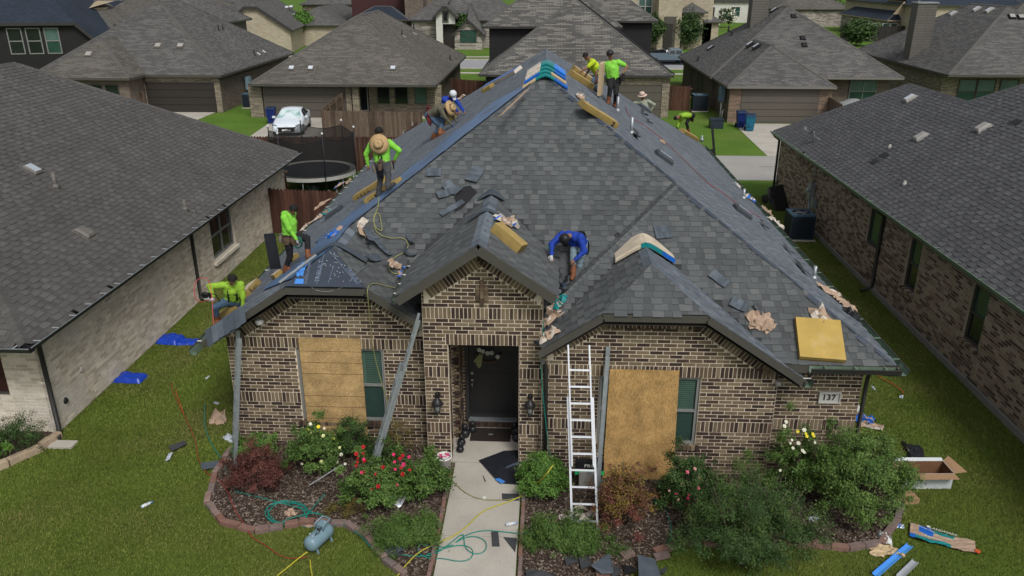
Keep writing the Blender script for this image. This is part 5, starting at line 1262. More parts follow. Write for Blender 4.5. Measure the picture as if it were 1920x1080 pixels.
def person(label, Y0, pelvis, neck, head, face, handL, handR, footL, footR, mats, elbL=(0,0,-1), elbR=(0,0,-1), kneeL=None, kneeR=None,
 group='roofing crew', sleeves='long', toe=None, curl=.6, footn=(0,0,1), hair=True, H=1.72, build=1.0, headaim=None, hipdir=None):
 """joints are world points; L/R are the person's own sides; face is where the torso front points"""
 shirt, pants, shoe, skinH_L, skinH_R = mats
 s = H/1.72
 P, Nk, Hd = Vector(pelvis), Vector(neck), Vector(head); f = Vector(face).normalized()
 sp = (Nk-P); sp = sp.normalized()*(.50*s); Nk = P+sp
 up = sp.normalized(); right = f.cross(up).normalized(); fr = up.cross(right).normalized()      # right = person's right
 build *= 1.1
 hd = (Hd-Nk).normalized()*(.178*s); Hd = Nk+hd
 hr = right if hipdir is None else Vector(hipdir).normalized()
 sh = Nk-up*.055*s; sR, sL = sh+right*.165*s*build, sh-right*.165*s*build
 hR, hL = P+hr*.085*s-up*.03, P-hr*.085*s-up*.03
 kL, aL = ik(hL, Vector(footL)+Vector((0,0,.09*s)), .43*s, .41*s, kneeL if kneeL is not None else fr)
 kR, aR = ik(hR, Vector(footR)+Vector((0,0,.09*s)), .43*s, .41*s, kneeR if kneeR is not None else fr)
 eL, wL = ik(sL, handL, .29*s, .25*s, elbL); eR, wR = ik(sR, handR, .29*s, .25*s, elbR)
 C = []   # (p, q, r1, r2, material index)  0 skin 1 shirt 2 pants 3 shoe 4 gloveL 5 gloveR
 def c(p, q, r1, r2, m): C.append((Vector(p), Vector(q), r1*s, r2*s, m))
 b = build
 for o_ in (-.055, .055): c(P+right*o_*s+up*.02, P+right*o_*s*1.25+up*.28*s, .105*b, .115*b, 1)
 for o_ in (-.07, .07): c(P+right*o_*s+up*.28*s, sh+right*o_*s*1.1-up*.03, .115*b, .095*b, 1)
 c(P+fr*.02+up*.12*s, P+fr*.03+up*.3*s, .115*b, .12*b, 1)
 c(sL, sR, .062*b, .062*b, 1); c(Nk-up*.03, Nk+hd*.35, .055, .05, 0); c(Nk-up*.05, Nk-up*.02, .075, .06, 1)
 c(P-up*.06+hr*.06*s, P-up*.06-hr*.06*s, .108*b, .108*b, 2); c(P-up*.02, P+up*.04, .12*b, .118*b, 2)
 ha = (Hd-Nk).normalized(); hf = Vector(headaim).normalized() if headaim is not None else fr; hf = (hf-ha*hf.dot(ha)).normalized(); hrr = hf.cross(ha).normalized()
 c(Hd-ha*.02-hf*.01, Hd+ha*.035-hf*.02, .083, .088, 0); c(Hd-ha*.07+hf*.035, Hd-ha*.03+hf*.03, .05, .06, 0)
 c(Hd+hf*.088-ha*.005, Hd+hf*.10-ha*.03, .012, .016, 0)
 for k_ in (-1, 1): c(Hd+hrr*.085*k_-ha*.015, Hd+hrr*.088*k_+ha*.012, .014, .016, 0)
 fa = 0 if sleeves == 'short' else 1
 for S, E_, W_, gl in ((sL, eL, wL, 4), (sR, eR, wR, 5)):
  c(S, E_.lerp(S, .0) if fa else S.lerp(E_, .62), .072*b, .056*b, 1)
  if not fa: c(S.lerp(E_, .6), E_, .042, .038, 0)
  c(E_, W_, .055 if fa else .044, .040 if fa else .030, fa)
  dr = (W_-E_).normalized(); c(W_+dr*.01, W_+dr*.075*s, .030, .034, gl)
 for Hh, K_, A_ in ((hL, kL, aL), (hR, kR, aR)):
  c(Hh, K_, .100*b, .074, 2); c(K_, A_, .072, .060, 2)
  sd = (K_-A_).normalized(); c(A_-sd*.0, A_+sd*.13, .062, .068, 3 if shoe in (m_boot,) else 2)
 n_ = Vector(footn).normalized()
 for K_, A_, ft in ((kL, aL, footL), (kR, aR, footR)):
  td = Vector(toe) if toe is not None else fr; td = (td-n_*td.dot(n_)).normalized()
  hl = A_-n_*.045*s; c(hl-td*.05, hl+td*.15*s, .048, .044, 3); c(A_, hl+td*.03, .056, .058, 3)
 T = thing('person', label, 'person', (P.x, P.y, min(Vector(footL).z, Vector(footR).z)), 0, group)
 mb = MB()
 for (p, q, r1, r2, m) in C: _capsule(mb, p, q, r1, r2)
 me = make_mesh('body_src', mb.v, mb.f, m_skin); o = bpy.data.objects.new('body_src', me); COL.objects.link(o)
 rm = o.modifiers.new('r', 'REMESH'); rm.mode = 'VOXEL'; rm.voxel_size = .016
 sm = o.modifiers.new('s', 'SMOOTH'); sm.iterations = 3; sm.factor = .5
 dg = bpy.context.evaluated_depsgraph_get(); em = bpy.data.meshes.new_from_object(o.evaluated_get(dg)); bpy.data.objects.remove(o)
 nv = len(em.vertices); V = np.empty(nv*3); em.vertices.foreach_get('co', V); V = V.reshape(-1, 3)
 NV = np.empty(nv*3); em.vertices.foreach_get('normal', NV); NV = NV.reshape(-1, 3)
 def near(X):
  best = np.full(len(X), 9e9); bi = np.zeros(len(X), int)
  for k, (p, q, r1, r2, m) in enumerate(C):
   p_, q_ = np.array(p), np.array(q); d = q_-p_; L2 = max(1e-9, d@d); t = np.clip(((X-p_)@d)/L2, 0, 1)
   dist = np.linalg.norm(X-(p_+t[:,None]*d), axis=1)-(r1+(r2-r1)*t); w = dist < best-1e-6; best[w] = dist[w]; bi[w] = m
  return bi
 vm = near(V); amp = np.where((vm == 1) | (vm == 2), .010, .0)
 off_ = np.array([mnoise.noise(Vector(v)*9+Vector((3.1,1,Y0))) + .6*mnoise.noise(Vector((v[0]*14, v[1]*14, v[2]*30))) for v in V])
 V2 = V+NV*(amp*off_)[:,None]
 F = [tuple(p.vertices) for p in em.polygons]; ctr = np.array([[*p.center] for p in em.polygons]); fm = list(near(ctr))
 bpy.data.meshes.remove(em)
 vl = [tuple(v) for v in V2]; m2 = MB(); m2.v = vl; m2.f = F; m2.m = [int(x) for x in fm]; m2.t = [0]*len(F); m2.sm = [True]*len(F)
 for W_, E_, gl, sgn in ((wL, eL, 4, 1), (wR, eR, 5, -1)):
  dr = (W_-E_).normalized(); sd = dr.cross(Vector((0,0,1)));
  if sd.length < .2: sd = fr.copy()
  sd = (sd-dr*sd.dot(dr)).normalized(); dn = dr.cross(sd).normalized()
  if dn.z > 0: dn = -dn
  m2.mi = gl; base = W_+dr*.075*s
  for k_, ln in enumerate((.062, .070, .066, .052)):
   a = base+sd*(k_-1.5)*.019; b1 = a+dr*ln*.5+dn*ln*.18*curl; c1 = b1+dr*ln*.35+dn*ln*.5*curl; m2.tube([a, b1, c1], [.0095, .009, .0065], 6)
  a = W_+dr*.03-sd*.03*sgn; m2.tube([a, a+dr*.03-sd*.025*sgn, a+dr*.06-sd*.028*sgn+dn*.012], [.012, .0105, .008], 6)
 m2.mi = 6
 for k_ in (-1, 1): m2.lathe([(.004,-.004),(.008,0),(.004,.004)], Hd+hf*.083+hrr*.031*k_+ha*.012, 6)
 m2.tube([Hd+hf*.083-ha*.052+hrr*.02, Hd+hf*.087-ha*.05, Hd+hf*.083-ha*.052-hrr*.02], .005, 4)
 m2.mi = 0
 bo = obj('body', m2, [m_skin, shirt, pants, shoe, skinH_L, skinH_R, m_hair], T)
 if hair:
  hb = MB(); hb.smooth = True; rows = []
  for i in range(9):
   a = math.pi*.66*i/8
   ring = []
   for j in range(16):
    t = 2*math.pi*j/16; dirv = ha*math.cos(a)+(hf*math.cos(t)+hrr*math.sin(t))*math.sin(a)
    rr = .101+.006*mnoise.noise(dirv*6+Vector((Y0,0,0)))
    ring.append(hb.pt(Hd+ha*.036-hf*.018+dirv*rr*s))
   rows.append(ring)
  for i in range(8):
   for j in range(16):
    l = (j+1)%16; a_ = math.pi*.66*(i+.5)/8; t_ = 2*math.pi*(j+.5)/16; dv = ha*math.cos(a_)+(hf*math.cos(t_)+hrr*math.sin(t_))*math.sin(a_)
    if dv.dot(hf) > .22 and dv.dot(ha) < .5: continue
    hb.face((rows[i][j], rows[i+1][j], rows[i+1][l], rows[i][l]))
  obj('hair', hb, hair if not isinstance(hair, bool) else m_hair, T)
 return dict(T=T, P=P, up=up, fr=fr, right=right, Hd=Hd, ha=ha, hf=hf, Nk=Nk, wL=wL, wR=wR, eL=eL, eR=eR, sL=sL, sR=sR, sh=sh)
def belt(p, mat, pouches, z=.03, r=.135):
 """tool belt ring and hanging pouches ((angle, w, h, mat), ...) as parts of the person"""
 mb = MB(); mb.tube([p['P']+p['up']*z+p['right']*r*1.12*math.cos(a)+p['fr']*r*.95*math.sin(a) for a in (2*math.pi*k/18 for k in range(19))], .022, 6, cap=False)
 obj('tool_belt', mb, mat, p['T'])
 for (ang, w, h, m, *rest) in pouches:
  a = math.radians(ang); d = p['right']*math.cos(a)+p['fr']*math.sin(a); s_ = -p['right']*math.sin(a)+p['fr']*math.cos(a)
  c = p['P']+p['up']*z+d*(r+.05); dn = Vector((0,0,-1)); mb = MB(); th = rest[0] if rest else .09
  P_ = []
  for (k, ww, tt) in ((0, .8, .7), (.35, 1, 1), (.8, .95, 1.05), (1, .6, .6)):
   cc = c+dn*h*k
   P_.append([mb.pt(cc+s_*ww*w/2*math.cos(t)*1.2+d*tt*th/2*math.sin(t)*1.2) for t in (2*math.pi*j/8 for j in range(8))])
  mb.smooth = True
  for i in range(3):
   for j in range(8): l = (j+1)%8; mb.face((P_[i][j], P_[i][l], P_[i+1][l], P_[i+1][j]))
  mb.face(P_[0]); mb.face(P_[3][::-1]); obj('tool_pouch', mb, m, p['T'])
def hat(T, c, axis, r, mat, crown=.11, ch=.11, name='straw_hat', droop=.02):
 mb = MB(); z = Vector(axis).normalized(); x = z.orthogonal(); mb.M = MX(c, x, z)
 mb.lathe([(r*.98,-droop),(r,-droop+.006),(r*.6,.004),(crown,.012),(crown*.95,ch*.6),(crown*.7,ch*.95),(.02,ch*.86),(.01,ch*.8)], (0,0,0), 22)
 mb.lathe([(crown*.95,.0),(r*.6,-.008),(r*.97,-droop-.004)], (0,0,0), 22)
 o = obj(name, mb, mat, T); b = MB(); b.M = mb.M; b.lathe([(crown+.004,.012),(crown*.99,.045)], (0,0,0), 22); q = obj('hat_band', b, m_leather, o); return o
def cap(T, p, mat, name='cap'):
 mb = MB(); mb.M = MX(p['Hd']+p['ha']*.03-p['hf']*.014, p['hf'], p['ha']); mb.lathe([(.112,-.01),(.113,.03),(.10,.075),(.06,.106),(.005,.118)], (0,0,0), 16)
 mb.poly([(.09,-.07,.012),(.18,-.05,-.005),(.195,0,-.008),(.18,.05,-.005),(.09,.07,.012)]); mb.poly([(.09,.07,.004),(.18,.05,-.013),(.195,0,-.016),(.18,-.05,-.013),(.09,-.07,.004)])
 return obj(name, mb, mat, T)
nLp, nRp = Vector((-K,0,1)), Vector((K,0,1)); pk = (-.1,20.475,7.15)
L3 = lambda px, py: GP(px, py, nLp, pk)
R3 = lambda px, py: GP(px, py, nRp, pk)
f1 = L3(408,606); Y = f1.y
p = person('man in yellow-green shirt and black harness crouching at the left eave with a nail gun', Y, GY(437,562,Y+.25), GY(434,524,Y+.05), GY(440,508,Y-.35), (.35,-1,-.3),
 GY(455,584,Y+.1), GY(400,556,Y-.1), L3(432,583)+Vector((0,0,.02)), f1, (m_lime2, m_jean, m_boot, m_skin, m_skin), elbL=(1,0,.2), elbR=(-1,.2,.4), kneeL=(.7,-.6,.8), kneeR=(-.2,-1,.5), footn=nLp, headaim=(.5,-.7,-.7), toe=(-.2,-1,0), H=1.68)
mb = MB()
for s_ in (-1, 1):
 a = p['sh']+p['right']*.09*s_; mb.tube([p['P']+p['up']*.1+p['right']*.08*s_+p['fr']*.14, a+p['fr']*.10-p['up']*.1, a+p['up']*.06+p['fr']*.02, a-p['fr']*.11-p['up']*.1, p['P']+p['up']*.1+p['right']*.05*s_-p['fr']*.13], .02, 5)
mb.tube([p['sh']-p['up']*.16-p['right']*.1+p['fr']*.13, p['sh']-p['up']*.16+p['right']*.1+p['fr']*.13], .018, 5); obj('safety_harness', mb, m_black, p['T'])
g = p['wR']; T = thing('nail_gun', 'grey pneumatic coil nail gun held by the man crouching at the left eave', 'nail gun', g); mb = MB(); mb.M = MX((-.02,-.08,-.03),(1,-.1,-.1),(0,-.3,1)); mb.lathe([(.02,-.16),(.045,-.12),(.05,.03),(.04,.07)], (0,0,0), 12, 'x'); obj('barrel', mb, m_alum, T, world=False)
mb = MB(); mb.M = MX((-.02,-.08,-.03),(1,-.1,-.1),(0,-.3,1)); mb.box((-.02,-.02,.02),(.02,.02,.17)); mb.lathe([(.07,-.03),(.07,.03)], (-.11,0,.09), 12, 'y'); mb.tube([(.04,0,.16),(.1,.05,.1),(.12,.1,-.1)], .012, 6); obj('magazine_and_grip', mb, m_black, T, world=False)
fa, fb_ = L3(535,514), L3(578,488); Y = fa.y
p = person('man in bright lime hoodie and black trousers standing on the left slope, looking down', Y, GY(543,441,Y+.05), GY(541,400,Y+.1), GY(553,391,Y+.0), (.9,-.15,-.1),
 GY(522,452,Y+.45), GY(569,474,Y-.15), fb_, fa, (m_lime, m_blk, m_boot, m_glove_g, m_glove_g), elbL=(-.4,.6,0), elbR=(-.6,-.6,-.2), kneeL=(1,-.1,.5), kneeR=(1,-.2,0), footn=nLp, headaim=(.8,-.35,-.7), toe=(1,-.25,0), build=1.12, H=1.62)
belt(p, m_leather, [(0,.16,.2,m_leather),(60,.2,.22,m_leather),(180,.16,.2,m_leather),(-60,.12,.18,m_bag_t)])
mb = MB()
for k in range(7):
 c = p['P']+p['right']*(.05+rnd.uniform(0,.1))+p['fr']*.22; mb.tube([c+p['fr']*.1*math.cos(t)+Vector((0,0,-.12+.12*math.sin(t)))+p['right']*.03*math.sin(3*t+k) for t in (2*math.pi*j/14 for j in range(15))], .009, 5, cap=False)
obj('safety_rope', mb, MAT('green_rope', (.02,.10,.075), rough=.7), p['T'])
mb = MB(); mb.smooth = True; c = p['Nk']-p['up']*.01-p['fr']*.075; mb.M = MX(c, p['right'], p['up']); mb.lathe([(.05,-.06),(.105,-.03),(.11,.01),(.085,.04),(.05,.05)], (0,0,0), 14, sy=.75); obj('hood', mb, m_lime, p['T'])
fa, fb_ = L3(710,371), GP(729,368,(0,-K,1),(0,20.475,7.15)); Y = fa.y
p = person('man seen from behind with a straw hat hanging on his lime-shirted back', Y, GY(717,305,Y+.02), GY(712,252,Y+.12), GY(709,230,Y+.17), (.05,1,-.05),
 GY(690,309,Y+.1), GY(741,298,Y+.12), fa, fb_, (m_lime, m_jean_g, m_shoe, m_skin, m_skin), elbL=(-.8,-.2,0), elbR=(.8,-.2,0), kneeL=(0,1,.1), kneeR=(0,1,.1), toe=(.35,.2,0), footn=nLp, headaim=(0,1,-.35), build=1.08, H=1.74)
hat(p['T'], p['sh']-p['fr']*.17-p['up']*.02, (-.05,-1,.28), .235, m_straw)
belt(p, m_leather, [(175,.17,.26,m_bag_t,.1),(5,.14,.26,m_bag_t,.1),(-95,.1,.2,m_leather,.06),(25,.2,.24,m_black,.14)])
mb = MB(); mb.tube([p['sL']+p['up']*.05, p['sh']-p['fr']*.15-p['up']*.2, p['P']-p['fr']*.15+p['up']*.1-p['right']*.05], .013, 5); mb.tube([p['sR']+p['up']*.05, p['sh']-p['fr']*.15-p['up']*.2, p['P']-p['fr']*.15+p['up']*.1+p['right']*.05], .013, 5); obj('harness_strap', mb, m_black, p['T'])
fa, fb_ = L3(812,262), L3(824,256); Y = fa.y
p = person('man in olive shirt, blue jeans and wide straw hat bending over', Y, GY(808,214,Y+.02), GY(836,198,Y-.15), GY(849,203,Y-.2), (.75,-.15,-1),
 GY(862,236,Y+.1), GY(848,236,Y-.25), fb_, fa, (m_olive, m_jean, m_boot, m_glove_b, m_glove_b), elbL=(-.3,.5,0), elbR=(-.4,-.5,-.2), kneeL=(1,.2,.2), kneeR=(1,-.2,.2), footn=nLp, toe=(1,-.1,0), headaim=(.3,-.2,-1), build=1.06)
hat(p['T'], p['Hd']+p['ha']*.05, p['ha']*.8+Vector((.15,-.25,.5)), .235, m_straw, droop=.035)
belt(p, m_leather, [(180,.15,.2,m_redbag,.16),(-100,.24,.26,m_redbag,.18),(0,.2,.24,m_redbag,.16)])
fa = L3(838,238); Y = fa.y+.35; fa = L3(842,225);
p = person('man in royal blue shirt and white cap bending behind the man with the straw hat', Y, GY(833,205,Y+.1), GY(842,182,Y-.1), GY(849,177,Y-.25), (.7,-.6,-.6),
 GY(874,214,Y-.15), GY(868,217,Y-.3), L3(850,222), L3(840,226), (m_blue, m_blk, m_boot, m_skin, m_skin), elbL=(.2,.3,-.2), elbR=(-.2,-.4,-.2), kneeL=(1,0,.3), kneeR=(1,-.2,.2), footn=nLp, toe=(1,-.2,0), headaim=(.6,-.4,-.8))
cap(p['T'], p, MAT('white_cap_cloth', (.55,.58,.62), rough=.8))
Y = R3(1128,178).y
p = person('man in yellow shirt bending to lift wrapped bundles near the ridge', Y, GY(1124,138,Y+.15), GY(1105,108,Y+.1), GY(1094,103,Y+.05), (-1,-.2,-.6),
 GY(1083,139,Y-.2), GY(1098,142,Y+.2), R3(1130,172), R3(1122,176), (m_yell, m_jean, m_shoe, m_skin, m_skin), elbL=(.3,-.4,-.1), elbR=(.2,.5,0), kneeL=(-1,-.3,.2), kneeR=(-1,.1,.2), footn=nRp, toe=(-1,-.3,0), headaim=(-.8,-.3,-.7), sleeves='short', build=1.12)
fa, fb_ = R3(1153,202), R3(1141,196); Y = fa.y
p = person('man in lime short-sleeved shirt and black cap holding a kraft bundle on the right slope', Y, GY(1149,148,Y), GY(1145,108,Y), GY(1143,94,Y-.02), (-.1,-1,0),
 GY(1168,138,Y-.1), GY(1117,150,Y-.12), fa, fb_, (m_lime, m_blk, m_boot, m_skin, m_skin), elbL=(1,.2,0), elbR=(-1,.2,0), kneeL=(0,-1,.1), kneeR=(0,-1,.1), footn=nRp, toe=(.0,-1,0), sleeves='short', build=1.12, headaim=(.15,-1,-.1), H=1.76)
cap(p['T'], p, m_black); belt(p, m_black, [(180,.18,.24,m_black,.12),(150,.14,.2,m_black)])
mb = MB(); mb.cbox(p['wL']+Vector((0,-.05,-.1)), (.1,.1,.22)); single('hammer_tacker', mb, m_black, 'black roofing tool hanging from the left hand of the man carrying a bundle', 'tool')
Y = 32.6; p0 = GY(1205,236,Y)
p = person('man in pale grey-green shirt and straw hat standing beyond the rear edge of the roof', Y, GY(1207,212,Y), GY(1205,186,Y), GY(1204,177,Y-.05), (-.1,-1,0),
 GY(1221,207,Y), GY(1189,205,Y), p0+Vector((.1,0,0)), p0+Vector((-.1,0,0)), (m_greyg, m_blk, m_boot, m_skin, m_skin), elbL=(1,0,0), elbR=(-1,0,0), kneeL=(0,-1,0), kneeR=(0,-1,0), build=1.1)
hat(p['T'], p['Hd']+p['ha']*.06, p['ha'], .2, m_straw_w, ch=.13)
fa, fb_ = R3(1291,250), R3(1299,248); Y = fa.y
p = person('man in yellow-green shirt and black trousers bending down at the far right eave', Y, GY(1296,216,Y), GY(1275,217,Y-.1), GY(1266,223,Y-.15), (-.8,-.2,-.9),
 GY(1267,243,Y+.1), GY(1270,242,Y-.2), fb_, fa, (m_lime2, m_blk, m_boot, m_black, m_black), elbL=(.2,.3,0), elbR=(.2,-.3,0), kneeL=(-.6,-.5,.2), kneeR=(-.6,-.5,.2), footn=nRp, toe=(-1,-.3,0), headaim=(-.5,-.2,-1))
belt(p, m_redbag, [(-90,.22,.22,m_redbag,.14),(0,.14,.2,m_black),(180,.16,.2,m_black)])
nW2 = Vector((-K,0,1)); pw = (2.02,14,4.35)
fa, fb_ = GP(1083,532,nW2,pw), GP(1074,518,(0,-K,1),(0,20.475,7.15)); Y = fa.y
p = person('man in royal blue hoodie bending over between the entrance gable and right gable', Y, GY(1087,455,Y+.35), GY(1068,440,Y-.05), GY(1057,450,Y-.25), (-.5,-1,-.9),
 GY(1078,487,Y-.25), GY(1034,478,Y-.25), fa, fb_, (m_blue, m_jean_l, m_boot, m_skin, m_glove_w), elbL=(.9,.2,0), elbR=(-1,.3,.1), kneeL=(-.2,-1,.2), kneeR=(-.2,-1,.2), footn=(-.3,-.3,1), toe=(-.3,-1,0), headaim=(-.3,-.5,-1), build=1.08, H=1.8)
cap(p['T'], p, m_black)
belt(p, m_redbag, [(-80,.26,.24,m_black,.16),(180,.16,.2,m_black),(0,.1,.12,m_redbag)])
mb = MB();
for k in range(4): mb.tube([p['wR']+Vector((-.03+.02*k,-.02,-.1)), p['wR']+Vector((-.05+.02*k,-.03,-.14))], .014, 5)
obj('orange_fingertips', mb, m_glove_o, p['T'])
a = p['wL']; mb = MB(); mb.tube([a+Vector((0,0,.05)), a+Vector((-.15,-.15,-.32))], .014, 6); mb.cbox(a+Vector((-.17,-.17,-.35)), (.06,.05,.1)); single('shingle_ripper', mb, m_dark, 'dark shingle knife tool in the hand of the man in the blue hoodie', 'tool')
 # ------------------------------------------------------------------ fences, vehicles, bins, trampoline
m_picket = MAT('red_brown_stained_wood', tone=[(.045,.020,.014),(.070,.031,.021),(.095,.045,.030)], rough=.85, var=.25, vs=3, stretch=(1,1,.15), fine=.2, fs=20)
m_picket2 = MAT('weathered_brown_wood', tone=[(.060,.040,.028),(.095,.066,.048),(.13,.095,.07)], rough=.85, var=.25, vs=3, stretch=(1,1,.15), fine=.2, fs=20)
m_rail = MAT('fence_rail_wood', (.115,.075,.052), rough=.85, var=.2)
def fence(label, a, b, mat, h=1.8, rails=None, posts='back', step=.145, group='wooden picket fences', metal_posts=False, maxp=60):
 a = Vector((a[0],a[1],0)); b = Vector((b[0],b[1],0)); d = b-a; L = d.length; d.normalize(); n = Vector((d.y,-d.x,0))
 T = thing('picket_fence', label, 'fence', a, 0, group); k = int(L/step); protos = []
 for i in range(4):
  m = MB(); m.tone = (i+.5)/4; w = step*.475
  o_ = [(-w,0),(w,0),(w,h-.06),(w-.035,h),(-w+.035,h),(-w,h-.06)]
  f0 = [m.pt(d*x+n*.01+Vector((0,0,z))) for x, z in o_]; f1 = [m.pt(d*x-n*.01+Vector((0,0,z))) for x, z in o_]
  m.face(f0[::-1]); m.face(f1)
  for q in range(6): r_ = (q+1)%6; m.face((f0[q],f0[r_],f1[r_],f1[q]))
  protos.append(make_mesh('picket', m.v, m.f, mat, None, m.t))
 for i in range(k):
  o = bpy.data.objects.new('picket', rnd.choice(protos)); COL.objects.link(o); o.parent = T; o.location = d*(i+.5)*step+Vector((0,0,rnd.uniform(-.012,.012)))+n*rnd.uniform(-.003,.003)
 s = 1 if posts == 'right' else -1
 for z in (.35, 1.0, 1.6) if rails is None else rails:
  m = MB(); m.beam(n*.04*s+Vector((0,0,z)), d*L+n*.04*s+Vector((0,0,z)), .04, .09); obj('rail', m, m_rail, T, world=False)
 x = 0
 while x < L+.1:
  m = MB(); p = d*x+n*.09*s
  if metal_posts: m.tube([p, p+Vector((0,0,h+.05))], .03, 8); m.lathe([(.04,h+.03),(.04,h+.07),(.01,h+.1)], p, 8)
  else: m.cbox(p+Vector((0,0,h/2)), (.09,.09,h))
  obj('post', m, m_galv if metal_posts else m_rail, T, world=False); x += 2.4
 return T
fence('red-brown picket fence between the whitewashed house and the worked roof', (-10.7,29.4), (-6.9,29.0), m_picket)
fence('picket fence with galvanised posts running back beside the trampoline', (-7.9,29.2), (-7.3,44.5), m_picket, posts='left', metal_posts=True, rails=(.5,1.55))
fence('dark red-brown fence behind the trampoline below the white car', (-19,39.6), (-7.5,40.0), m_picket)
fence('tall weathered brown fence in front of the covered patio', (-13.6,48.1), (-7.4,47.8), m_picket2)
fence('fence with visible rails running back beside the white car', (-13.75,48.2), (-14.4,56.2), m_picket2, posts='right')
fence('dark fence corner between the patio house and the dark two-storey house', (-7.7,64.0), (-4.7,62.6), m_picket)
fence('dark red fence beside the garage pillar of the dark two-storey house', (8.6,60.5), (10.6,60.3), m_picket)
fence('short red-brown fence right of the taupe garage door', (18.9,55.6), (18.6,51.8), m_picket2)
fence('short fence at the foot of the brown garage house left of its door', (-34,56.6), (-29.3,57.2), m_picket2, h=1.6)
fence('distant dark fence by the navy-roofed stone house', (43.5,126), (57,128), MAT('dark_fence_wood', tone=[(.02,.018,.016),(.03,.027,.024)], rough=.9), h=2.2, step=.5)
fence('short fence between the whitewashed house and the trampoline', (-11.6,33), (-11.1,33), m_picket, h=1.5)
cx, cy = -11.0, 36.6; T = thing('trampoline', 'round trampoline with black safety net behind the whitewashed house', 'trampoline', (cx,cy,0)); R_ = 1.95
m_net, nt, b_ = newmat('black_net'); b_.inputs['Base Color'].default_value = (.008,.008,.009,1); b_.inputs['Alpha'].default_value = .72; b_.inputs['Roughness'].default_value = .9
mb = MB(); mb.lathe([(R_-.28,.85),(R_-.28,.86)], (0,0,0), 40); obj('jumping_mat', mb, MAT('trampoline_mat', (.012,.016,.026), rough=.6), T, world=False)
mb = MB(); mb.smooth = True
for k in range(40):
 a0, a1 = 2*math.pi*k/40, 2*math.pi*(k+1)/40
 for (r0, z0, r1, z1) in ((R_-.28,.875,R_,.885),(R_,.885,R_+.02,.72)): mb.poly([(r0*math.cos(a0),r0*math.sin(a0),z0),(r1*math.cos(a0),r1*math.sin(a0),z1),(r1*math.cos(a1),r1*math.sin(a1),z1),(r0*math.cos(a1),r0*math.sin(a1),z0)])
obj('pad', mb, MAT('trampoline_pad', (.33,.33,.31), rough=.6, var=.1), T, world=False)
mb = MB(); N_ = 6
for k in range(40):
 a0, a1 = 2*math.pi*k/40, 2*math.pi*(k+1)/40
 def top(a): f_ = (a/(2*math.pi)*N_)%1; return 2.68-.22*math.sin(math.pi*f_)
 mb.poly([(R_*math.cos(a0),R_*math.sin(a0),.88),(R_*math.cos(a1),R_*math.sin(a1),.88),(R_*math.cos(a1),R_*math.sin(a1),top(a1)),(R_*math.cos(a0),R_*math.sin(a0),top(a0))])
obj('safety_net', mb, m_net, T, world=False)
mb = MB(); mb.tube([(R_*math.cos(a),R_*math.sin(a),2.68-.22*math.sin(math.pi*((a/(2*math.pi)*N_)%1))) for a in (2*math.pi*k/48 for k in range(49))], .014, 4, cap=False); obj('net_rope', mb, m_black, T, world=False)
for k in range(N_):
 a = 2*math.pi*k/N_; x, y = (R_+.06)*math.cos(a), (R_+.06)*math.sin(a)
 mb = MB(); mb.tube([(x,y,0),(x,y,2.85)], .026, 6); p = obj('pole', mb, m_black, T, world=False); mb = MB(); mb.lathe([(.01,2.83),(.05,2.86),(.055,2.9),(.02,2.95)], (x,y,0), 8); obj('pole_cap', mb, m_white, p, world=False)
 a += .5; x, y = (R_-.1)*math.cos(a), (R_-.1)*math.sin(a); mb = MB(); mb.tube([(x,y,0),(x,y,.82)], .025, 6); obj('leg', mb, m_galv, T, world=False)
text_mesh('lettering', 'TRAMPOLINE', .07, m_galv, T, MX((cx+.2,cy+.1,.875),(1,.05,0),(0,0,1)), extrude=0)
mb = MB(); mb.lathe([(.0+.02,-.30)]+[(.3*math.cos(a),.3*math.sin(a)) for a in (-1.4+2.8*k/10 for k in range(11))], (0,0,.3), 20); single('ball', mb, MAT('dark_green_ball', (.018,.035,.028), rough=.5), 'dark green ball lying under the trampoline', 'ball', loc=(-10.75,35.35,0))
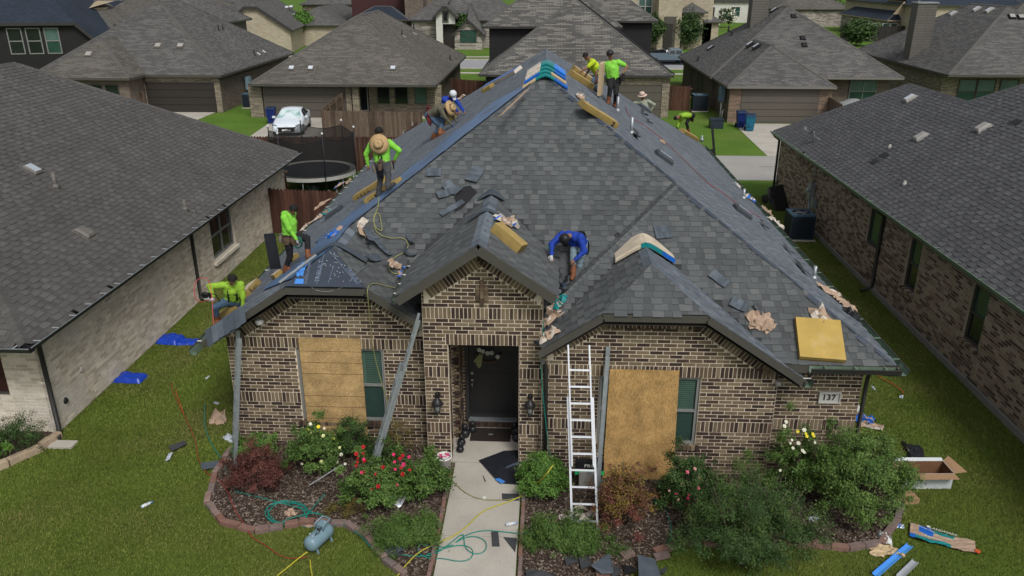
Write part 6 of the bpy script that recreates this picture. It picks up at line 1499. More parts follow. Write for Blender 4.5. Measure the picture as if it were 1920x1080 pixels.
def car(loc, rz, label, paint, name='parked_car'):
 T = thing(name, label, 'car', loc, rz)
 S = [(-2.38,.55,.35,.55,.56,.50),(-2.30,.80,.25,.66,.68,.62),(-2.0,.90,.22,.76,.80,.72),(-1.5,.92,.2,.84,.90,.76),(-1.05,.92,.2,.90,.97,.76),(-.75,.92,.2,.92,1.12,.72),(-.25,.92,.2,.93,1.36,.62),(.2,.92,.2,.94,1.43,.60),(.8,.92,.2,.96,1.40,.60),(1.3,.92,.2,.98,1.25,.62),(1.75,.91,.22,1.0,1.09,.66),(2.15,.86,.28,.98,1.02,.66),(2.36,.72,.38,.84,.86,.58)]
 mb = MB(); mb.smooth = True; rows = []
 for (y, w, zs, zb_, zr_, wr) in S:
  pr = [(-w*.92,zs),(-w,zs+.12),(-w,(zs+zb_)/2+.05),(-w*.96,zb_),(-wr,zr_-.02),(-wr*.55,zr_+.015),(0,zr_+.03),(wr*.55,zr_+.015),(wr,zr_-.02),(w*.96,zb_),(w,(zs+zb_)/2+.05),(w,zs+.12),(w*.92,zs)]
  rows.append([mb.pt((x,y,z)) for x, z in pr])
 n = len(rows[0])
 for i in range(len(rows)-1):
  for j in range(n-1): mb.face((rows[i][j],rows[i+1][j],rows[i+1][j+1],rows[i][j+1]))
  mb.face((rows[i][n-1],rows[i+1][n-1],rows[i+1][0],rows[i][0]))
 mb.face(rows[0]); mb.face(rows[-1][::-1]); mb.f = [f[::-1] for f in mb.f]
 obj('body', mb, paint, T, world=False)
 def sect(y, side, t):   # point on the glass band between belt and roof
  for k in range(len(S)-1):
   if S[k][0] <= y <= S[k+1][0]:
    u = (y-S[k][0])/(S[k+1][0]-S[k][0]); a = [S[k][q]+(S[k+1][q]-S[k][q])*u for q in range(6)]; break
  w, zb_, zr_, wr = a[1]*.96, a[3], a[4]-.02, a[5]; return Vector((side*(w+(wr-w)*t+.012), y, zb_+(zr_-zb_)*t+.01))
 for s in (-1, 1):
  for (ys) in ((-.62,-.2,.15),(.24,.8,1.25)):
   g = MB(); lo = [sect(y,s,.08) for y in ys]; hi = [sect(y,s,.88) for y in ys]
   if ys[0] < -.5: hi[0] = sect(-.45,s,.3)
   else: hi[-1] = sect(1.2,s,.5)
   for k in range(2): q = [lo[k],lo[k+1],hi[k+1],hi[k]]; g.poly(q if s > 0 else q[::-1])
   obj('side_window', g, m_glass, T, world=False)
 g = MB(); q = [(-.74,-1.02,1.0),(.74,-1.02,1.0),(.58,-.3,1.375),(-.58,-.3,1.375)]; g.poly(q); m_ = [(0,-.7,0)]
 obj('windscreen', g, MAT('sunshade_behind_windscreen', (.50,.60,.60), rough=.12, var=.35, vs=2.5, second=(.25,.42,.42), s2=1.5), T, world=False)
 for s in (-1, 1):
  g = MB(); g.poly([(s*.86,-2.12,.80),(s*.55,-2.28,.71),(s*.62,-2.33,.58),(s*.9,-2.14,.66)][::s]); g.box((s*.82-.02,-2.25,.6),(s*.82+.02,-2.2,.62)); obj('headlight', g, MAT('headlight_dark', (.10,.14,.18), rough=.1), T, world=False)
  g = MB(); g.cbox((s*1.02,-.62,.98), (.18,.1,.12)); g.beam((s*.88,-.6,.95),(s*1.0,-.62,.95), .04, .04); obj('wing_mirror', g, paint, T, world=False)
  for y in (-1.5, 1.42):
   g = MB(); g.lathe([(.20,-.1),(.31,-.1),(.335,-.06),(.335,.06),(.31,.1),(.20,.1)], (s*.84,y,.335), 20, 'x'); w = obj('wheel', g, m_rubber, T, world=False)
   g = MB(); g.lathe([(.05,s*.06),(.22,s*.08),(.24,s*.105)][::1], (s*.84,y,.335), 20, 'x');
   for k in range(5): a = 2*math.pi*k/5; g.beam((s*.955,y,.335),(s*.95,y+.2*math.cos(a),.335+.2*math.sin(a)), .05, .02, up=(1,0,0))
   obj('rim', g, m_galv, w, world=False)
 g = MB(); g.poly([(-.55,-2.375,.62),(-.62,-2.36,.42),(-.3,-2.40,.30),(.3,-2.40,.30),(.62,-2.36,.42),(.55,-2.375,.62)][::-1]); g.box((-.5,-2.40,.34),(.5,-2.385,.60)); gr = obj('grille', g, m_black, T, world=False)
 g = MB(); g.box((-.26,-2.43,.38),(.26,-2.402,.49)); obj('number_plate', g, m_white, gr, world=False)
 g = MB(); g.lathe([(.07,-.015),(.07,.01)], (0,-2.40,.63), 12, 'y', sy=.6); obj('badge', g, m_alum, T, world=False)
 return T
m_carw = MAT('white_car_paint', (.62,.68,.74), rough=.18, var=.03, spec=.6)
car((-16.55,51.2,.0), math.radians(8), 'white four-door saloon car on the driveway with a reflective sunshade behind the windscreen', m_carw)
def pickup(loc, rz, label):
 T = thing('pickup_truck', label, 'pickup truck', loc, rz); pt = MAT('blue_grey_truck_paint', (.11,.15,.185), rough=.25, spec=.6, var=.05)
 mb = MB(); mb.box((-2.7,-.95,.55),(2.7,.95,1.05));
 i = [mb.pt(p) for p in ((-.3,-.93,1.05),(1.5,-.93,1.05),(1.5,.93,1.05),(-.3,.93,1.05),(-.1,-.78,1.75),(1.0,-.78,1.75),(1.0,.78,1.75),(-.1,.78,1.75))]
 for q in ((4,5,6,7),(0,1,5,4),(1,2,6,5),(2,3,7,6),(3,0,4,7)): mb.face([i[z] for z in q])
 mb.box((-2.7,-.95,1.05),(-.35,-.87,1.3)); mb.box((-2.7,.87,1.05),(-.35,.95,1.3)); mb.box((-2.7,-.87,1.05),(-2.62,.87,1.3)); mb.box((1.5,-.93,1.05),(2.7,.93,1.16)); obj('body', mb, pt, T, world=False)
 for x0, x1 in ((-.12,.4),(.48,1.15)):
  g = MB(); g.poly([(x0-.1*(x0<0),-.915,1.15),(x1+.1*(x1>1),-.915,1.15),(x1-.12*(x1>1),-.80,1.65),(x0+.05,-.80,1.65)]); obj('side_window', g, m_glass, T, world=False)
 for x in (-1.75, 1.8):
  for y in (-.9, .9):
   g = MB(); g.lathe([(.22,-.12),(.38,-.12),(.4,0),(.38,.12),(.22,.12)], (x,y,.4), 18, 'y'); w = obj('wheel', g, m_rubber, T, world=False); g = MB(); g.lathe([(.2,-.125),(.05,-.1)] if y < 0 else [(.05,.1),(.2,.125)], (x,y,.4), 14, 'y'); obj('rim', g, m_galv, w, world=False)
 g = MB();
 for k in range(9): g.cbox((-2.4+.22*k, rnd.uniform(-.6,.6), 1.3+rnd.uniform(0,.2)), (rnd.uniform(.2,.5),rnd.uniform(.2,.6),rnd.uniform(.2,.5)))
 for k in range(5): g.beam((-2.5,rnd.uniform(-.7,.7),1.35),(-.4,rnd.uniform(-.7,.7),1.6), .04, .04)
 obj('tools_in_bed', g, m_black, T, world=False); return T
p = GY(1256,112,93); pickup((p.x,93,0), 0, 'blue-grey pickup truck with a loaded bed parked in the street')
car((p.x-.3,95.2,0), math.radians(90), 'white car mostly hidden behind the blue-grey pickup in the street', m_carw)
p = G(1620,190); T = thing('covered_car', 'car under a pale grey cover beside the taupe garage house', 'covered car', (21.6,57.6,0), math.radians(90)); mb = MB(); mb.smooth = True; rows = []
for k in range(13):
 y = -2.3+4.6*k/12; h_ = .85+.5*math.exp(-((y-.1)/1.0)**2); w = .95-.25*(abs(y)/2.3)**4; rows.append([mb.pt((w*c_,y,h_*z+.03*mnoise.noise(Vector((c_*3,y*3,z)))) ) for c_, z in ((-1.03,0),(-1,.5),(-.85,.75),(-.5,.97),(0,1),(.5,.97),(.85,.75),(1,.5),(1.03,0))])
for i in range(12):
 for j in range(8): mb.face((rows[i][j],rows[i][j+1],rows[i+1][j+1],rows[i+1][j]))
mb.face(rows[0]); mb.face(rows[-1][::-1]); obj('cover', mb, MAT('grey_car_cover', (.22,.23,.23), rough=.8, var=.15, vs=2, bump=.5, bs=4), T, world=False)
def bin_(loc, rz, label, col, lidc, group='wheeled rubbish bins'):
 T = thing('wheelie_bin', label, 'rubbish bin', loc, rz, group); mb = MB(); h_ = 1.0
 i = [mb.pt(p) for p in ((-.22,-.25,.06),(.22,-.25,.06),(.22,.22,.06),(-.22,.22,.06),(-.30,-.36,h_),(.30,-.36,h_),(.30,.30,h_),(-.30,.30,h_))]
 for q in ((0,3,2,1),(4,5,6,7),(0,1,5,4),(1,2,6,5),(2,3,7,6),(3,0,4,7)): mb.face([i[z] for z in q])
 mb.box((-.32,-.385,h_-.06),(.32,-.35,h_)); mb.box((-.1,-.36,.35),(.1,-.30,.55)); obj('body', mb, col, T, world=False)
 mb = MB(); i = [mb.pt(p) for p in ((-.33,-.40,h_),(.33,-.40,h_),(.33,.34,h_+.02),(-.33,.34,h_+.02),(-.28,-.3,h_+.07),(.28,-.3,h_+.07),(.28,.28,h_+.1),(-.28,.28,h_+.1))]
 for q in ((0,3,2,1),(4,5,6,7),(0,1,5,4),(1,2,6,5),(2,3,7,6),(3,0,4,7)): mb.face([i[z] for z in q])
 obj('lid', mb, lidc, T, world=False); mb = MB(); mb.tube([(-.25,.38,h_-.02),(.25,.38,h_-.02)], .018, 6); obj('handle', mb, lidc, T, world=False)
 for s in (-1, 1): mb = MB(); mb.lathe([(.05,-.03),(.13,-.03),(.13,.03),(.05,.03)], (s*.27,.28,.13), 12, 'x'); obj('wheel', mb, m_rubber, T, world=False)
 return T
m_bnavy = MAT('bin_navy', (.008,.022,.13), rough=.45, var=.06); m_bteal = MAT('bin_teal_blue', (.012,.12,.20), rough=.45, var=.06); m_lnavy = MAT('bin_lid_navy', (.014,.03,.07), rough=.45)
bin_((-18.75,53.7,0), .15, 'navy blue wheeled bin beside the white car and garage pillar', m_bnavy, m_lnavy)
bin_((12.75,53.5,0), 0, 'dark navy bin behind the teal one at the taupe garage door', m_bnavy, m_lnavy)
bin_((13.05,52.3,0), -.1, 'teal blue wheeled bin in front of the taupe garage door', m_bteal, m_lnavy)
condenser((11.2,60.4,0), 'dark air conditioner against the side wall of the house with two blue bins', 1.25)
condenser((-22.6,60.5,0), 'black air conditioner tilted by the side wall of the brown garage house', 1.1)
mb = MB(); mb.box((-.42,-.35,0),(.42,.35,.55)); mb.box((-.45,-.38,.55),(.45,.38,.62)); single('utility_box', mb, m_cond, 'low dark plastic utility box on the grass near the two blue bins', 'utility box', loc=(11.1,53.3,0))
T = thing('meter_cabinet', 'grey-blue electric cabinet on the side wall of the house with two bins', 'electric meter', (12.2,57.0,0)); mb = MB(); mb.box((-.3,-.25,1.2),(.02,.25,2.2)); obj('cabinet', mb, MAT('cabinet_blue_grey', (.13,.20,.28), rough=.5), T, world=False); mb = MB(); mb.tube([(-.1,0,0),(-.1,0,1.2)], .05, 6); mb.tube([(-.1,-.6,0),(-.1,-.6,.6),(0,-.6,.7)], .04, 6); obj('conduit', mb, m_white, T, world=False)
T = thing('meter_cabinet', 'pale blue meter cabinet on the side wall above the lawn left of the white car', 'electric meter', (-23.7,63,0)); mb = MB(); mb.box((0,-.3,1.0),(.3,.3,2.0)); mb.tube([(.1,0,0),(.1,0,1)], .05, 6); obj('cabinet', mb, MAT('cabinet_pale_blue', (.16,.24,.28), rough=.5), T, world=False)
 # ------------------------------------------------------------------ boards over the windows
def osb(name, stretch, base, seed):
 m, nt, b = newmat(name); geo = nt.nodes.new('ShaderNodeNewGeometry'); mp = nt.nodes.new('ShaderNodeMapping'); mp.inputs['Scale'].default_value = stretch; nt.links.new(geo.outputs['Position'], mp.inputs[0])
 no = nt.nodes.new('ShaderNodeTexNoise'); no.inputs['Scale'].default_value = 3; no.inputs['Detail'].default_value = 2; nt.links.new(geo.outputs['Position'], no.inputs['Vector'])
 ad = mixc(nt, mp.outputs[0], no.outputs['Color'], 1.0, 'ADD')
 vo = nt.nodes.new('ShaderNodeTexVoronoi'); vo.inputs['Scale'].default_value = 1; nt.links.new(ad, vo.inputs['Vector'])
 r = ramp(nt, [tuple(x*.72 for x in base), base, tuple(min(1, x*1.22) for x in base), (base[0]*.8, base[1]*.72, base[2]*.6)]); sp = nt.nodes.new('ShaderNodeSeparateColor'); nt.links.new(vo.outputs['Color'], sp.inputs[0]); nt.links.new(sp.outputs[0], r.inputs[0])
 n2_ = nt.nodes.new('ShaderNodeTexNoise'); n2_.inputs['Scale'].default_value = 3.0; n2_.inputs['Detail'].default_value = 6; nt.links.new(geo.outputs['Position'], n2_.inputs['Vector']); mr = nt.nodes.new('ShaderNodeMapRange'); mr.inputs[1].default_value = .3; mr.inputs[2].default_value = .7; mr.inputs[3].default_value = .68; mr.inputs[4].default_value = 1.22; nt.links.new(n2_.outputs['Fac'], mr.inputs[0])
 c = mixc(nt, r.outputs[0], mr.outputs[0], 1.0, 'MULTIPLY'); nt.links.new(c, b.inputs['Base Color']); b.inputs['Roughness'].default_value = .8; b.inputs['Specular IOR Level'].default_value = .2
 return m
m_osb1 = osb('strand_board_pale', (45,45,60), (.41,.28,.13), 1); m_osb2 = osb('strand_board_golden', (62,62,30), (.38,.24,.095), 2)
mb = MB(); mb.box((-5.02,14.505,.14),(-3.74,14.522,2.58)); o = single('wooden_board', mb, m_osb1, 'pale strand board with dark seam lines leaning over the left front window', 'board')
mb = MB()
for z in (.44,.70,.98,1.24,1.76,2.02,2.28): mb.box((-5.02,14.502,z),(-3.74,14.5045,z+.008))
z0 = o.location; q = obj('seam_line', mb, MAT('dark_seam', (.10,.06,.03), rough=.9), o)
mb = MB(); P = [Vector((1.27,13.70,2.42)),Vector((2.6,13.70,2.42)),Vector((2.63,13.56,.0)),Vector((1.22,13.56,.0))]; mb.slab(P[::-1], .016); single('wooden_board', mb, m_osb2, 'golden strand board leaning over the right front window', 'board')
 # ------------------------------------------------------------------ ladders
def ladder(label, foot, top, width, side, mat, rungs=None, fly=0.0, name='ladder', depth=.075):
 """foot, top: centre points; side: unit vector across the ladder"""
 foot, top, side = Vector(foot), Vector(top), Vector(side).normalized(); d = (top-foot).normalized(); L = (top-foot).length; n = side.cross(d).normalized()
 T = thing(name, label, 'ladder', foot)
 def sec(off, a, b, w, nm):
  for s in (-1, 1):
   mb = MB(); p = foot+side*s*w/2+n*off; mb.beam(p+d*a, p+d*b, .028, depth, up=n)
   if nm == 'rail' : mb.beam(p+d*a-side*s*.0+n*(depth/2), p+d*b+n*(depth/2), .04, .008, up=n)
   obj(nm, mb, mat, T)
  k = int((b-a-.1)/.305)
  for i in range(k):
   c = foot+n*off+d*(a+.22+i*.305); mb = MB(); mb.beam(c-side*(w/2-.014), c+side*(w/2-.014), .034, .04, up=n); obj('rung', mb, mat, T)
 sec(0, 0, L if not fly else L*.72, width, 'rail')
 if fly: sec(depth+.01, fly, L, width-.07, 'fly_rail')
 for s in (-1, 1): mb = MB(); p = foot+side*s*width/2; mb.beam(p-d*.03, p+d*.07, .06, .1, up=n); obj('foot', mb, m_rubber, T)
 return T
ladder('bright aluminium ladder leaning on the right gable between the flower bed and the eave', ((.80),11.88,0), (.64,13.42,3.06), .46, (1,0,0), m_alum, fly=1.22)
ladder('dull grey extension ladder leaning left of the entrance, seen nearly edge-on', (-3.50,13.0,0), (-2.40,13.52,3.55), .40, (-.16,1,-.0), m_galv, fly=.61, depth=.05)
ladder('grey ladder seen edge-on at the left corner of the house', (-6.40,13.75,0), (-6.02,13.98,2.88), .40, (-.42,.91,0), m_galv)
ladder('dark grey ladder seen edge-on beside the golden board', (1.07,12.9,0), (1.20,13.5,2.9), .40, (.085,1,.05), m_galv)
a = G(1336,292); ladder('dark ladder leaning on the far right eave behind the bent man', (7.35,33.4,0), (6.75,33.6,3.6), .42, (0.1,1,0), m_dark, fly=.6)
mb = MB(); mb.tube([(-4.98,11.9,.30),(-4.1,12.3,.62)], .0, 4) if False else None
mb = MB(); a = G(583,908,.12); b = GY(640,872,12.9); mb.beam(a, b, .07, .02, up=(0,.3,1)); single('metal_flashing', mb, m_alum, 'pale metal strip lying across the yellow and white rose bush', 'metal strip')
 # ------------------------------------------------------------------ entrance fittings
def lantern(x, label):
 T = thing('wall_lantern', label, 'lantern', (x,14.02,1.42), 0, 'lanterns on the entrance pillars');
 mb = MB(); mb.lathe([(.06,-.02),(.055,.0)], (0,.0,.2), 10, 'y'); mb.tube([(0,-.01,.2),(0,-.09,.30),(0,-.14,.27),(0,-.14,.2)], .014, 6); obj('bracket', mb, m_dark, T, world=False)
 mb = MB(); mb.lathe([(.115,.06),(.12,.075),(.09,.14),(.05,.19),(.012,.21),(.01,.235)], (0,-.14,-.02), 12); obj('hood', mb, m_dark, T, world=False)
 mb = MB(); mb.lathe([(.045,-.13),(.085,.05)], (0,-.14,-.02), 8); obj('glass', mb, MAT('lantern_glass', (.16,.17,.16), rough=.1, spec=.8), T, world=False)
 mb = MB()
 for k in range(4): a = math.pi/4+k*math.pi/2; mb.beam((.047*math.cos(a),-.14+.047*math.sin(a),-.15),(.09*math.cos(a),-.14+.09*math.sin(a),.03), .01, .01)
 mb.lathe([(.006,-.22),(.03,-.17),(.05,-.145)], (0,-.14,-.0), 8); obj('cage', mb, m_dark, T, world=False)
lantern(-2.12, 'black wall lantern on the left entrance pillar'); lantern(-.26, 'black wall lantern on the right entrance pillar')
T = thing('door_wreath', 'half-fallen wreath of white flowers with green ribbon on the dark door', 'wreath', (-1.2,15.5,1.84)); m_leafp = MAT('olive_ribbon', (.20,.21,.09), rough=.7); m_wfl = MAT('white_petals', (.42,.42,.38), rough=.8)
mb = MB(); mb.tube([(.28*math.cos(a),-.04,.0-.22*math.sin(a)) for a in (math.pi*k/10 for k in range(11))], .022, 6); obj('twig_ring', mb, MAT('twig_brown', (.08,.05,.03), rough=.9), T, world=False)
for (x, z) in ((-.12,.06),(-.02,.02),(.07,.03),(-.2,.1),(.2,-.06)):
 mb = MB(); mb.lathe([(.012,-.03),(.055,-.015),(.05,0),(.015,.005)], (x,-.07,z), 9, 'y'); obj('flower', mb, m_wfl, T, world=False)
mb = MB(); mb.poly([(-.2,-.06,.0),(-.12,-.09,-.02),(-.16,-.08,-.3),(-.22,-.06,-.36),(-.28,-.07,-.26)]); mb.poly([(-.28,-.08,-.1),(-.2,-.06,-.02),(-.26,-.07,-.22),(-.33,-.08,-.2)]); obj('ribbon', mb, m_leafp, T, world=False)
mb = MB(); mb.box((-.44,-.26,0),(.44,.26,.018)); T = single('doormat', mb, MAT('black_mat', (.022,.016,.014), rough=.95), 'black doormat in front of the door', 'doormat', loc=(-1.14,15.05,.045)); mb = MB(); mb.box((-.05,-.03,.019),(.05,.02,.021)); obj('label', mb, m_galv, T, world=False)
def orn(x, y, s, label):
 s *= .72
 T = thing('garden_ornament', label, 'ornament', (x,y,.04), 0, 'black round ornaments by the door'); m_o = bpy.data.materials.get('black_ceramic') or MAT('black_ceramic', (.018,.018,.021), rough=.35)
 mb = MB(); mb.lathe([(.06*s,0),(.1*s,.02),(.13*s,.1*s),(.1*s,.2*s),(.05*s,.22*s)], (0,0,0), 14); obj('base', mb, m_o, T, world=False); mb = MB(); mb.lathe([(.03*s,.22*s),(.07*s,.25*s),(.085*s,.31*s),(.06*s,.37*s),(.02*s,.39*s)], (0,0,0), 12); obj('head', mb, m_o, T, world=False)
for x, y, s, l in ((-1.70,14.95,1.2,'largest black ornament in the left group by the door'),(-1.55,15.15,1.0,'black ornament against the left door frame'),(-1.74,14.62,1.0,'black ornament in the middle of the left entrance wall'),(-1.74,14.36,.9,'small black ornament nearest the left pillar'),(-.62,15.1,1.1,'black ornament by the right door frame'),(-.56,14.85,1.2,'black ornament at the right entrance wall')): orn(x, y, s, l)
mb = MB(); mb.box((-1.88,14.0,-.02),(-.5,15.6,.045)); mb.box((-1.95,14.3,-.02),(-1.78,15.6,.044)); obj('porch_floor', mb, m_conc, None, kind='structure')
def walk_x(y): return (-1.72-(13.97-y)*-.02, -.42+(13.97-y)*.0)
ys = [13.97, 12.75, 11.65, 10.55, 9.4]
for k in range(4):
 mb = MB(); y1, y0 = ys[k], ys[k+1]+.012; mb.slab([(-1.80,y0,.045),(-.42,y0,.045),(-.42,y1,.045),(-1.80,y1,.045)], .08); obj('path_slab', mb, m_conc, None, kind='structure')
T = thing('security_camera', 'white dome security camera at the lower end of the left gable', 'security camera', (-5.75,14.42,2.95)); mb = MB(); mb.lathe([(.05,.06),(.085,.04),(.085,-.01),(.06,-.05),(.02,-.07)], (0,0,0), 14); obj('housing', mb, m_white, T, world=False); mb = MB(); mb.lathe([(.03,-.09),(.035,-.065)], (.01,-.03,.02), 10); obj('lens', mb, m_black, T, world=False)
T = thing('sensor_light', 'small beige outdoor light at the corner between the right gable and the number wall', 'outdoor light', (4.5,13.7,2.2)); mb = MB(); mb.lathe([(.05,-.06),(.07,0),(.05,.05)], (0,0,0), 10); obj('housing', mb, m_conc, T, world=False)
def bucket(loc, label, fill):
 T = thing('bucket', label, 'bucket', loc, 0, 'white buckets beside the path'); mb = MB(); mb.smooth = True
 pr = [(.12,0),(.15,.36),(.165,.37),(.165,.40),(.145,.40),(.14,.33)]; mb.lathe(pr, (0,0,0), 20); mb.f = mb.f[:-1]; mb.m = mb.m[:-1]; mb.t = mb.t[:-1]; mb.sm = mb.sm[:-1]; obj('pail', mb, m_white, T, world=False)
 mb = MB(); mb.tube([(.16*math.cos(a),.05+.1*abs(math.sin(a)),.37-.16*math.sin(a)) for a in (math.pi*k/8 for k in range(9))], .006, 4); obj('handle', mb, m_galv, T, world=False)
 for k in range(8):
  mb = MB(); a = rnd.random()*6.28; r = rnd.uniform(0,.08); mb.cbox((r*math.cos(a),r*math.sin(a),.36+rnd.uniform(0,.07)), (.09,.07,.05)); obj('content', mb, fill if k % 2 else m_white, T, world=False)
m_pink = MAT('pink_wrapping', (.5,.08,.18), rough=.7)
bucket(G(834,905)+Vector((-.05,.35,0)), 'white bucket with pink contents left of the path', m_pink); bucket(G(1000,918)+Vector((.02,.38,0)), 'white bucket with pink contents right of the path behind the round bush', m_pink)
mb = MB(); mb.box((-.28,-.06,0),(.28,.06,.20)); T = single('tool_box', mb, m_black, 'black and green boxed tool standing behind the aluminium ladder', 'tool box', loc=(.93,13.30,.42)); mb = MB(); mb.box((-.285,-.066,-.09),(.285,.066,-.002)); obj('green_base', mb, MAT('bright_green_plastic', (.02,.42,.12), rough=.5), T, world=False)
text_mesh('lettering', 'PRO', .11, m_white, T, MX((.93,13.235,.53),(1,0,0),(0,-1,0)), extrude=0)
mb = MB(); mb.box((-.2,-.12,0),(.2,.12,.40)); single('wooden_block', mb, m_found, 'low dark block carrying the green tool box behind the ladder', 'block', loc=(.93,13.32,.0))
p = G(597,1030); T = thing('air_compressor', 'blue-grey portable air compressor lying on the lawn in front of the flower bed', 'air compressor', (p.x,p.y+.10,0), math.radians(-24)); T.scale = (.72,.66,.72); m_cp = MAT('blue_grey_enamel', (.16,.25,.30), rough=.35, var=.08)
mb = MB(); mb.lathe([(.02,-.46),(.12,-.44),(.185,-.38),(.20,-.30),(.20,.30),(.185,.38),(.12,.44),(.02,.46)], (0,0,.27), 22, 'y'); obj('tank', mb, m_cp, T, world=False)
mb = MB(); mb.tube([(-.12,.05,.46),(-.12,.02,.60),(-.12,.36,.62),(.02,.42,.58),(.12,.36,.62),(.12,.02,.60),(.12,.05,.46)], .018, 8); obj('carry_handle', mb, m_cp, T, world=False)
mb = MB(); mb.cbox((0,.18,.50), (.2,.22,.14)); mb.lathe([(.05,.5),(.055,.60),(.02,.63)], (.05,.22,0), 10); obj('pump_housing', mb, m_cp, T, world=False)
mb = MB(); mb.lathe([(.035,0),(.035,.03)], (.02,-.02,.50), 12); mb.tube([(.02,-.1,.48),(.06,-.2,.46),(.1,-.1,.5),(.05,.1,.55)], .012, 6); obj('gauge_and_valves', mb, m_dark, T, world=False)
mb = MB(); mb.lathe([(.02,.475),(.018,.52)], (-.06,-.25,0), 8); mb.lathe([(.02,.475),(.018,.51)], (.05,-.3,0), 8); obj('outlet', mb, m_alum, T, world=False)
for s in (-1, 1):
 for y in (-.28, .28): mb = MB(); mb.beam((s*.13,y,.14),(s*.17,y,0), .05, .03); obj('leg', mb, m_cp, T, world=False)
m_tarp = MAT('blue_tarpaulin', (.008,.045,.38), rough=.35, var=.2, vs=4, bump=.8, bs=9, spec=.5)
def tarp(px, py, w, d, h, rz, label):
 p = G(px, py); mb = MB(); mb.smooth = True; nx, ny = 16, 10; idx = []
 for i in range(nx+1):
  for j in range(ny+1):
   u, v = i/nx*2-1, j/ny*2-1; e = max(abs(u)**8, abs(v)**8); z = h*(1-e*.9)*(.8+.35*mnoise.noise(Vector((u*1.6+px,v*2.2,0)))+.12*mnoise.noise(Vector((u*6,v*7,1))))
   idx.append(mb.pt((u*w/2*(1+.05*mnoise.noise(Vector((v*3,px,0)))), v*d/2, max(0,z))))
 for i in range(nx):
  for j in range(ny): a = i*(ny+1)+j; mb.face((idx[a],idx[a+ny+1],idx[a+ny+2],idx[a+1]))
 single('folded_tarpaulin', mb, m_tarp, label, 'tarpaulin', 'blue tarpaulins on the side lawn', loc=(p.x,p.y,0), rz=rz)
tarp(245,712,.72,.42,.17,-.03,'small blue folded tarpaulin on the grass nearest the camera'); tarp(320,640,.62,.5,.2,-.1,'thicker part of the blue tarpaulin pile beside the whitewashed wall'); tarp(352,643,.55,.35,.1,.1,'flat end of the blue tarpaulin pile just left of the gutter end')
p = G(1735,920); T = thing('cardboard_box', 'open cardboard box with white outside and tan flaps on the lawn at the right', 'cardboard box', (p.x+.02,p.y+.28,0), math.radians(3)); m_cd = MAT('brown_cardboard', (.33,.205,.115), rough=.85, var=.06); m_cdw = MAT('white_cardboard', (.52,.56,.58), rough=.7, var=.04); m_cdi = MAT('cardboard_inside', (.17,.085,.045), rough=.9)
w, d, h_ = .50, .22, .36
for nm, q0, q1 in (('front_side',(-w,-d,0),(w,-d+.006,h_)),('back_side',(-w,d-.006,0),(w,d,h_)),('left_side',(-w,-d+.006,0),(-w+.006,d-.006,h_)),('right_side',(w-.006,-d+.006,0),(w,d-.006,h_))):
 mb = MB(); mb.box(q0, q1); obj(nm, mb, m_cdw, T, world=False)
mb = MB(); mb.box((-w+.007,-d+.007,.001),(w-.007,d-.007,.01)); mb.box((-w+.007,d-.012,.01),(w-.007,d-.007,h_-.002)); mb.box((w-.012,-d+.007,.01),(w-.007,d-.012,h_-.002)); mb.box((-w+.007,-d+.007,.01),(-w+.012,d-.012,h_-.002)); obj('inside', mb, m_cdi, T, world=False)
for nm, q, mt in (('front_flap',[(-w,-d,h_),(-w+.06,-d-.20,h_-.0),(w-.0,-d-.20,h_-.0),(w,-d,h_)],m_cd),('right_flap',[(w,-d,h_),(w+.26,-d+.02,h_+.02),(w+.16,d+.12,h_+.04),(w,d,h_)],m_cd),('left_flap',[(-w,d,h_),(-w-.2,d+.02,h_+.06),(-w-.24,-d+.05,h_+.02),(-w,-d,h_)],m_cd),('back_flap',[(w,d,h_),(w-.02,d+.04,h_+.05),(-w+.02,d+.05,h_+.05),(-w,d,h_)],m_cdw)):
 mb = MB(); mb.slab(q, .005); obj(nm, mb, mt, T, world=False)
text_mesh('lettering', 'GOODMAN', .085, MAT('yellow_print', (.35,.30,.05), rough=.8), T, MX((p.x+.02-.22,p.y+.28+d-.014,.21),(1,0,0),(0,-1,0)), extrude=0)
p = G(1715,950); mb = MB(); mb.box((-.22,-.14,0),(.22,.14,.11)); mb.box((-.16,-.10,.11),(.2,.08,.13)); single('cardboard_box', mb, m_cd, 'small flat brown box tucked under the weeping shrub beside the open box', 'cardboard box', loc=(p.x-.12,p.y+.2,0), rz=.1)
 # ------------------------------------------------------------------ flower beds, mulch, edging
m_mulch = MAT('mulch_soil', (.045,.030,.022), rough=.95, var=.3, vs=6, fine=.35, fs=60, bump=.8, bs=50)
m_chip = MAT('mulch_chips', tone=[(.050,.034,.026),(.095,.066,.050),(.16,.125,.10),(.27,.23,.19)], rough=.95, var=.2, vs=10)
m_edge = MAT('edging_brick', tone=[(.17,.085,.065),(.20,.12,.095),(.15,.12,.115),(.22,.15,.125)], rough=.9, var=.18, vs=8, fine=.15, fs=80)
m_edge_t = MAT('edging_stone_tan', tone=[(.30,.22,.15),(.34,.26,.18),(.38,.30,.215)], rough=.9, var=.2, vs=6, fine=.15, fs=60)
bedL_px = [(440,838),(402,892),(390,948),(418,984),(478,998),(560,984),(650,984),(690,1010),(722,1052),(760,1080)]
bedL = [G(*p) for p in bedL_px]
bedR_px = [(1225,1040),(1290,1018),(1400,1026),(1520,1024),(1590,1032),(1650,1022),(1684,978),(1690,930)]
bedR = [G(*p) for p in bedR_px]
def inside(x, y, poly):
 c = False; n = len(poly)
 for i in range(n):
  a, b = poly[i], poly[(i+1)%n]
  if (a[1] > y) != (b[1] > y) and x < (b[0]-a[0])*(y-a[1])/(b[1]-a[1])+a[0]: c = not c
 return c
polyL = [(-6.5,14.56)]+[(p.x,p.y) for p in bedL]+[(-2.25,10.4),(-1.83,10.4),(-1.83,13.95),(-2.4,14.0),(-2.4,14.56)]
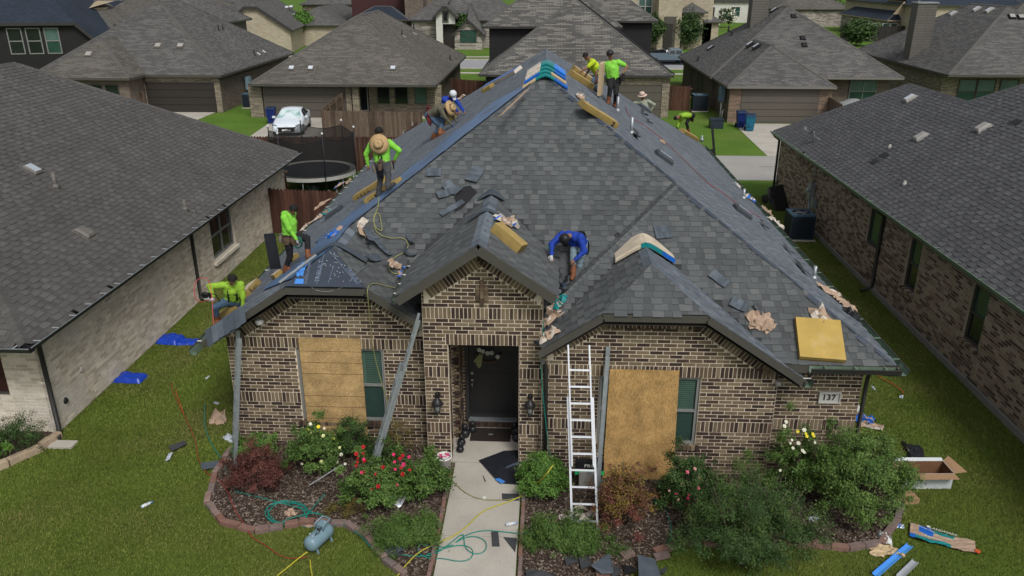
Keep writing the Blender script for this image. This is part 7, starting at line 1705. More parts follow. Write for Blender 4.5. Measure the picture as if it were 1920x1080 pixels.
polyR = [(-.38,10.0),(-.38,13.98),(.0,13.98),(.0,13.76),(4.5,13.76),(4.5,13.94),(6.1,13.94)]+[(p.x,p.y) for p in bedR[::-1]]+[(1.7,11.1),(1.2,10.2)]
polyN = [(-13,14.78),(-10.9,14.78),(-10.72,14.3),(-11.0,13.6),(-11.45,12.9),(-13,12.0)]
for nm, pl_ in (('flower_bed', polyL), ('flower_bed', polyR), ('flower_bed', polyN)):
 mb = MB(); mb.poly([(x,y,.02) for x, y in pl_]); o = obj(nm, mb, m_mulch, None, kind='structure')
def chips(pl_, n, name):
 xs = [p[0] for p in pl_]; ys_ = [p[1] for p in pl_]; mb = MB(); k = 0
 while k < n:
  x, y = rnd.uniform(min(xs),max(xs)), rnd.uniform(min(ys_),max(ys_))
  if not inside(x, y, pl_): continue
  k += 1; a = rnd.uniform(0,math.pi); l, w = rnd.uniform(.02,.065), rnd.uniform(.006,.016); t = rnd.uniform(-.35,.35); z = .025+rnd.uniform(0,.03); ca, sa = math.cos(a), math.sin(a); mb.tone = rnd.random()**1.6
  mb.poly([(x-ca*l/2+sa*w,y-sa*l/2-ca*w,z-t*l/2),(x+ca*l/2+sa*w,y+sa*l/2-ca*w,z+t*l/2),(x+ca*l/2-sa*w,y+sa*l/2+ca*w,z+t*l/2+rnd.uniform(-.004,.008)),(x-ca*l/2-sa*w,y-sa*l/2+ca*w,z-t*l/2)])
 obj(name, mb, m_chip, None, kind='stuff')
chips(polyL, 13000, 'mulch'); chips(polyR, 15000, 'mulch'); chips(polyN, 1500, 'mulch')
def edging(label, pts, mat, L=.29, w=.12, h=.10, group=None, wob=.02):
 pts = [Vector((p[0],p[1],0)) for p in pts]; T = thing('bed_edging', label, 'edging', pts[0], 0, group); off = pts[0]
 seg = []; d_ = 0
 for a, b in zip(pts, pts[1:]):
  l = (b-a).length; n = max(1, round(l/L))
  for k in range(n): seg.append((a.lerp(b, k/n), a.lerp(b, (k+1)/n)))
 for a, b in seg:
  mb = MB(); mb.tone = rnd.random(); j = Vector((rnd.uniform(-wob,wob),rnd.uniform(-wob,wob),rnd.uniform(-.01,.012))); d = (b-a).normalized()*.008; n_ = Vector((-d.y,d.x,0)).normalized()
  A, B = a+d+j-off, b-d+j-off
  q = [A-n_*w/2, B-n_*w/2, B+n_*w/2, A+n_*w/2]; i0 = [mb.pt(x-Vector((0,0,.03))) for x in q]; i1 = [mb.pt(x+Vector((0,0,h-.012))) for x in q]; c = (A+B)/2; i2 = [mb.pt(c+(x-c)*.9+Vector((0,0,h))) for x in q]
  for k in range(4): l = (k+1)%4; mb.face((i0[k],i0[l],i1[l],i1[k])); mb.face((i1[k],i1[l],i2[l],i2[k]))
  mb.face(i2); obj('edging_brick', mb, mat, T, world=False)
edging('curved red-brown brick edging round the left flower bed', bedL, m_edge)
edging('brick edging along the left side of the path', [(-1.87,13.55),(-1.87,9.6)], m_edge, w=.07, h=.085, L=.22, wob=.01)
edging('brick edging along the right side of the path', [(-.35,13.55),(-.35,9.6)], m_edge, w=.07, h=.085, L=.22, wob=.01)
edging('brick edging round the front of the right flower bed under the big shrubs', bedR, m_edge)
edging('tan stone edging round the bed of the whitewashed house', [(-10.62,14.62),(-10.72,14.1),(-11.05,13.5),(-11.6,12.9),(-12.4,12.35),(-13.4,11.9)], m_edge_t, L=.33, w=.16, h=.16)
 # ------------------------------------------------------------------ foliage
def leafmat(name, cols, rough=.6):
 m = MAT(name, tone=cols, rough=rough, var=.18, vs=5, spec=.25); nt = m.node_tree; b = nt.nodes['Principled BSDF']; b.inputs['Subsurface Weight'].default_value = 0; return m
G_dark = leafmat('leaves_dark_green', [(.012,.028,.008),(.025,.055,.014),(.045,.090,.022),(.075,.125,.030)])
G_mid = leafmat('leaves_mid_green', [(.030,.062,.013),(.055,.110,.022),(.090,.160,.034),(.14,.215,.055)])
G_fresh = leafmat('leaves_fresh_green', [(.035,.085,.015),(.06,.14,.022),(.10,.20,.035),(.16,.27,.06)])
G_grey = leafmat('leaves_grey_green', [(.018,.035,.016),(.035,.062,.026),(.060,.095,.042),(.10,.14,.065)])
G_red = leafmat('leaves_red_brown', [(.035,.014,.012),(.075,.026,.022),(.12,.042,.034),(.17,.07,.045)])
G_multi = leafmat('leaves_red_and_olive', [(.10,.025,.025),(.15,.045,.04),(.12,.06,.03),(.16,.12,.02),(.20,.17,.03)])
G_olive = leafmat('leaves_yellow_olive', [(.07,.055,.015),(.11,.085,.02),(.16,.13,.03)])
m_twig = MAT('twigs', (.11,.085,.065), rough=.9)
def leaves(n, centre, rad, leaf=(.03,.018), clumps=40, clump_r=.28, seed=1, flat=.0, up=.3, shape=1.0, tone_bias=0.0, droop=0.0, hollow=.35, asym=.25, lean=(0,0)):
 """leaf quads gathered in clumps through an uneven ellipsoid; returns arrays"""
 r = np.random.RandomState(seed); rad = np.array(rad, float); cen = np.array(centre, float)
 d = r.normal(size=(clumps,3)); d /= np.linalg.norm(d,axis=1)[:,None]; d[:,2] = np.abs(d[:,2])*(1)-.35*(r.rand(clumps))
 rr = (hollow+(1-hollow)*r.rand(clumps)**.6)*(1+asym*r.normal(size=clumps)); cc = cen+d*rr[:,None]*rad
 cc[:,0] += lean[0]*(cc[:,2]-cen[2]); cc[:,1] += lean[1]*(cc[:,2]-cen[2])
 cs = clump_r*(.5+r.rand(clumps))*min(rad); ct = r.rand(clumps)
 w = cs**2; idx = r.choice(clumps, n, p=w/w.sum())
 o = r.normal(size=(n,3))*.5; p = cc[idx]+o*cs[idx][:,None]*np.array([1,1,.8])
 p[:,2] = np.maximum(p[:,2], .03)
 out = (p-cen)/rad; out /= (np.linalg.norm(out,axis=1)[:,None]+1e-6)
 nn = out*.6+np.array([0,0,up])+r.normal(size=(n,3))*.55; nn /= np.linalg.norm(nn,axis=1)[:,None]
 t = r.normal(size=(n,3))+out*.8+np.array([0,0,-droop]); t -= nn*(t*nn).sum(1)[:,None]; t /= np.linalg.norm(t,axis=1)[:,None]+1e-9; b = np.cross(nn, t)
 L = leaf[0]*(.6+.8*r.rand(n))[:,None]; W = leaf[1]*(.7+.6*r.rand(n))[:,None]
 V = np.stack([p-t*L/2, p+b*W/2-nn*L*.06, p+t*L/2-nn*L*.1, p-b*W/2-nn*L*.06], 1).reshape(-1,3)
 F = np.arange(n*4).reshape(-1,4)
 tone = np.clip(ct[idx]*.45+r.rand(n)*.45+.12*(out[:,2])+tone_bias, 0, .999)
 return V, F, tone
def join_leaves(parts):
 V, F, T_ = [], [], []; o = 0
 for v, f, t in parts: V.append(v); F.append(f+o); T_.append(t); o += len(v)
 return np.vstack(V), np.vstack(F), np.concatenate(T_)
def foliage(name, arrs, mat, parent):
 V, F, T_ = arrs; off = up_off(parent); V = V-np.array(off); me = bpy.data.meshes.new(name); me.vertices.add(len(V)); me.vertices.foreach_set('co', V.astype(np.float32).ravel()); me.loops.add(F.size); me.loops.foreach_set('vertex_index', F.astype(np.int32).ravel()); me.polygons.add(len(F)); me.polygons.foreach_set('loop_start', np.arange(0,F.size,4,dtype=np.int32)); me.polygons.foreach_set('loop_total', np.full(len(F),4,dtype=np.int32)); me.materials.append(mat)
 a = me.attributes.new('tone','FLOAT','FACE'); a.data.foreach_set('value', T_.astype(np.float32)); me.update(calc_edges=True); o = bpy.data.objects.new(name, me); COL.objects.link(o); o.parent = parent; return o
def stems(parent, c, rad, n=14, r=.008, h=None, seed=3, mat=None, spread=.7, base=.12):
 rr = random.Random(seed); mb = MB(); c = Vector(c)
 for k in range(n):
  a = rr.random()*6.28; q = rr.uniform(.2,1)*spread; tip = Vector((c.x+rad[0]*q*math.cos(a), c.y+rad[1]*q*math.sin(a), c.z+rad[2]*rr.uniform(.5,1.0))); b0 = Vector((c.x+base*math.cos(a)*rad[0], c.y+base*math.sin(a)*rad[1], 0)); m = b0.lerp(tip,.5)+Vector((rr.uniform(-.05,.05),rr.uniform(-.05,.05),.06)); mb.tube([b0,m,tip], r, 4, r2=r*.3)
 return obj('stems', mb, mat or m_twig, parent)
def shrub(name, label, px, py, rad, mat, n=5000, leaf=(.035,.02), clumps=60, seed=1, cat='shrub', group=None, zc=.55, **kw):
 p = G(px, py); T = thing(name, label, cat, (p.x,p.y,0), 0, group); c = (p.x,p.y,rad[2]*zc); st = kw.pop('stem', True); sn = kw.pop('sn', 14)
 foliage('foliage', leaves(n, c, rad, leaf, clumps, seed=seed, **kw), mat, T)
 if st: stems(T, c, rad, sn, seed=seed)
 return T, c
def flowers(T, c, rad, n, cols, size=.035, seed=5, zmin=.2, spots=None):
 rr = random.Random(seed)
 for k in range(n):
  if spots:
   px, py = spots[k]; q = GY(px, py, c[1]-rad[1]*rr.uniform(.2,.75))
  else:
   a = rr.uniform(math.pi*1.05, math.pi*1.95) if rr.random() < .7 else rr.random()*6.28; e = rr.uniform(zmin,1.3); q = Vector((c[0]+rad[0]*1.02*math.cos(a)*math.cos(e), c[1]+rad[1]*1.02*math.sin(a)*math.cos(e), c[2]+rad[2]*math.sin(e)*.95))
  mt = rr.choice(cols); mb = MB(); s = size*rr.uniform(.75,1.25); up = Vector((rr.uniform(-.4,.4),-.7,rr.uniform(.5,1))).normalized(); X_ = up.orthogonal().normalized(); Y_ = up.cross(X_)
  for ring, (rr0, zz, m_) in enumerate(((1,.0,6),(.65,.35,5),(.35,.6,4))):
   for j in range(m_):
    a0 = 2*math.pi*j/m_+ring; d0 = X_*math.cos(a0)+Y_*math.sin(a0); d1 = X_*math.cos(a0+.5)+Y_*math.sin(a0+.5); d2 = X_*math.cos(a0-.5)+Y_*math.sin(a0-.5)
    mb.poly([q+up*s*(zz-.25), q+d2*s*rr0*.7+up*s*zz*.9, q+d0*s*rr0+up*s*(zz+.12), q+d1*s*rr0*.7+up*s*zz*.9])
  obj('flower', mb, mt, T)
def petal(n_, c): return MAT(n_, c, rough=.6, var=.1, vs=30)
P_red = petal('red_petals', (.42,.012,.018)); P_pink = petal('pink_petals', (.70,.16,.22)); P_pale = petal('pale_pink_petals', (.62,.33,.30)); P_yel = petal('yellow_petals', (.85,.72,.06)); P_py = petal('pale_yellow_petals', (.75,.76,.38)); P_wh = petal('cream_petals', (.72,.72,.58)); P_mag = petal('magenta_petals', (.72,.03,.16))
shrub('red_bush', 'red-brown leafed bush in the left flower bed, nearest the lawn corner', 487, 915, (.56,.48,.66), G_red, 13000, (.034,.020), 100, 11, clump_r=.2, hollow=.5)
shrub('green_bush', 'low fresh green bush against the left wall beside the edge-on ladder', 478, 862, (.46,.32,.46), G_fresh, 6500, (.045,.026), 55, 12)
T, c = shrub('rose_bush', 'rose bush with white and yellow flowers in front of the left boarded window', 600, 880, (.70,.5,.82), G_mid, 13000, (.045,.030), 90, 13, cat='rose bush', clump_r=.2)
flowers(T, c, (.6,.5,.7), 21, [P_wh], .036, spots=[(582,795),(597,800),(578,806),(583,811),(571,813),(608,803),(606,817),(625,822)]+[(637,839)]+[(x,y) for x,y in ((621,855),(627,865),(632,866),(603,866),(609,880),(618,870),(633,880),(594,848),(555,858),(647,870),(566,870),(640,852))])
for o_ in list(T.children):
 if o_.name.startswith('flower') and rnd.random() < .55: o_.data.materials[0] = rnd.choice((P_py, P_yel, P_py))
shrub('green_bush', 'upright dark green bush at the right edge of the pale board', 664, 862, (.38,.3,.74), G_dark, 9000, (.034,.018), 65, 14)
shrub('thin_bush', 'thin bush with orange-brown shoots against the wall beside the grey ladder', 748, 860, (.36,.25,.72), G_olive, 2200, (.03,.016), 45, 15, clump_r=.25);
shrub('green_bush', 'dark green bush behind the red roses next to the pillar', 722, 875, (.42,.3,.55), G_dark, 4200, (.032,.018), 50, 16)
T, c = shrub('rose_bush', 'rose bush covered in red flowers in the middle of the left bed', 705, 950, (.66,.48,.74), G_mid, 14000, (.046,.030), 90, 17, cat='rose bush', clump_r=.2)
flowers(T, c, (.6,.45,.7), 25, [P_red,P_red,P_red,P_mag], .038, spots=[(681,838),(668,851),(681,850),(671,859),(682,861),(670,866),(683,864),(668,873),(678,886),(682,885),(704,889),(697,917),(709,912),(738,852),(755,854),(767,857),(750,860),(757,871),(752,877),(768,881),(755,889),(741,880),(745,909),(718,876),(740,866)])
shrub('green_bush', 'glossy green bush left of the path next to the white bucket', 795, 935, (.48,.44,.74), G_mid, 11000, (.060,.027), 80, 18, clump_r=.22)
shrub('juniper', 'spreading bright green juniper at the front of the left bed', 765, 1015, (.62,.45,.32), G_mid, 15000, (.075,.010), 90, 19, cat='juniper', clump_r=.35, up=.1, stem=False)
shrub('dry_shrub', 'small brownish shrub at the front of the left bed beside the hose coil', 645, 968, (.30,.25,.26), G_olive, 2200, (.03,.012), 30, 20, stem=False)
shrub('round_bush', 'round glossy green bush beside the path right of the entrance', 1018, 928, (.48,.45,.62), G_fresh, 9000, (.062,.022), 90, 21, clump_r=.2, hollow=.6, asym=.08)
shrub('juniper', 'spreading juniper under the aluminium ladder foot', 1062, 1022, (.78,.42,.30), G_mid, 15000, (.075,.010), 100, 22, cat='juniper', clump_r=.35, up=.1, stem=False)
shrub('red_bush', 'red and yellow leafed bush between the ladder and the golden board', 1168, 985, (.54,.46,.92), G_multi, 15000, (.032,.022), 110, 23, clump_r=.2, hollow=.5)
T, c = shrub('rose_bush', 'dark rose bush with pink flowers at the right edge of the golden board', 1285, 960, (.66,.45,.88), G_dark, 14000, (.044,.028), 90, 24, cat='rose bush', clump_r=.2)
flowers(T, c, (.6,.45,.85), 18, [P_pink,P_pale,P_pale,P_mag], .032, spots=[(1303,879),(1289,885),(1311,896),(1262,897),(1292,928),(1307,930),(1306,937),(1270,945),(1290,934),(1253,964),(1255,920),(1272,937),(1295,955),(1278,905),(1248,905),(1268,925),(1310,915),(1285,945)])
shrub('big_shrub', 'large loose grey-green shrub at the bottom centre right', 1395, 1055, (1.25,.95,1.15), G_dark, 42000, (.055,.013), 260, 25, clump_r=.14, sn=70, hollow=.3, asym=.12, tone_bias=.08)
shrub('wispy_bush', 'small wispy bush against the brick wall behind the large shrub', 1395, 935, (.55,.3,.7), G_mid, 3500, (.036,.01), 45, 26)
T, c = shrub('rose_bush', 'tall rose bush with yellow and white flowers left of the weeping shrub', 1500, 935, (.80,.5,1.15), G_mid, 15000, (.044,.026), 100, 27, cat='rose bush', clump_r=.18)
flowers(T, c, (.8,.5,1.1), 17, [P_wh], .037, spots=[(1474,791),(1471,799),(1511,813),(1526,818),(1485,825),(1482,831),(1497,831),(1528,830),(1487,840),(1508,848),(1463,882),(1496,809),(1508,806),(1513,818),(1524,814),(1498,903),(1505,845)])
for k_, o_ in enumerate([x for x in T.children if x.name.startswith('flower')]):
 if k_ in (2,3,11,13,14,15): o_.data.materials[0] = P_yel
shrub('weeping_shrub', 'large arching bright green shrub at the right end of the front wall', 1600, 960, (1.0,.85,1.20), G_mid, 42000, (.050,.018), 240, 28, clump_r=.14, droop=.5, sn=40, hollow=.5, asym=.08, tone_bias=.12)
shrub('green_bush', 'dark green clipped bush in the bed of the whitewashed house', 40, 845, (.62,.4,.55), G_dark, 6000, (.03,.018), 70, 29)
shrub('young_plant', 'pale yellow-green young plant at the left edge', 8, 870, (.25,.2,.5), G_fresh, 160, (.16,.08), 12, 30, sn=4)
 # ------------------------------------------------------------------ trees far away
def tree(name, label, px, py, h, r, mat, n=5000, leaf=(.3,.2), clumps=60, seed=1, trunk=.14, tz=.35, loc=None, hollow=.3):
 p = G(px, py) if loc is None else Vector(loc); T = thing(name, label, 'tree', (p.x,p.y,0)); c = (p.x,p.y,h*(tz+.5*(1-tz))); rad = (r,r,h*(1-tz)*.5)
 def lv():
  V, F, t = leaves(n, (c[0],c[1],c[2]), rad, leaf, clumps, .35, seed, hollow=hollow, asym=.15); return V, F, t
 rs = np.random.RandomState(seed);
 V, F, t = leaves(n, (0,0,0), (1,1,1), (leaf[0]/r, leaf[1]/r), clumps, .33, seed, hollow=hollow, asym=.15)
 V = V.reshape(-1,4,3); ctr = V.mean(1,keepdims=True); flip = (rs.rand(len(V)) < .35)[:,None,None]; s = np.where(flip, np.array([1,1,-1.0]), np.array([1,1,1.0])); V = (V-ctr)*r+ (ctr*s)*np.array(rad)+np.array(c); foliage('crown', (V.reshape(-1,3), F, t), mat, T)
 mb = MB(); mb.tube([(0,0,-.05),(.03,0,h*tz*.6),(0,.03,h*.7)], trunk, 7, r2=trunk*.3)
 for k in range(6): a = k*1.1; z0 = h*(tz+.06*k); mb.tube([(0,0,z0),(r*.6*math.cos(a),r*.6*math.sin(a),z0+h*.18)], trunk*.4, 5, r2=trunk*.1)
 obj('trunk', mb, m_twig, T, world=False); return T
tree('round_tree', 'bright green tree between the two distant brick houses, upper left', 572, 84, 4.6, 1.9, G_fresh, 9000, (.28,.2), 80, 31)
tree('round_tree', 'dark round tree left of the bright green one in the upper left', 513, 78, 3.9, 1.9, G_dark, 8000, (.28,.2), 70, 32)
tree('small_tree', 'small dark tree beside the distant brick gable', 462, 60, 3.4, 1.9, G_dark, 6000, (.28,.2), 60, 33)
tree('street_tree', 'small dark tree on the lawn before the stone wing of the white gabled house', 875, 90, 4.5, 1.45, G_dark, 8000, (.26,.18), 70, 34)
tree('round_tree', 'yellow-green tree left of the white gabled house', 775, 50, 3.0, 2.1, G_fresh, 7000, (.3,.2), 60, 35)
tree('street_tree', 'dark tree left of the tall front door of the tan house', 1229, 96, 4.5, 1.2, G_dark, 7000, (.24,.17), 60, 36, tz=.25)
tree('street_tree', 'dense dark tree in front of the tan two-storey house, right of its door', 1283, 92, 4.7, 1.9, G_dark, 11000, (.24,.17), 90, 37, tz=.12, hollow=.2)
tree('pine_tree', 'tall green tree at the top edge left of the navy-roofed stone house', 1557, 36, 4.8, 1.9, G_mid, 7000, (.35,.2), 60, 38, tz=.1)
tree('round_tree', 'bushy tree on the lawn in front of the pale stone house', 1604, 86, 3.5, 2.2, G_dark, 9000, (.28,.2), 80, 39, tz=.1, hollow=.2)
tree('round_tree', 'dark tree at the top edge above the bright green tree', 612, 12, 4.5, 3.5, G_dark, 6000, (.5,.35), 60, 40)
tree('round_tree', 'olive tree at the top edge between the far roofs on the right', 1630, 5, 4, 4, G_mid, 5000, (.5,.35), 50, 41)
tree('round_tree', 'small green bush tree beside the upper left navy roof', 218, 22, 3.2, 2.2, G_fresh, 4000, (.35,.25), 40, 42)
for k, (px, py, r, h, lb) in enumerate(((853,84,2.2,1.5,'low bush left of the small tree by the stone wing'),(895,86,2.0,1.6,'low bush right of the small tree by the stone wing'),(905,86,1.0,1.0,'small yellow-green bush by the stone wing'),(1375,24,2.8,2.2,'bushes before the white house left of the stop sign'),(1395,25,2.6,2.2,'bushes before the white house right of the stop sign'),(1500,34,5,3.2,'white-flowering bush at the top right of centre'),(1535,36,4,2.8,'second white-flowering bush nearer the tall green tree'),(1362,52,2.0,2.5,'flowering bush at the corner of the tan two-storey house'))):
 T, c = shrub('bush', lb, px, py, (r,r*.8,h), G_fresh if k == 2 else (G_grey if k in (5,6,7) else G_dark), 2500, (.26,.18), 30, 50+k, stem=False)
 if k in (5,6,7):
  V, F, t = leaves(500, c, (r*1.05,r*.85,h*1.05), (.28,.22), 60, seed=70+k); foliage('blossom', (V,F,t), P_wh, T)
 # ------------------------------------------------------------------ lawn blades near the camera
m_blade = MAT('grass_blades', tone=[(.080,.112,.018),(.105,.143,.024),(.135,.172,.031),(.175,.20,.05)], rough=.8, var=.25, vs=.6, second=(.175,.170,.055), s2=.55, s2cut=(.44,.70), spec=.15)
def turf(poly, n, name, seed, L=(.025,.055), W=.0055, avoid=()):
 r = np.random.RandomState(seed); P = np.array(poly, float); lo, hi = P.min(0), P.max(0)
 X = lo+(hi-lo)*r.rand(int(n*1.6),2)
 def ins(X, pl_):
  c = np.zeros(len(X), bool); m = len(pl_)
  for i in range(m):
   a, b = pl_[i], pl_[(i+1)%m]
   if abs(b[1]-a[1]) < 1e-9: continue
   k = ((a[1] > X[:,1]) != (b[1] > X[:,1])) & (X[:,0] < (b[0]-a[0])*(X[:,1]-a[1])/(b[1]-a[1])+a[0]); c ^= k
  return c
 ok = ins(X, poly)
 for q in avoid: ok &= ~ins(X, q)
 keep = r.rand(len(X)) < np.clip(1.25-(X[:,1]-9)/26, .25, 1); X = X[ok & keep][:n]; n = len(X)
 a = r.rand(n)*6.283; l = r.uniform(L[0], L[1], n); w = W*(1+(X[:,1]-9)/14); t = r.uniform(.2,1.1,n); d = np.stack([np.cos(a),np.sin(a)],1); s = np.stack([-d[:,1],d[:,0]],1)
 B = np.column_stack([X, np.zeros(n)]); tip = np.column_stack([X+d*(l*np.sin(t))[:,None], l*np.cos(t)]); mid = np.column_stack([X+d*(l*.45*np.sin(t*.6))[:,None], l*.55*np.cos(t*.6)])
 S3_ = np.column_stack([s*w[:,None], np.zeros(n)])
 V = np.stack([B-S3_, B+S3_, mid+S3_*.7, tip, mid-S3_*.7],1)
 V = np.stack([B-S3_, B+S3_, mid+S3_*.5, tip],1).reshape(-1,3); F = np.arange(n*4).reshape(-1,4)
 tone = np.clip(r.rand(n)*.7+.3*(r.rand(n)**3),0,.999); o = foliage(name, (V,F,tone), m_blade, None); o['kind'] = 'stuff'
path = [(-1.95,9),(-.28,9),(-.28,14),(-1.95,14)]
turf([(-11,8.8),(-1.9,8.8),(-1.9,10.9),(-6.5,14.6),(-6.6,29),(-10.7,29.3)], 195000, 'lawn_blades', 3, avoid=[polyL, path, polyN])
turf([(-14,8.8),(-10.9,8.8),(-10.9,13.6),(-14,13.0)], 9000, 'lawn_blades', 5, avoid=[polyN])
turf([(-.3,8.8),(12,8.8),(10.4,30),(6.3,30),(6.25,13.9),(-.3,13.9)], 205000, 'lawn_blades', 7, avoid=[polyR, path])
 # ------------------------------------------------------------------ things lying on the roof and yard
PL = {'L': ((-K,0,1),(-.1,20.475,7.15)), 'R': ((K,0,1),(-.1,20.475,7.15)), 'F': ((0,-K,1),(0,20.475,7.15)), 'B': ((0,-K,1),(0,13.5,2.717)),
 'pr': ((KP,0,1),(-1.22,14,4.94)), 'pl': ((-KP,0,1),(-1.22,14,4.94)), 'wl': ((-K,0,1),(2.02,14,4.35)), 'wr': ((K,0,1),(2.02,14,4.35)), 'w1': ((K,0,1),(-4.25,15,4.383)), 'wf': ((0,-K,1),(2.02,13.4,3.717)), 'g': ((0,0,1),(0,0,0)),
 'lf': ((0,-K,1),(-4.25,14.08,3.857)), 's': ((0,0,1),(0,0,.045))}
def on(px, py, key, lift=0.0):
 if key in 'vu': key = min(('F','w1') if key == 'v' else ('F','B','wl'), key=lambda k: (GP(px, py, *PL[k])-CAMV).length)
 n, p0 = PL[key]; return GP(px, py, n, p0)+Vector(n).normalized()*lift
def frame(p, key, ang):
 """matrix with z along the surface normal and x turned by ang (degrees) from the eave direction"""
 n = Vector(PL[{'v':'w1','u':'wl'}.get(key, key)][0]).normalized(); h = Vector((0,0,1)).cross(n)
 h = h.normalized() if h.length > 1e-3 else Vector((1,0,0)); w = n.cross(h); a = math.radians(ang); x = h*math.cos(a)+w*math.sin(a)
 return MX(p, x, n)
m_kraft = MAT('kraft_wrapped_bundle', (.36,.255,.09), rough=.75, var=.12, vs=5, bump=.3, bs=12)
m_kraft_s = MAT('kraft_bundle_side', (.26,.185,.06), rough=.8, var=.15, vs=6)
m_kraft_l = MAT('pale_kraft', (.47,.36,.22), rough=.8, var=.12, vs=5)
m_paper = MAT('crumpled_brown_paper', (.36,.26,.19), rough=.85, var=.15, vs=8, bump=.4, bs=20)
m_paper_w = MAT('pale_torn_paper', (.52,.47,.41), rough=.85, var=.15, vs=8)
m_teal = MAT('teal_wrapper', (.008,.19,.20), rough=.4, var=.15, vs=9); m_bwrap = MAT('blue_wrapper', (.01,.11,.46), rough=.35, var=.15, vs=9)
m_cream = MAT('cream_bundle', (.50,.43,.33), rough=.8, var=.15, vs=6, bump=.3, bs=15)
m_tabn = MAT('loose_shingle_blue_grey', tone=[(.052,.066,.082),(.075,.092,.112),(.098,.118,.142)], rough=.75, var=.2, vs=4, fine=.15, fs=90)
m_tabd = MAT('loose_shingle_dark', tone=[(.028,.030,.034),(.05,.053,.058),(.08,.085,.09)], rough=.85, var=.2, vs=5, fine=.2, fs=90)
m_clear = MAT('clear_plastic', (.45,.50,.56), rough=.25, var=.3, vs=20, spec=.7)
m_bl_ub = MAT('black_underlay_roll', (.018,.020,.026), rough=.45, var=.2, vs=5, bump=.4, bs=8)
def bundle2(a, b, key, W, H, label, **kw):
 P, Q = on(*a, key), on(*b, key); v = Q-P; n = Vector(PL[key][0]).normalized(); h = Vector((0,0,1)).cross(n).normalized(); w = n.cross(h)
 d = kw.pop('grow', 1.0); return bundle((a[0]+b[0])/2, (a[1]+b[1])/2, key, v.length*d, W, H, math.degrees(math.atan2(v.dot(w), v.dot(h))), label, **kw)
def bundle(px, py, key, L, W, H, ang, label, mat=None, side=None, marks=False, sag=.0, rot=None, cat='shingle bundle', group='bundles of shingles on the roof'):
 T = thing('shingle_bundle', label, cat, on(px, py, key), 0, group); M = frame(on(px, py, key), key, ang)
 if rot is not None: M = M @ rot
 mb = MB(); mb.M = M; mb.smooth = False; nx = 8; rows = []
 for i in range(nx+1):
  x = -L/2+L*i/nx; z = H*(1+.05*mnoise.noise(Vector((i*.6,px,0)))) ; e = .012
  rows.append([mb.pt(p) for p in ((x,-W/2,0.01),(x,-W/2-e*mnoise.noise(Vector((i,1,px))),z*.5),(x,-W/2+e,z),(x,W/2-e,z+.006),(x,W/2,z*.5),(x,W/2,.01))])
 for i in range(nx):
  for j in range(5): mb.mi = 0 if j == 2 else 1; mb.face((rows[i][j],rows[i+1][j],rows[i+1][j+1],rows[i][j+1]))
 mb.mi = 1; mb.face(rows[0]); mb.face(rows[-1][::-1]); obj('wrapping', mb, [mat or m_kraft, side or m_kraft_s], T)
 if marks:
  mk = MB(); mk.M = M; r = random.Random(int(px))
  for k in range(marks):
   x = -L*.35+L*.12*k; mk.box((x,-W/2-.006,H*.2),(x+r.uniform(.02,.05),-W/2-.003,H*r.uniform(.4,.8)))
  mk.box((-L*.38,-W/2-.006,H*.15),(L*.1,-W/2-.003,H*.2)); obj('printed_mark', mk, m_ink, T)
 return T, M
bundle2((670,374),(722,342),'L',.30,.14,'upper kraft bundle of the pair at the feet of the grey-jeaned man', marks=4)
bundle2((690,382),(738,350),'L',.30,.14,'lower kraft bundle of the pair at the feet of the grey-jeaned man', marks=3)
bundle(742,348,'L',.34,.28,.12,57,'end of a kraft bundle just right of the grey jeans')
T, M_ = bundle2((924,432),(974,474),'pr',.36,.2,'kraft bundle with torn pink paper standing across the right slope of the entrance gable', marks=0)
T, M_ = bundle2((1088,200),(1150,238),'R',.32,.15,'long kraft bundle with a black figure on its end on the right slope', marks=0)
text_mesh('printed_figure', '2', .15, m_ink, T, M_ @ Matrix.Translation((.40,-.172,.07)) @ Matrix.Rotation(math.pi/2,4,'X'), extrude=.001, bold=.006)
bundle2((1068,142),(1106,166),'R',.32,.17,'lower kraft bundle of the pair the yellow-shirted man is lifting'); bundle2((1073,131),(1112,157),'R',.30,.15,'upper kraft bundle under the hand of the man in the yellow shirt', mat=m_kraft_l)
T = thing('shingle_bundle', 'pale kraft bundle held upright at the hip of the man in the lime short-sleeved shirt', 'shingle bundle', GY(1127,148,R3(1141,196).y-.1), 0, 'bundles of shingles on the roof'); c = T.location
mb = MB(); mb.M = MX(c,(.25,.9,.1),(-.95,.2,.05)); mb.box((-.17,-.46,-.05),(.17,.46,.05)); obj('wrapping', mb, m_kraft_l, T)
bundle(1535,640,'B',.84,.90,.12,-4,'large flat yellow kraft bundle at the right front corner of the roof', mat=MAT('yellow_kraft', (.40,.275,.07), rough=.7, var=.14, vs=3, second=(.44,.33,.15), s2=2.5, s2cut=(.55,.75), bump=.3, bs=6))
bundle2((416,596),(450,574),'L',.26,.12,'kraft bundle beside the knees of the man crouching at the left eave'); bundle2((460,560),(482,536),'L',.3,.15,'kraft bundle with black print behind the man crouching at the left eave', mat=m_cream, marks=5)
bundle(523,519,'L',.3,.22,.12,40,'small kraft block at the foot of the black upright sheet', mat=m_cream); bundle(551,488,'L',.35,.2,.12,50,'small kraft block between the boots of the man in the lime hoodie', mat=m_cream)
bundle2((822,243),(856,220),'L',.28,.15,'kraft bundle in front of the two men bending on the left slope'); bundle2((908,168),(972,134),'L',.34,.12,'wrapped bundle with blue plastic left of the peak', mat=m_bwrap, side=m_paper_w); bundle(917,168,'L',.4,.28,.12,57,'kraft end of the wrapped bundle left of the peak')
bundle2((938,218),(990,168),'L',.16,.012,'long strip of pale wrapping paper lying on the hip below the peak', mat=m_paper, side=m_paper, cat='wrapping paper', group='scraps of wrapping paper')
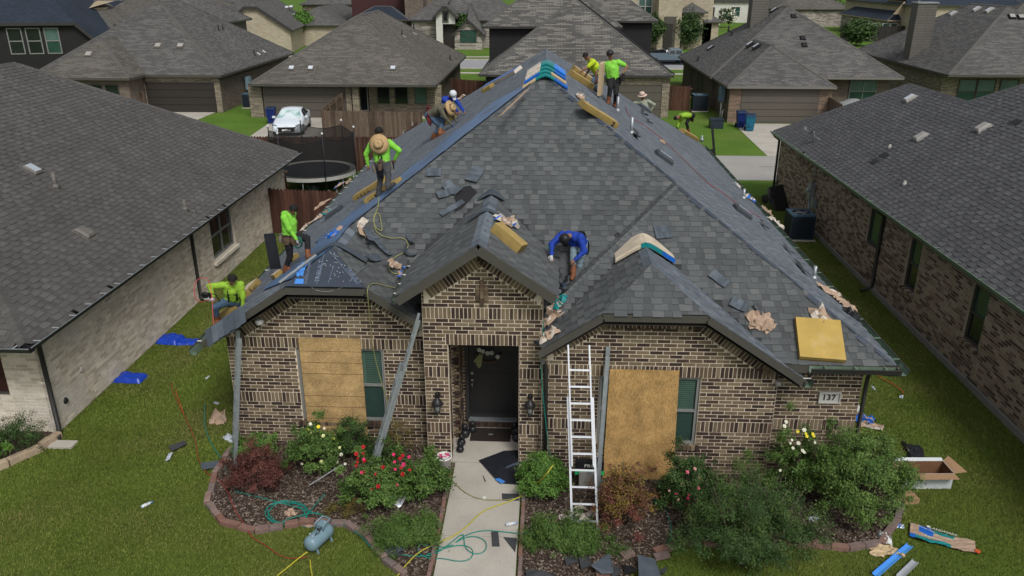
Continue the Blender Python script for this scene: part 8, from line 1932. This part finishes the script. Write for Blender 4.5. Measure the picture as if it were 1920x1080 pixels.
bundle2((1278,248),(1304,263),'R',.28,.14,'kraft bundle at the boots of the man bending at the far right eave', marks=0)
def bent(label, x0, zr_, y0, y1, R_, th, mats, k=K, dy=0, group='bent bundles on ridges', name='shingle_bundle', curve=.16, skew=0.0):
 """bundle draped over a ridge at x0; section follows both slopes"""
 T = thing(name, label, 'shingle bundle', (x0,y0,zr_), 0, group); segs = 14
 secs = []
 for i in range(segs+1):
  u = -1+2*i/segs; x = u*R_; z = -k*(math.sqrt(x*x+curve*curve*.35)-curve*.55); secs.append((x+skew*abs(u), z))
 for part, (a, b, mt) in enumerate(mats):
  mb = MB(); mb.smooth = False; i0, i1 = round((a+1)/2*segs), round((b+1)/2*segs); rows = []
  for i in range(i0, i1+1):
   x, z = secs[i]; rows.append([mb.pt(p) for p in ((x0+x,y0,zr_+z),(x0+x,y0-.01,zr_+z+th*.5),(x0+x,y0,zr_+z+th),(x0+x,y1,zr_+z+th*.97),(x0+x,y1,zr_+z))])
  for i in range(len(rows)-1):
   for j in range(4): mb.face((rows[i][j],rows[i+1][j],rows[i+1][j+1],rows[i][j+1]))
  mb.face(rows[0]); mb.face(rows[-1][::-1]); obj('wrapping', mb, mt, T)
 return T
zc = 7.13
bent('lowest bent bundle of the stack on the roof peak', -.08, zc, 20.2, 20.9, .56, .085, [(-1,-.5,m_kraft_l),(-.5,.45,m_teal),(.45,1,m_bwrap)])
bent('second bent bundle from the bottom of the stack on the roof peak', -.08, zc+.092, 20.22, 20.92, .52, .08, [(-1,-.35,m_bwrap),(-.35,.35,m_teal),(.35,1,m_kraft_l)])
bent('third bent bundle of the stack on the roof peak, dark blue right end', -.07, zc+.178, 20.24, 20.95, .50, .08, [(-1,-.3,m_paper_w),(-.3,.4,m_teal),(.4,1,m_bwrap)])
bent('topmost bent bundle of the stack on the roof peak, bright blue right end', -.06, zc+.264, 20.26, 20.95, .48, .075, [(-1,-.3,m_paper_w),(-.3,.45,m_teal),(.45,1,MAT('bright_blue_wrapper', (.02,.20,.72), rough=.35, var=.1))])
bent('cream bent bundle with a teal and blue band on the ridge of the right gable', 2.02, 4.37, 15.3, 15.95, .60, .10, [(-1,-.1,m_cream),(-.1,.6,m_cream),(.6,1,m_cream)])
T = bpy.data.objects[[o.name for o in bpy.data.objects if o.get('label','').startswith('cream bent')][0]]
mb = MB()
for i in range(8):
 x0, x1 = -.1+.7*i/8, -.1+.7*(i+1)/8; f_ = lambda x: 4.37-K*(math.sqrt(x*x+.16*.16*.35)-.088); mb.mi = 0 if i < 5 else 1
 mb.poly([(2.02+x0,15.285,f_(x0)+.01),(2.02+x1,15.285,f_(x1)+.01),(2.02+x1,15.285,f_(x1)+.105),(2.02+x0,15.285,f_(x0)+.105)])
 mb.poly([(2.02+x0,15.285,f_(x0)+.106),(2.02+x1,15.285,f_(x1)+.106),(2.02+x1,15.31,f_(x1)+.106),(2.02+x0,15.31,f_(x0)+.106)])
obj('printed_band', mb, [m_teal, m_bwrap], T)
bent('loose bent cap shingle draped over the entrance ridge', -1.22, 4.97, 15.7, 15.85, .42, .02, [(-1,1,m_tabn)], group='loose bent shingles')
bent('stacked bent cap shingles at the upper end of the entrance ridge', -1.22, 4.98, 16.95, 17.45, .30, .05, [(-1,1,m_tabn)], group='loose bent shingles')
bent('loose bent cap shingle lying over the ridge end of the left wing', -4.25, 4.41, 15.02, 15.2, .62, .02, [(-1,1,m_tabn)], group='loose bent shingles')
def crumple(px, py, key, sx, sy, label, mats=None, ang=None, cat='wrapping paper', name='crumpled_wrapper', h=.09, seed=None, group='scraps of wrapping paper', nxy=(9,7), loc=None):
 p = on(px, py, key) if loc is None else Vector(loc); r = random.Random(seed if seed is not None else int(px*7+py)); M = frame(p, key, r.uniform(0,360) if ang is None else ang); M.translation = Vector((0,0,0))
 nx, ny = nxy; mb = MB(); mb.M = M; idx = []; s = Vector((r.random()*50, r.random()*50, 0))
 for i in range(nx+1):
  for j in range(ny+1):
   u, v = i/nx*2-1, j/ny*2-1; q = Vector((u*1.3, v*1.3, 0))+s
   x = (u+.55*mnoise.noise(q*1.1))*sx/2; y = (v+.55*mnoise.noise(q*1.1+Vector((9,3,1))))*sy/2
   z = max(.008, h*(.35+.9*abs(mnoise.noise(q*1.7+Vector((0,0,4))))+.5*mnoise.noise(q*3.3)))
   if abs(u) > .8 or abs(v) > .8: z *= .5
   idx.append(mb.pt((x, y, z)))
 ms = mats or [m_paper]
 for i in range(nx):
  for j in range(ny):
   a = i*(ny+1)+j; mb.mi = 0 if len(ms) == 1 else int((mnoise.noise(Vector((i*.45,j*.45,s.x)))+.5)*len(ms))%len(ms); mb.face((idx[a],idx[a+ny+1],idx[a+ny+2],idx[a+1]))
 return single(name, mb, ms, label, cat, group, loc=p)
crumple(946,420,'pr',.6,.24,'torn pinkish paper curling over the kraft bundle on the entrance gable', [m_paper_w,m_paper,m_bwrap], ang=130, h=.22)
crumple(1085,185,'R',.55,.2,'torn pale wrapper at the upper end of the long bundle on the right slope', [m_paper_w,m_paper], ang=0, h=.2); crumple(1100,205,'R',.6,.22,'white torn wrapping sleeve next to the long bundle on the right slope', [m_paper_w,m_galv], ang=0, h=.16)
crumple(1422,604,'B',.42,.40,'crumpled pink-brown paper on the shingles above the right rake', [m_paper], h=.16); crumple(1440,612,'B',.34,.2,'pointed scrap of brown paper below the crumpled one on the right', [m_paper], h=.08)
crumple(1540,597,'B',.5,.3,'torn white and brown paper above the large yellow bundle', [m_paper_w,m_paper], h=.15)
crumple(1038,600,'u',.42,.5,'pile of brown paper scraps in the valley right of the entrance gable', [m_paper,m_paper,m_paper_w], h=.25); crumple(1050,572,'u',.35,.45,'brown paper strips above the pile in the valley right of the entrance gable', [m_paper,m_teal], h=.2)
crumple(1052,545,'u',.3,.45,'dark blue underlay scrap with a white tube in the valley under the blue hoodie man', [m_bl_ub,m_under_dk], h=.2); crumple(1032,632,'u',.3,.4,'last brown paper scrap at the bottom of the valley right of the entrance', [m_paper,m_paper_w], h=.2)
crumple(742,500,'v',.4,.25,'brown paper with a white tube on the slope left of the entrance gutter', [m_paper,m_paper_w], h=.14); crumple(755,520,'v',.25,.3,'brown paper scrap at the lower end of the entrance gutter', [m_paper,m_bwrap], h=.15); crumple(762,505,'v',.16,.16,'small blue and tan scrap beside the entrance gutter', [m_bwrap,m_paper], h=.06)
crumple(634,437,'L',.5,.3,'brown and blue wrapper at the ridge of the left wing', [m_paper,m_bwrap], h=.14); crumple(676,432,'v',.55,.14,'long brown paper scrap on the dark felt right of the left wing ridge', [m_paper], h=.1); crumple(615,445,'L',.4,.16,'white and blue plastic scrap on the underlayment left of the left wing ridge', [m_paper_w,m_bwrap], h=.08)
crumple(680,420,'F',.26,.16,'pale green scrap near the yellow hose loop', [m_paper_w], h=.1)
for i_, (px, py, sx, sy, lb, ms) in enumerate(((606,385,.7,.3,'brown paper strip at the left eave above the roof vent',[m_paper]),(585,420,.8,.25,'long pale paper strip lying at the left eave',[m_paper,m_paper_w]),(636,350,.5,.25,'blue and brown scrap at the left eave before the galvanised posts',[m_bwrap,m_paper]),(655,343,.25,.15,'small tan scrap on the left eave above the others',[m_paper]),(615,400,.3,.2,'teal-flecked scrap at the left eave',[m_paper,m_teal]))):
 crumple(px, py, 'L', sx, sy, lb, ms, ang=92, h=.13)
crumple(855,192,'L',.8,.2,'pale torn wrapper strip on the left slope behind the bending men', [m_paper_w,m_paper], ang=60, h=.14)
for i_, (px, py, sx, sy, lb, ms) in enumerate(((1560,556,.9,.35,'large crumpled pale paper over the right eave near the vent pipe',[m_paper,m_paper_w]),(1583,575,.6,.3,'second crumpled paper at the right eave with black felt',[m_paper,m_black]),(1435,398,.5,.2,'tan scrap at the right eave before the air conditioner',[m_paper]),(1405,375,.35,.2,'white and blue scrap on the right eave near a vent pipe',[m_paper_w,m_bwrap]),(1452,420,.5,.2,'white scrap sliding over the right eave',[m_paper_w]),(1380,350,.3,.2,'grey bracket-like scrap at the right eave',[m_paper_w,m_galv]),(1594,592,.4,.25,'black felt lump at the right eave',[m_black]),(1240,269,.2,.12,'small tan scrap on the red hose',[m_paper]))):
 crumple(px, py, 'R', sx, sy, lb, ms, ang=90, h=.16)
for (px, py, sx, sy, lb, ms, h) in ((410,785,.62,.32,'crumpled brown paper on the lawn beside the left corner of the house',[m_paper],.14),(545,965,.2,.18,'small ball of tan paper inside the teal hose coil',[m_paper],.12),(575,985,.3,.12,'muddy paper scrap on the edging by the compressor',[m_paper,m_galv],.06),
 (1140,800,.2,.1,'',[m_paper],.05),(1615,790,.5,.35,'brown and blue wrapper pile against the right corner of the house',[m_paper,m_bwrap,m_paper],.22),(1632,800,.5,.25,'pale brown paper beside the blue wrapper at the right corner',[m_paper,m_paper_w],.12),(1601,775,.25,.4,'white sheet standing behind the right corner downspout',[m_white],.3),
 (1658,1012,.28,.24,'white and grey paper ball at the end of the right bed edging',[m_white,m_galv],.14),(1660,1035,.45,.25,'tan torn bag by the end of the right bed edging',[m_kraft_l],.1),(1685,988,.18,.1,'clear and blue plastic bottle scrap near the weeping shrub',[m_clear,m_bwrap],.07),(1715,855,.9,.35,'black plastic sheet on the grass behind the cardboard box',[m_black,m_bl_ub],.10),
 (750,940,.3,.4,'white plastic bag hanging in the rose bush',[m_white,m_clear],.2),(1085,970,.6,.45,'torn white and black sheet behind the foot of the aluminium ladder',[m_paper_w,m_tabd,m_paper_w],.12),(1160,960,.14,.25,'',[m_paper],.08),(480,855,.14,.3,'',[m_paper],.1),(1740,870,.15,.12,'white scrap on the black plastic sheet',[m_white],.1),(1690,745,.16,.08,'clear plastic scrap on the right lawn',[m_clear],.05),(1638,728,.22,.06,'thin blue-white scrap on the right lawn',[m_clear],.03),(432,823,.4,.2,'grey plastic packaging beside the left corner of the house',[m_clear,m_galv],.08),(406,756,.16,.08,'white scrap on the lawn left of the house',[m_clear],.03),(390,708,.07,.16,'small clear scrap on the left lawn below the gutter end',[m_clear],.03),(1525,975,.22,.14,'grey crumpled plastic on the mulch of the right bed',[m_clear],.08),(1468,1060,.1,.1,'',[m_clear],.04)):
 if lb: crumple(px, py, 'g', sx, sy, lb, ms, h=h, cat='litter', group='litter in the yard')
p = G(1765,1012); T = thing('printed_bag', 'flattened brown, blue and teal shingle wrapper with white print on the right lawn', 'wrapper bag', p); M = MX(p+Vector((0,0,.02)),(.93,-.42,0),(0,0,1))
def bagp(u, v):
 w = .17+.02*math.sin(u*9); x = u*1.05-.52; y = v*w*(1.25-.75*u*.4)-.06*math.sin(u*3); return Vector((x, y, .03+.05*abs(mnoise.noise(Vector((u*3,v*2,7))))+.02*mnoise.noise(Vector((u*9,v*6,2)))))
mb = MB(); mb.M = M; nu, nv = 22, 8; idx = [[mb.pt(bagp(i/nu, j/nv*2-1)) for j in range(nv+1)] for i in range(nu+1)]
for i in range(nu):
 for j in range(nv):
  u, v = (i+.5)/nu, (j+.5)/nv*2-1; mb.mi = 1 if (.12 < u < .38 and v > .05) else (2 if (.38 <= u < .68 and v > .45) or (.1 < u < .62 and v < -.62) else (1 if u < .12 and v < -.5 else 0)); mb.face((idx[i][j],idx[i+1][j],idx[i+1][j+1],idx[i][j+1]))
obj('paper', mb, [m_paper, m_bwrap, m_teal], T)
text_mesh('lettering', 'LANDMARK', .085, m_white, T, M @ Matrix.Translation((.02,.115,.085)) @ Matrix.Rotation(-.05,4,'Z'), extrude=0)
text_mesh('lettering', 'LANDMARK', .06, m_white, T, M @ Matrix.Translation((-.17,-.15,.075)) @ Matrix.Rotation(-.1,4,'Z'), extrude=0)
text_mesh('lettering', 'CertainTeed', .055, m_white, T, M @ Matrix.Translation((-.26,.06,.085)) @ Matrix.Rotation(-.3,4,'Z'), extrude=0)
mb = MB(); mb.M = M @ Matrix.Translation((-.23,.155,.08)); mb.lathe([(.03,0),(.03,.003)], (0,0,0), 14); obj('printed_emblem', mb, m_white, T)
mb = MB(); mb.M = M; mb.lathe([(.05,-.01),(.05,.01)], (.56,-.14,.04), 10); obj('orange_cap', mb, MAT('orange_plastic', (.5,.09,.03), rough=.5), T)
for (a, b, mt, lb) in (((1705,1026),(1640,1082),MAT('bright_blue_strip', (.08,.30,.75), rough=.35, var=.1),'long bright blue plastic strip on the lawn at the bottom right'),((1716,1056),(1685,1086),m_alum,'pale metal channel strip at the bottom edge, lower right')):
 p, q = G(*a), G(*b); mb = MB(); mb.beam(p+Vector((0,0,.03)), q+Vector((0,0,.03)), .10, .012)
 n_ = (q-p).normalized().cross(Vector((0,0,1)));
 for s in (-1, 1): mb.beam(p+n_*s*.05+Vector((0,0,.045)), q+n_*s*.05+Vector((0,0,.045)), .008, .04)
 single('plastic_strip' if 'blue' in lb else 'metal_strip', mb, mt, lb, 'strip')
mb = MB(); mb.tube([G(1693,1040,.06), G(1690,1043,.05)], .045, 8); single('paper_tube', mb, m_kraft_l, 'short tan paper tube on the bright blue strip', 'paper tube')
def tabs_(px, py, key, L, W, ang, label, mat=None, shape=None, curl=0.0, dbl=True, group='loose shingle pieces', lift=.03, cat='loose shingle'):
 p = on(px, py, key, lift); M = frame(p, key, ang); M.translation = Vector((0,0,0)); r = random.Random(int(px*3+py)); mb = MB(); mb.M = M; mt = mat or m_tabn
 if shape:
  mb.tone = r.random(); mb.slab([(x*L, y*W, .02+curl*abs(x)) for x, y in shape], .008)
 else:
  nx = 6
  for lay, (y0, y1, z0) in enumerate(((-W/2,W/2,.0),(-W/2,-W*.02,.009)) if dbl else ((-W/2,W/2,0),)):
   for i in range(nx):
    if lay == 1 and i % 2 == r.randint(0,1): continue
    mb.tone = r.random(); x0, x1 = -L/2+L*i/nx, -L/2+L*(i+1)/nx; c = lambda x: z0+.02+curl*(2*x/L)**2
    mb.slab([(x0,y0,c(x0)),(x1,y0,c(x1)),(x1,y1,c(x1)),(x0,y1,c(x0))], .006)
 return single('loose_shingle', mb, mt, label, cat, group, loc=p)
for (px, py, key, L, W, ang, lb, cv) in ((813,325,'F',.42,.30,3,'small blue-grey shingle piece upper left of the torn hole',0),(848,356,'F',.50,.3,-38,'slanting blue-grey shingle left of the torn hole',.05),(890,330,'F',.55,.36,70,'upright pair of blue-grey shingles right above the torn hole',.03),(835,365,'F',.45,.25,25,'shingle flap at the lower left of the torn hole',.04),(848,392,'F',.75,.17,40,'long curled metal-grey strip running down to the entrance gable',.0),
 (700,445,'v',.6,.5,30,'flat blue-grey shingles beside the yellow hose above the left valley',.0),(720,468,'v',.6,.3,60,'slanting loose shingle in the left valley near the gutter',.02),(768,452,'v',.4,.15,30,'narrow loose shingle just left of the entrance slope',.04),(700,487,'v',.7,.25,-25,'torn strip of shingle on the right slope of the left wing',.04),(765,478,'v',.35,.2,80,'upright blue-grey scrap beside the entrance gutter',.1),(770,500,'v',.5,.2,10,'dark scrap under the tan papers by the entrance gutter',.02),
 (1242,437,'B',.40,.42,8,'square blue-grey shingle piece above the right gable',.0),(1348,525,'B',.5,.26,-45,'narrow blue-grey shingle piece on the right front slope',.02),(1385,573,'B',.4,.3,-30,'torn blue shingle above the pink-brown paper',.03),(1425,585,'B',.4,.16,-60,'dark blue strip next to the pink-brown paper',.03),
 (1205,215,'R',.9,.16,10,'dark curled strip on the right slope behind the standing man',.08),(1215,120+110,'R',.7,.14,10,'dark strip near the roof vent on the far right slope',.05),(1190,255,'R',1.2,.2,-4,'dark lifted flap beside the front vent pipe on the right slope',.06),(1430,425,'R',.9,.14,0,'lifted dark shingle edge near the right eave',.05),(1500,505,'R',1.0,.2,0,'lifted dark shingle strip by the silver vent pipe',.04),(1475,470,'R',.8,.14,2,'second lifted dark strip at the right eave',.04)):
 tabs_(px, py, key, L*.82, W*.82, ang, lb, curl=cv, mat=m_tabd if 'dark' in lb else None)
sh_in = MB(); P_ = [on(x, y, 'F', .035) for x, y in ((852,372),(870,352),(882,350),(895,362),(880,378),(866,392),(850,402),(858,385))]; sh_in.poly(P_[::-1]); single('torn_hole', sh_in, m_black, 'black torn opening in the shingles behind the entrance gable', 'hole in roof')
pf = on(512,520,'L'); mb = MB(); mb.beam(GY(513,470,pf.y+.05)+Vector((-.0,0,-.43)), GY(511,470,pf.y+.05)+Vector((-.03,0,.40)), .24, .03, up=(.2,-1,0)); single('black_sheet', mb, m_bl_ub, 'black upright rolled sheet standing behind the man in the lime hoodie', 'black sheet')
a, b = on(1160,442,'F',.06), on(1128,478,'wl',.06); mb = MB(); mb.tube([a, b], .05, 10); mb.tube([b, b+(b-a)*.2], .05, 10, r2=.02);
single('felt_roll', mb, m_bl_ub, 'black felt roll in the valley left of the cream bent bundle', 'felt roll')
crumple(1118,492,'wl',.55,.4,'open end of the black felt roll fanning out beside the man in the blue hoodie', [m_bl_ub], ang=40, h=.22, cat='felt sheet', name='felt_sheet', group=None)
p = G(955,872,.06); mb = MB(); sp_ = [(897,863),(945,845),(973,844),(973,908),(935,906),(925,893)]; Q_ = [G(x,y,.055+.03*(i%2)) for i, (x,y) in enumerate(sp_)]; c_ = sum(Q_, Vector())/len(Q_)+Vector((0,0,.06))
for i in range(len(Q_)): mb.poly([Q_[(i+1)%len(Q_)], Q_[i], c_][::-1])
o = single('underlay_sheet', mb, m_bl_ub, 'torn black underlay sheet with blue print lying on the path by the right pillar', 'underlay sheet')
mb = MB(); mb.poly([G(930,893,.075),G(948,903,.075),G(940,907,.075),G(928,899,.075)]); q = obj('blue_edge', mb, m_pblue, o)
text_mesh('print', 'AYMENT', .11, m_pgrey, o, MX(G(962,872,.118),(.8,.6,.0),(0,0,1)), extrude=0)
for (pts, lb) in (([(905,-13),(6,-13)], ''),):
 pass
def flatpc(ptsxy, z, mat, label, group='loose shingle pieces', th=.008, cat='loose shingle', name='loose_shingle'):
 mb = MB(); mb.tone = .35; P = [G(x, y, z) for x, y in ptsxy]; n = (P[1]-P[0]).cross(P[2]-P[0]); P = P if n.z > 0 else P[::-1]; mb.slab(P, th); return single(name, mb, mat, label, cat, group)
flatpc([(941,925),(974,926),(974,938),(942,938)], .06, m_tabd, 'dark rectangular shingle on the path below the black sheet'); flatpc([(921,997),(934,996),(937,1024),(923,1024)], .06, m_tabd, 'upright dark shingle rectangle in the middle of the path'); flatpc([(944,1007),(970,1009),(966,1035)], .06, m_tabd, 'dark triangular shingle piece on the path')
flatpc([(905,892),(906,891),(911,902),(909,903)], .055, m_tabd, 'thin dark stick on the path', group=None, cat='stick', name='stick')
mb = MB(); mb.box((-.035,-.03,0),(.035,.03,.03)); single('paper_packet', mb, m_white, 'small white packet on the path above the yellow hose', 'packet', loc=G(908,935,.047), rz=.2)
flatpc([(316,836),(346,826),(350,832),(322,846)], .07, m_tabd, 'dark shingle piece on the left lawn, upper of the two pieces'); flatpc([(316,850),(324,848),(318,861),(310,864)], .07, m_clear, 'pale blue plastic piece beside the shingle on the left lawn', group=None, cat='litter', name='plastic_scrap'); flatpc([(376,868),(409,863),(409,876),(378,880)], .07, m_tabn, 'blue-grey shingle piece at the edge of the left flower bed')
def bottle(px, py, key, label, rz):
 T = thing('plastic_bottle', label, 'bottle', on(px, py, key), rz, 'plastic bottles'); mb = MB(); mb.lathe([(.02,-.1),(.034,-.09),(.034,.0),(.030,.02),(.034,.05),(.015,.09),(.014,.10)], (0,0,.035), 12, 'x'); obj('body', mb, m_clear, T, world=False); mb = MB(); mb.lathe([(.017,.10),(.017,.12)], (0,0,.035), 10, 'x'); obj('cap', mb, m_pblue, T, world=False)
 mb = MB(); mb.lathe([(.0355,-.04),(.0355,.0)], (0,0,.035), 12, 'x'); obj('label', mb, m_white, T, world=False)
bottle(275,949,'g','clear plastic bottle lying in the middle of the left lawn',.9); bottle(958,985,'s','clear plastic bottle on the path by its right edge',.3)
for (pts, z, mt, lb) in (([(713,1026),(735,1018),(758,1030),(748,1046),(724,1040)],.10,m_tabd,'dark shingle leaning on the juniper in the left bed'),([(740,1018),(757,1016),(760,1030),(745,1034)],.14,m_tabn,'grey shingle scrap over the dark one in the left bed'),([(988,1066),(1015,1072),(1045,1075),(1050,1084),(985,1084)],.12,m_tabd,'dark shingle at the bottom edge just right of the path'),([(1058,1042),(1080,1038),(1085,1055),(1062,1058)],.10,m_tabd,'small curled shingle scrap below the juniper'),([(1085,1042),(1105,1038),(1110,1060),(1090,1066)],.12,m_tabd,'grey-green shingle scrap at the bottom, left of the crossed ones'),([(1108,1062),(1142,1036),(1150,1052),(1150,1076),(1128,1074)],.18,m_tabn,'blue-edged shingle leaning at the bottom centre'),([(1145,1062),(1160,1055),(1166,1075),(1150,1082)],.15,m_tabd,'curled shingle at the bottom centre'),([(1196,1042),(1228,1046),(1236,1070),(1240,1084),(1198,1084)],.18,m_tabn,'large striped shingle piece at the bottom, right of centre'),([(1166,1055),(1190,1058),(1195,1072),(1172,1074)],.12,m_black,'black glove-like felt scrap at the bottom centre'),([(1208,925),(1225,920),(1227,936),(1210,938)],.35,m_tabd,'dark square shingle stuck in the pink rose bush'),([(1232,1064),(1252,1064),(1245,1075)],.08,m_tabd,'small pointed shingle scrap on the grass, bottom right of centre')):
 mb = MB(); mb.tone = .4; P = [G(x, y, z) for x, y in pts]; n = (P[1]-P[0]).cross(P[2]-P[0]); P = P if n.z > 0 else P[::-1]
 for i in range(len(P)): P[i] = P[i]+Vector((0,0,.05*math.sin(i*2.1)-.02))
 mb.slab(P, .008); single('loose_shingle', mb, mt, lb, 'loose shingle', 'loose shingle pieces')
mb = MB(); mb.tone = .5; mb.box((-.12,-.07,0),(.12,.07,.07)); single('loose_brick', mb, m_edge, 'loose red-brown brick lying on the mulch at the bottom centre', 'brick', loc=G(1176,1042,.04), rz=.5)
mb = MB(); mb.tone = .3; mb.box((-.12,-.05,0),(.12,.05,.07)); single('loose_brick', mb, m_edge, 'loose brick by the large striped shingle at the bottom edge', 'brick', loc=G(1130,1078,.03), rz=.2)
mb = MB(); mb.tone = .8; mb.box((-.14,-.06,0),(.14,.06,.07)); single('loose_brick', mb, m_edge, 'pinkish edging brick displaced onto the mulch right of the striped shingle', 'brick', loc=G(1240,1045,.03), rz=.35)
single('nail_gun', (lambda m: (m.lathe([(.03,-.12),(.05,-.1),(.05,.05),(.03,.1)], (0,0,.06), 10, 'x'), m.lathe([(.06,-.04),(.06,.04)], (-.12,.05,.06), 12, 'z'), m.tube([(.05,0,.05),(.1,.12,.05)], .025, 6), m)[-1])(MB()), m_black, 'black nail gun resting on the ridge of the entrance gable', 'nail gun', loc=on(918,354,'pl',.03), rz=.6)
 # ------------------------------------------------------------------ hoses and cords
def smooth_path(P, it=3):
 P = [Vector(p) for p in P]
 for _ in range(it):
  Q = [P[0]]
  for a, b in zip(P, P[1:]): Q += [a*.75+b*.25, a*.25+b*.75]
  P = Q+[P[-1]]
 return P
def hose(label, pts, r, mat, name='air_hose', cat='hose', group='hoses and cords'):
 P = smooth_path([on(x, y, k, r+(.03 if k not in ('g','s') else (.045 if k == 'g' else .008))) if not isinstance(k, (int, float)) else GY(x, y, k) for x, y, k in pts]); mb = MB(); mb.tube(P, r, 5); return single(name, mb, mat, label, cat, group)
m_hy = MAT('yellow_hose', (.42,.38,.04), rough=.45, var=.05); m_hg = MAT('teal_hose', (.008,.20,.16), rough=.45, var=.05); m_hr = MAT('red_hose', (.30,.03,.028), rough=.5, var=.05); m_ho = MAT('orange_red_cord', (.45,.08,.02), rough=.5, var=.05); m_hyg = MAT('dull_yellow_hose', (.24,.24,.10), rough=.5, var=.05)
hose('dull yellow hose looping down the front slope into the left valley', [(711,372,'F'),(709,395,'F'),(700,410,'F'),(703,428,'F'),(718,438,'F'),(715,420,'F'),(712,400,'F'),(702,405,'F'),(702,430,'F'),(712,443,'F'),(735,450,'F'),(756,447,'F'),(768,460,'v'),(760,475,'v'),(735,487,'v'),(728,505,'v'),(740,518,'v'),(758,510,'v')], .011, m_hyg)
hose('yellow hose hanging from the left fascia down the wall to the red roses', [(752,545,'v'),(725,540,'v'),(697,532,'v'),(688,540,13.98),(690,560,14.0),(697,640,14.3),(705,680,14.4),(722,740,14.4),(742,800,14.3),(750,855,13.4)], .010, m_hyg)
hose('yellow hose crossing the path from the round bush to the compressor', [(1037,872,12.4),(1020,895,12.3),(995,920,'g'),(974,935,'s'),(930,950,'s'),(900,962,'s'),(875,990,'s'),(845,1010,'s'),(815,1025,'g'),(785,1040,'g'),(765,1060,'g'),(745,1085,'g')], .012, m_hy)
hose('faint yellow hose lying across the top of the path', [(848,905,'g'),(870,925,'s'),(900,938,'s'),(940,940,'s'),(974,935,'s')], .009, m_hyg)
hose('bright yellow hose from the compressor to the bottom edge', [(577,1040,'g'),(560,1052,'g'),(545,1065,'g'),(520,1085,'g')], .013, m_hy); hose('second yellow hose looping below the compressor', [(582,1055,'g'),(583,1068,'g'),(586,1085,'g')], .012, m_hy)
hose('teal hose looping over the path and the left bed', [(440,925,'g'),(560,955,'g'),(640,985,'g'),(680,1010,'g'),(700,1038,'g'),(760,1046,'g'),(790,1048,'g'),(815,1042,'s'),(845,1020,'s'),(868,1000,'s'),(870,1012,'s'),(872,1030,'s'),(890,1042,'s'),(912,1035,'s'),(912,1015,'s'),(890,1006,'s'),(868,1010,'s'),(850,1022,'s'),(870,1005,'s'),(905,995,'s'),(940,998,'s'),(974,1002,'s'),(1010,1005,'g'),(1040,1003,'g'),(1075,995,'g'),(1100,980,'g'),(1116,962,'g'),(1165,910,'g')], .009, m_hg)
hose('second loop of the teal hose on the path', [(850,1023,'s'),(820,1030,'s'),(785,1022,'g'),(783,1040,'g'),(800,1052,'g'),(830,1048,'s'),(860,1055,'s'),(885,1050,'s'),(888,1030,'s'),(865,1022,'s'),(830,1030,'s'),(800,1045,'g')], .009, m_hg)
P_ = []
for k in range(40): a = k/40*2*math.pi*3.4; P_.append((538+38*math.cos(a)+4*math.sin(a*2.3), 966+22*math.sin(a)+3*math.cos(a*1.7), 'g'))
hose('coiled teal hose on the mulch at the front of the left bed', [(610,930,'g')]+P_+[(600,960,'g'),(630,990,'g')], .010, m_hg)
hose('teal hose lying along the left side lawn into the flower bed', [(385,760,'g'),(383,800,'g'),(395,835,'g'),(420,870,'g'),(430,900,'g')], .009, m_hg)
hose('red hose running over the left lawn and flower bed to the compressor', [(320,720,'g'),(330,752,'g'),(350,790,'g'),(368,830,'g'),(370,860,'g'),(385,890,'g'),(410,902,'g'),(428,925,'g'),(440,960,'g'),(462,992,'g'),(470,1010,'g'),(500,1028,'g'),(530,1050,'g'),(560,1052,'g'),(578,1048,'g')], .007, m_hr)
hose('red hose lying down the whole right slope', [(1172,140+60,'R'),(1176,165+55,'R'),(1200,232,'R'),(1238,260,'R'),(1290,310,'R'),(1330,350,'R'),(1352,362,'R'),(1380,385,'R'),(1425,410,'R')], .008, m_hr)
hose('teal hose draped over the right slope of the entrance gable', [(945,345,'pr'),(952,362,'pr'),(962,385,'pr'),(985,412,'pr'),(1005,440,'pr'),(1028,470,'pr')], .009, m_hg)
hose('teal hose hanging down the wall right of the entrance', [(1020,600,13.6),(1016,640,13.65),(1014,690,13.62),(1018,740,13.6),(1024,800,13.6),(1032,865,13.5),(1060,915,'g'),(1100,922,'g'),(1130,905,'g')], .009, m_hg)
hose('orange cord on the right lawn behind the house corner', [(1625,690,'g'),(1650,712,'g'),(1672,722,'g'),(1690,735,'g'),(1694,742,'g')], .010, m_ho, 'cord'); hose('orange cord along the left lawn below the eave', [(330,735,'g'),(345,780,'g')], .008, m_ho, 'cord')
hose('thin grey hose hanging across the blue underlayment of the left wing', [(563,505,'lf'),(575,530,'lf'),(590,545,14.05),(620,548,14.05),(655,535,'lf'),(665,515,'lf'),(690,500,'v')], .006, m_galv)
hose('pink hose curling from the nail gun against the whitewashed wall', [(395,560,14.2),(370,570,14.4),(362,540,14.7),(372,520,14.9),(395,522,14.8),(400,600,14.3),(401,640,14.0)], .008, MAT('pink_red_hose', (.45,.06,.07), rough=.5, var=0))
hose('teal hose trailing through the right flower bed', [(1240,905,'g'),(1225,950,'g'),(1205,960,'g'),(1215,952,'g'),(1240,935,'g'),(1262,1000,'g'),(1250,1030,'g')], .009, m_hg)
for (px, py, a, lb) in ((405,625,35,'old shingle hanging at the lowest left corner of the roof'),(425,612,35,'old shingle next up on the left rake end'),(445,600,40,'old bent shingle on the left rake above the camera')):
 p = GY(px, py, 13.98); mb = MB(); M = MX((0,0,0),(.83,0,.55),(-.45,-.62,.65)); mb.M = M; r = random.Random(px);
 for i in range(3): mb.tone = r.random(); mb.slab([(-.24+.16*i,-.2,.02*i),(-.09+.16*i,-.2,.02*i),(-.09+.16*i,.2,.03),(-.24+.16*i,.2,.03)], .01)
 single('loose_shingle', mb, m_tabn, lb, 'loose shingle', 'loose shingle pieces', loc=p)
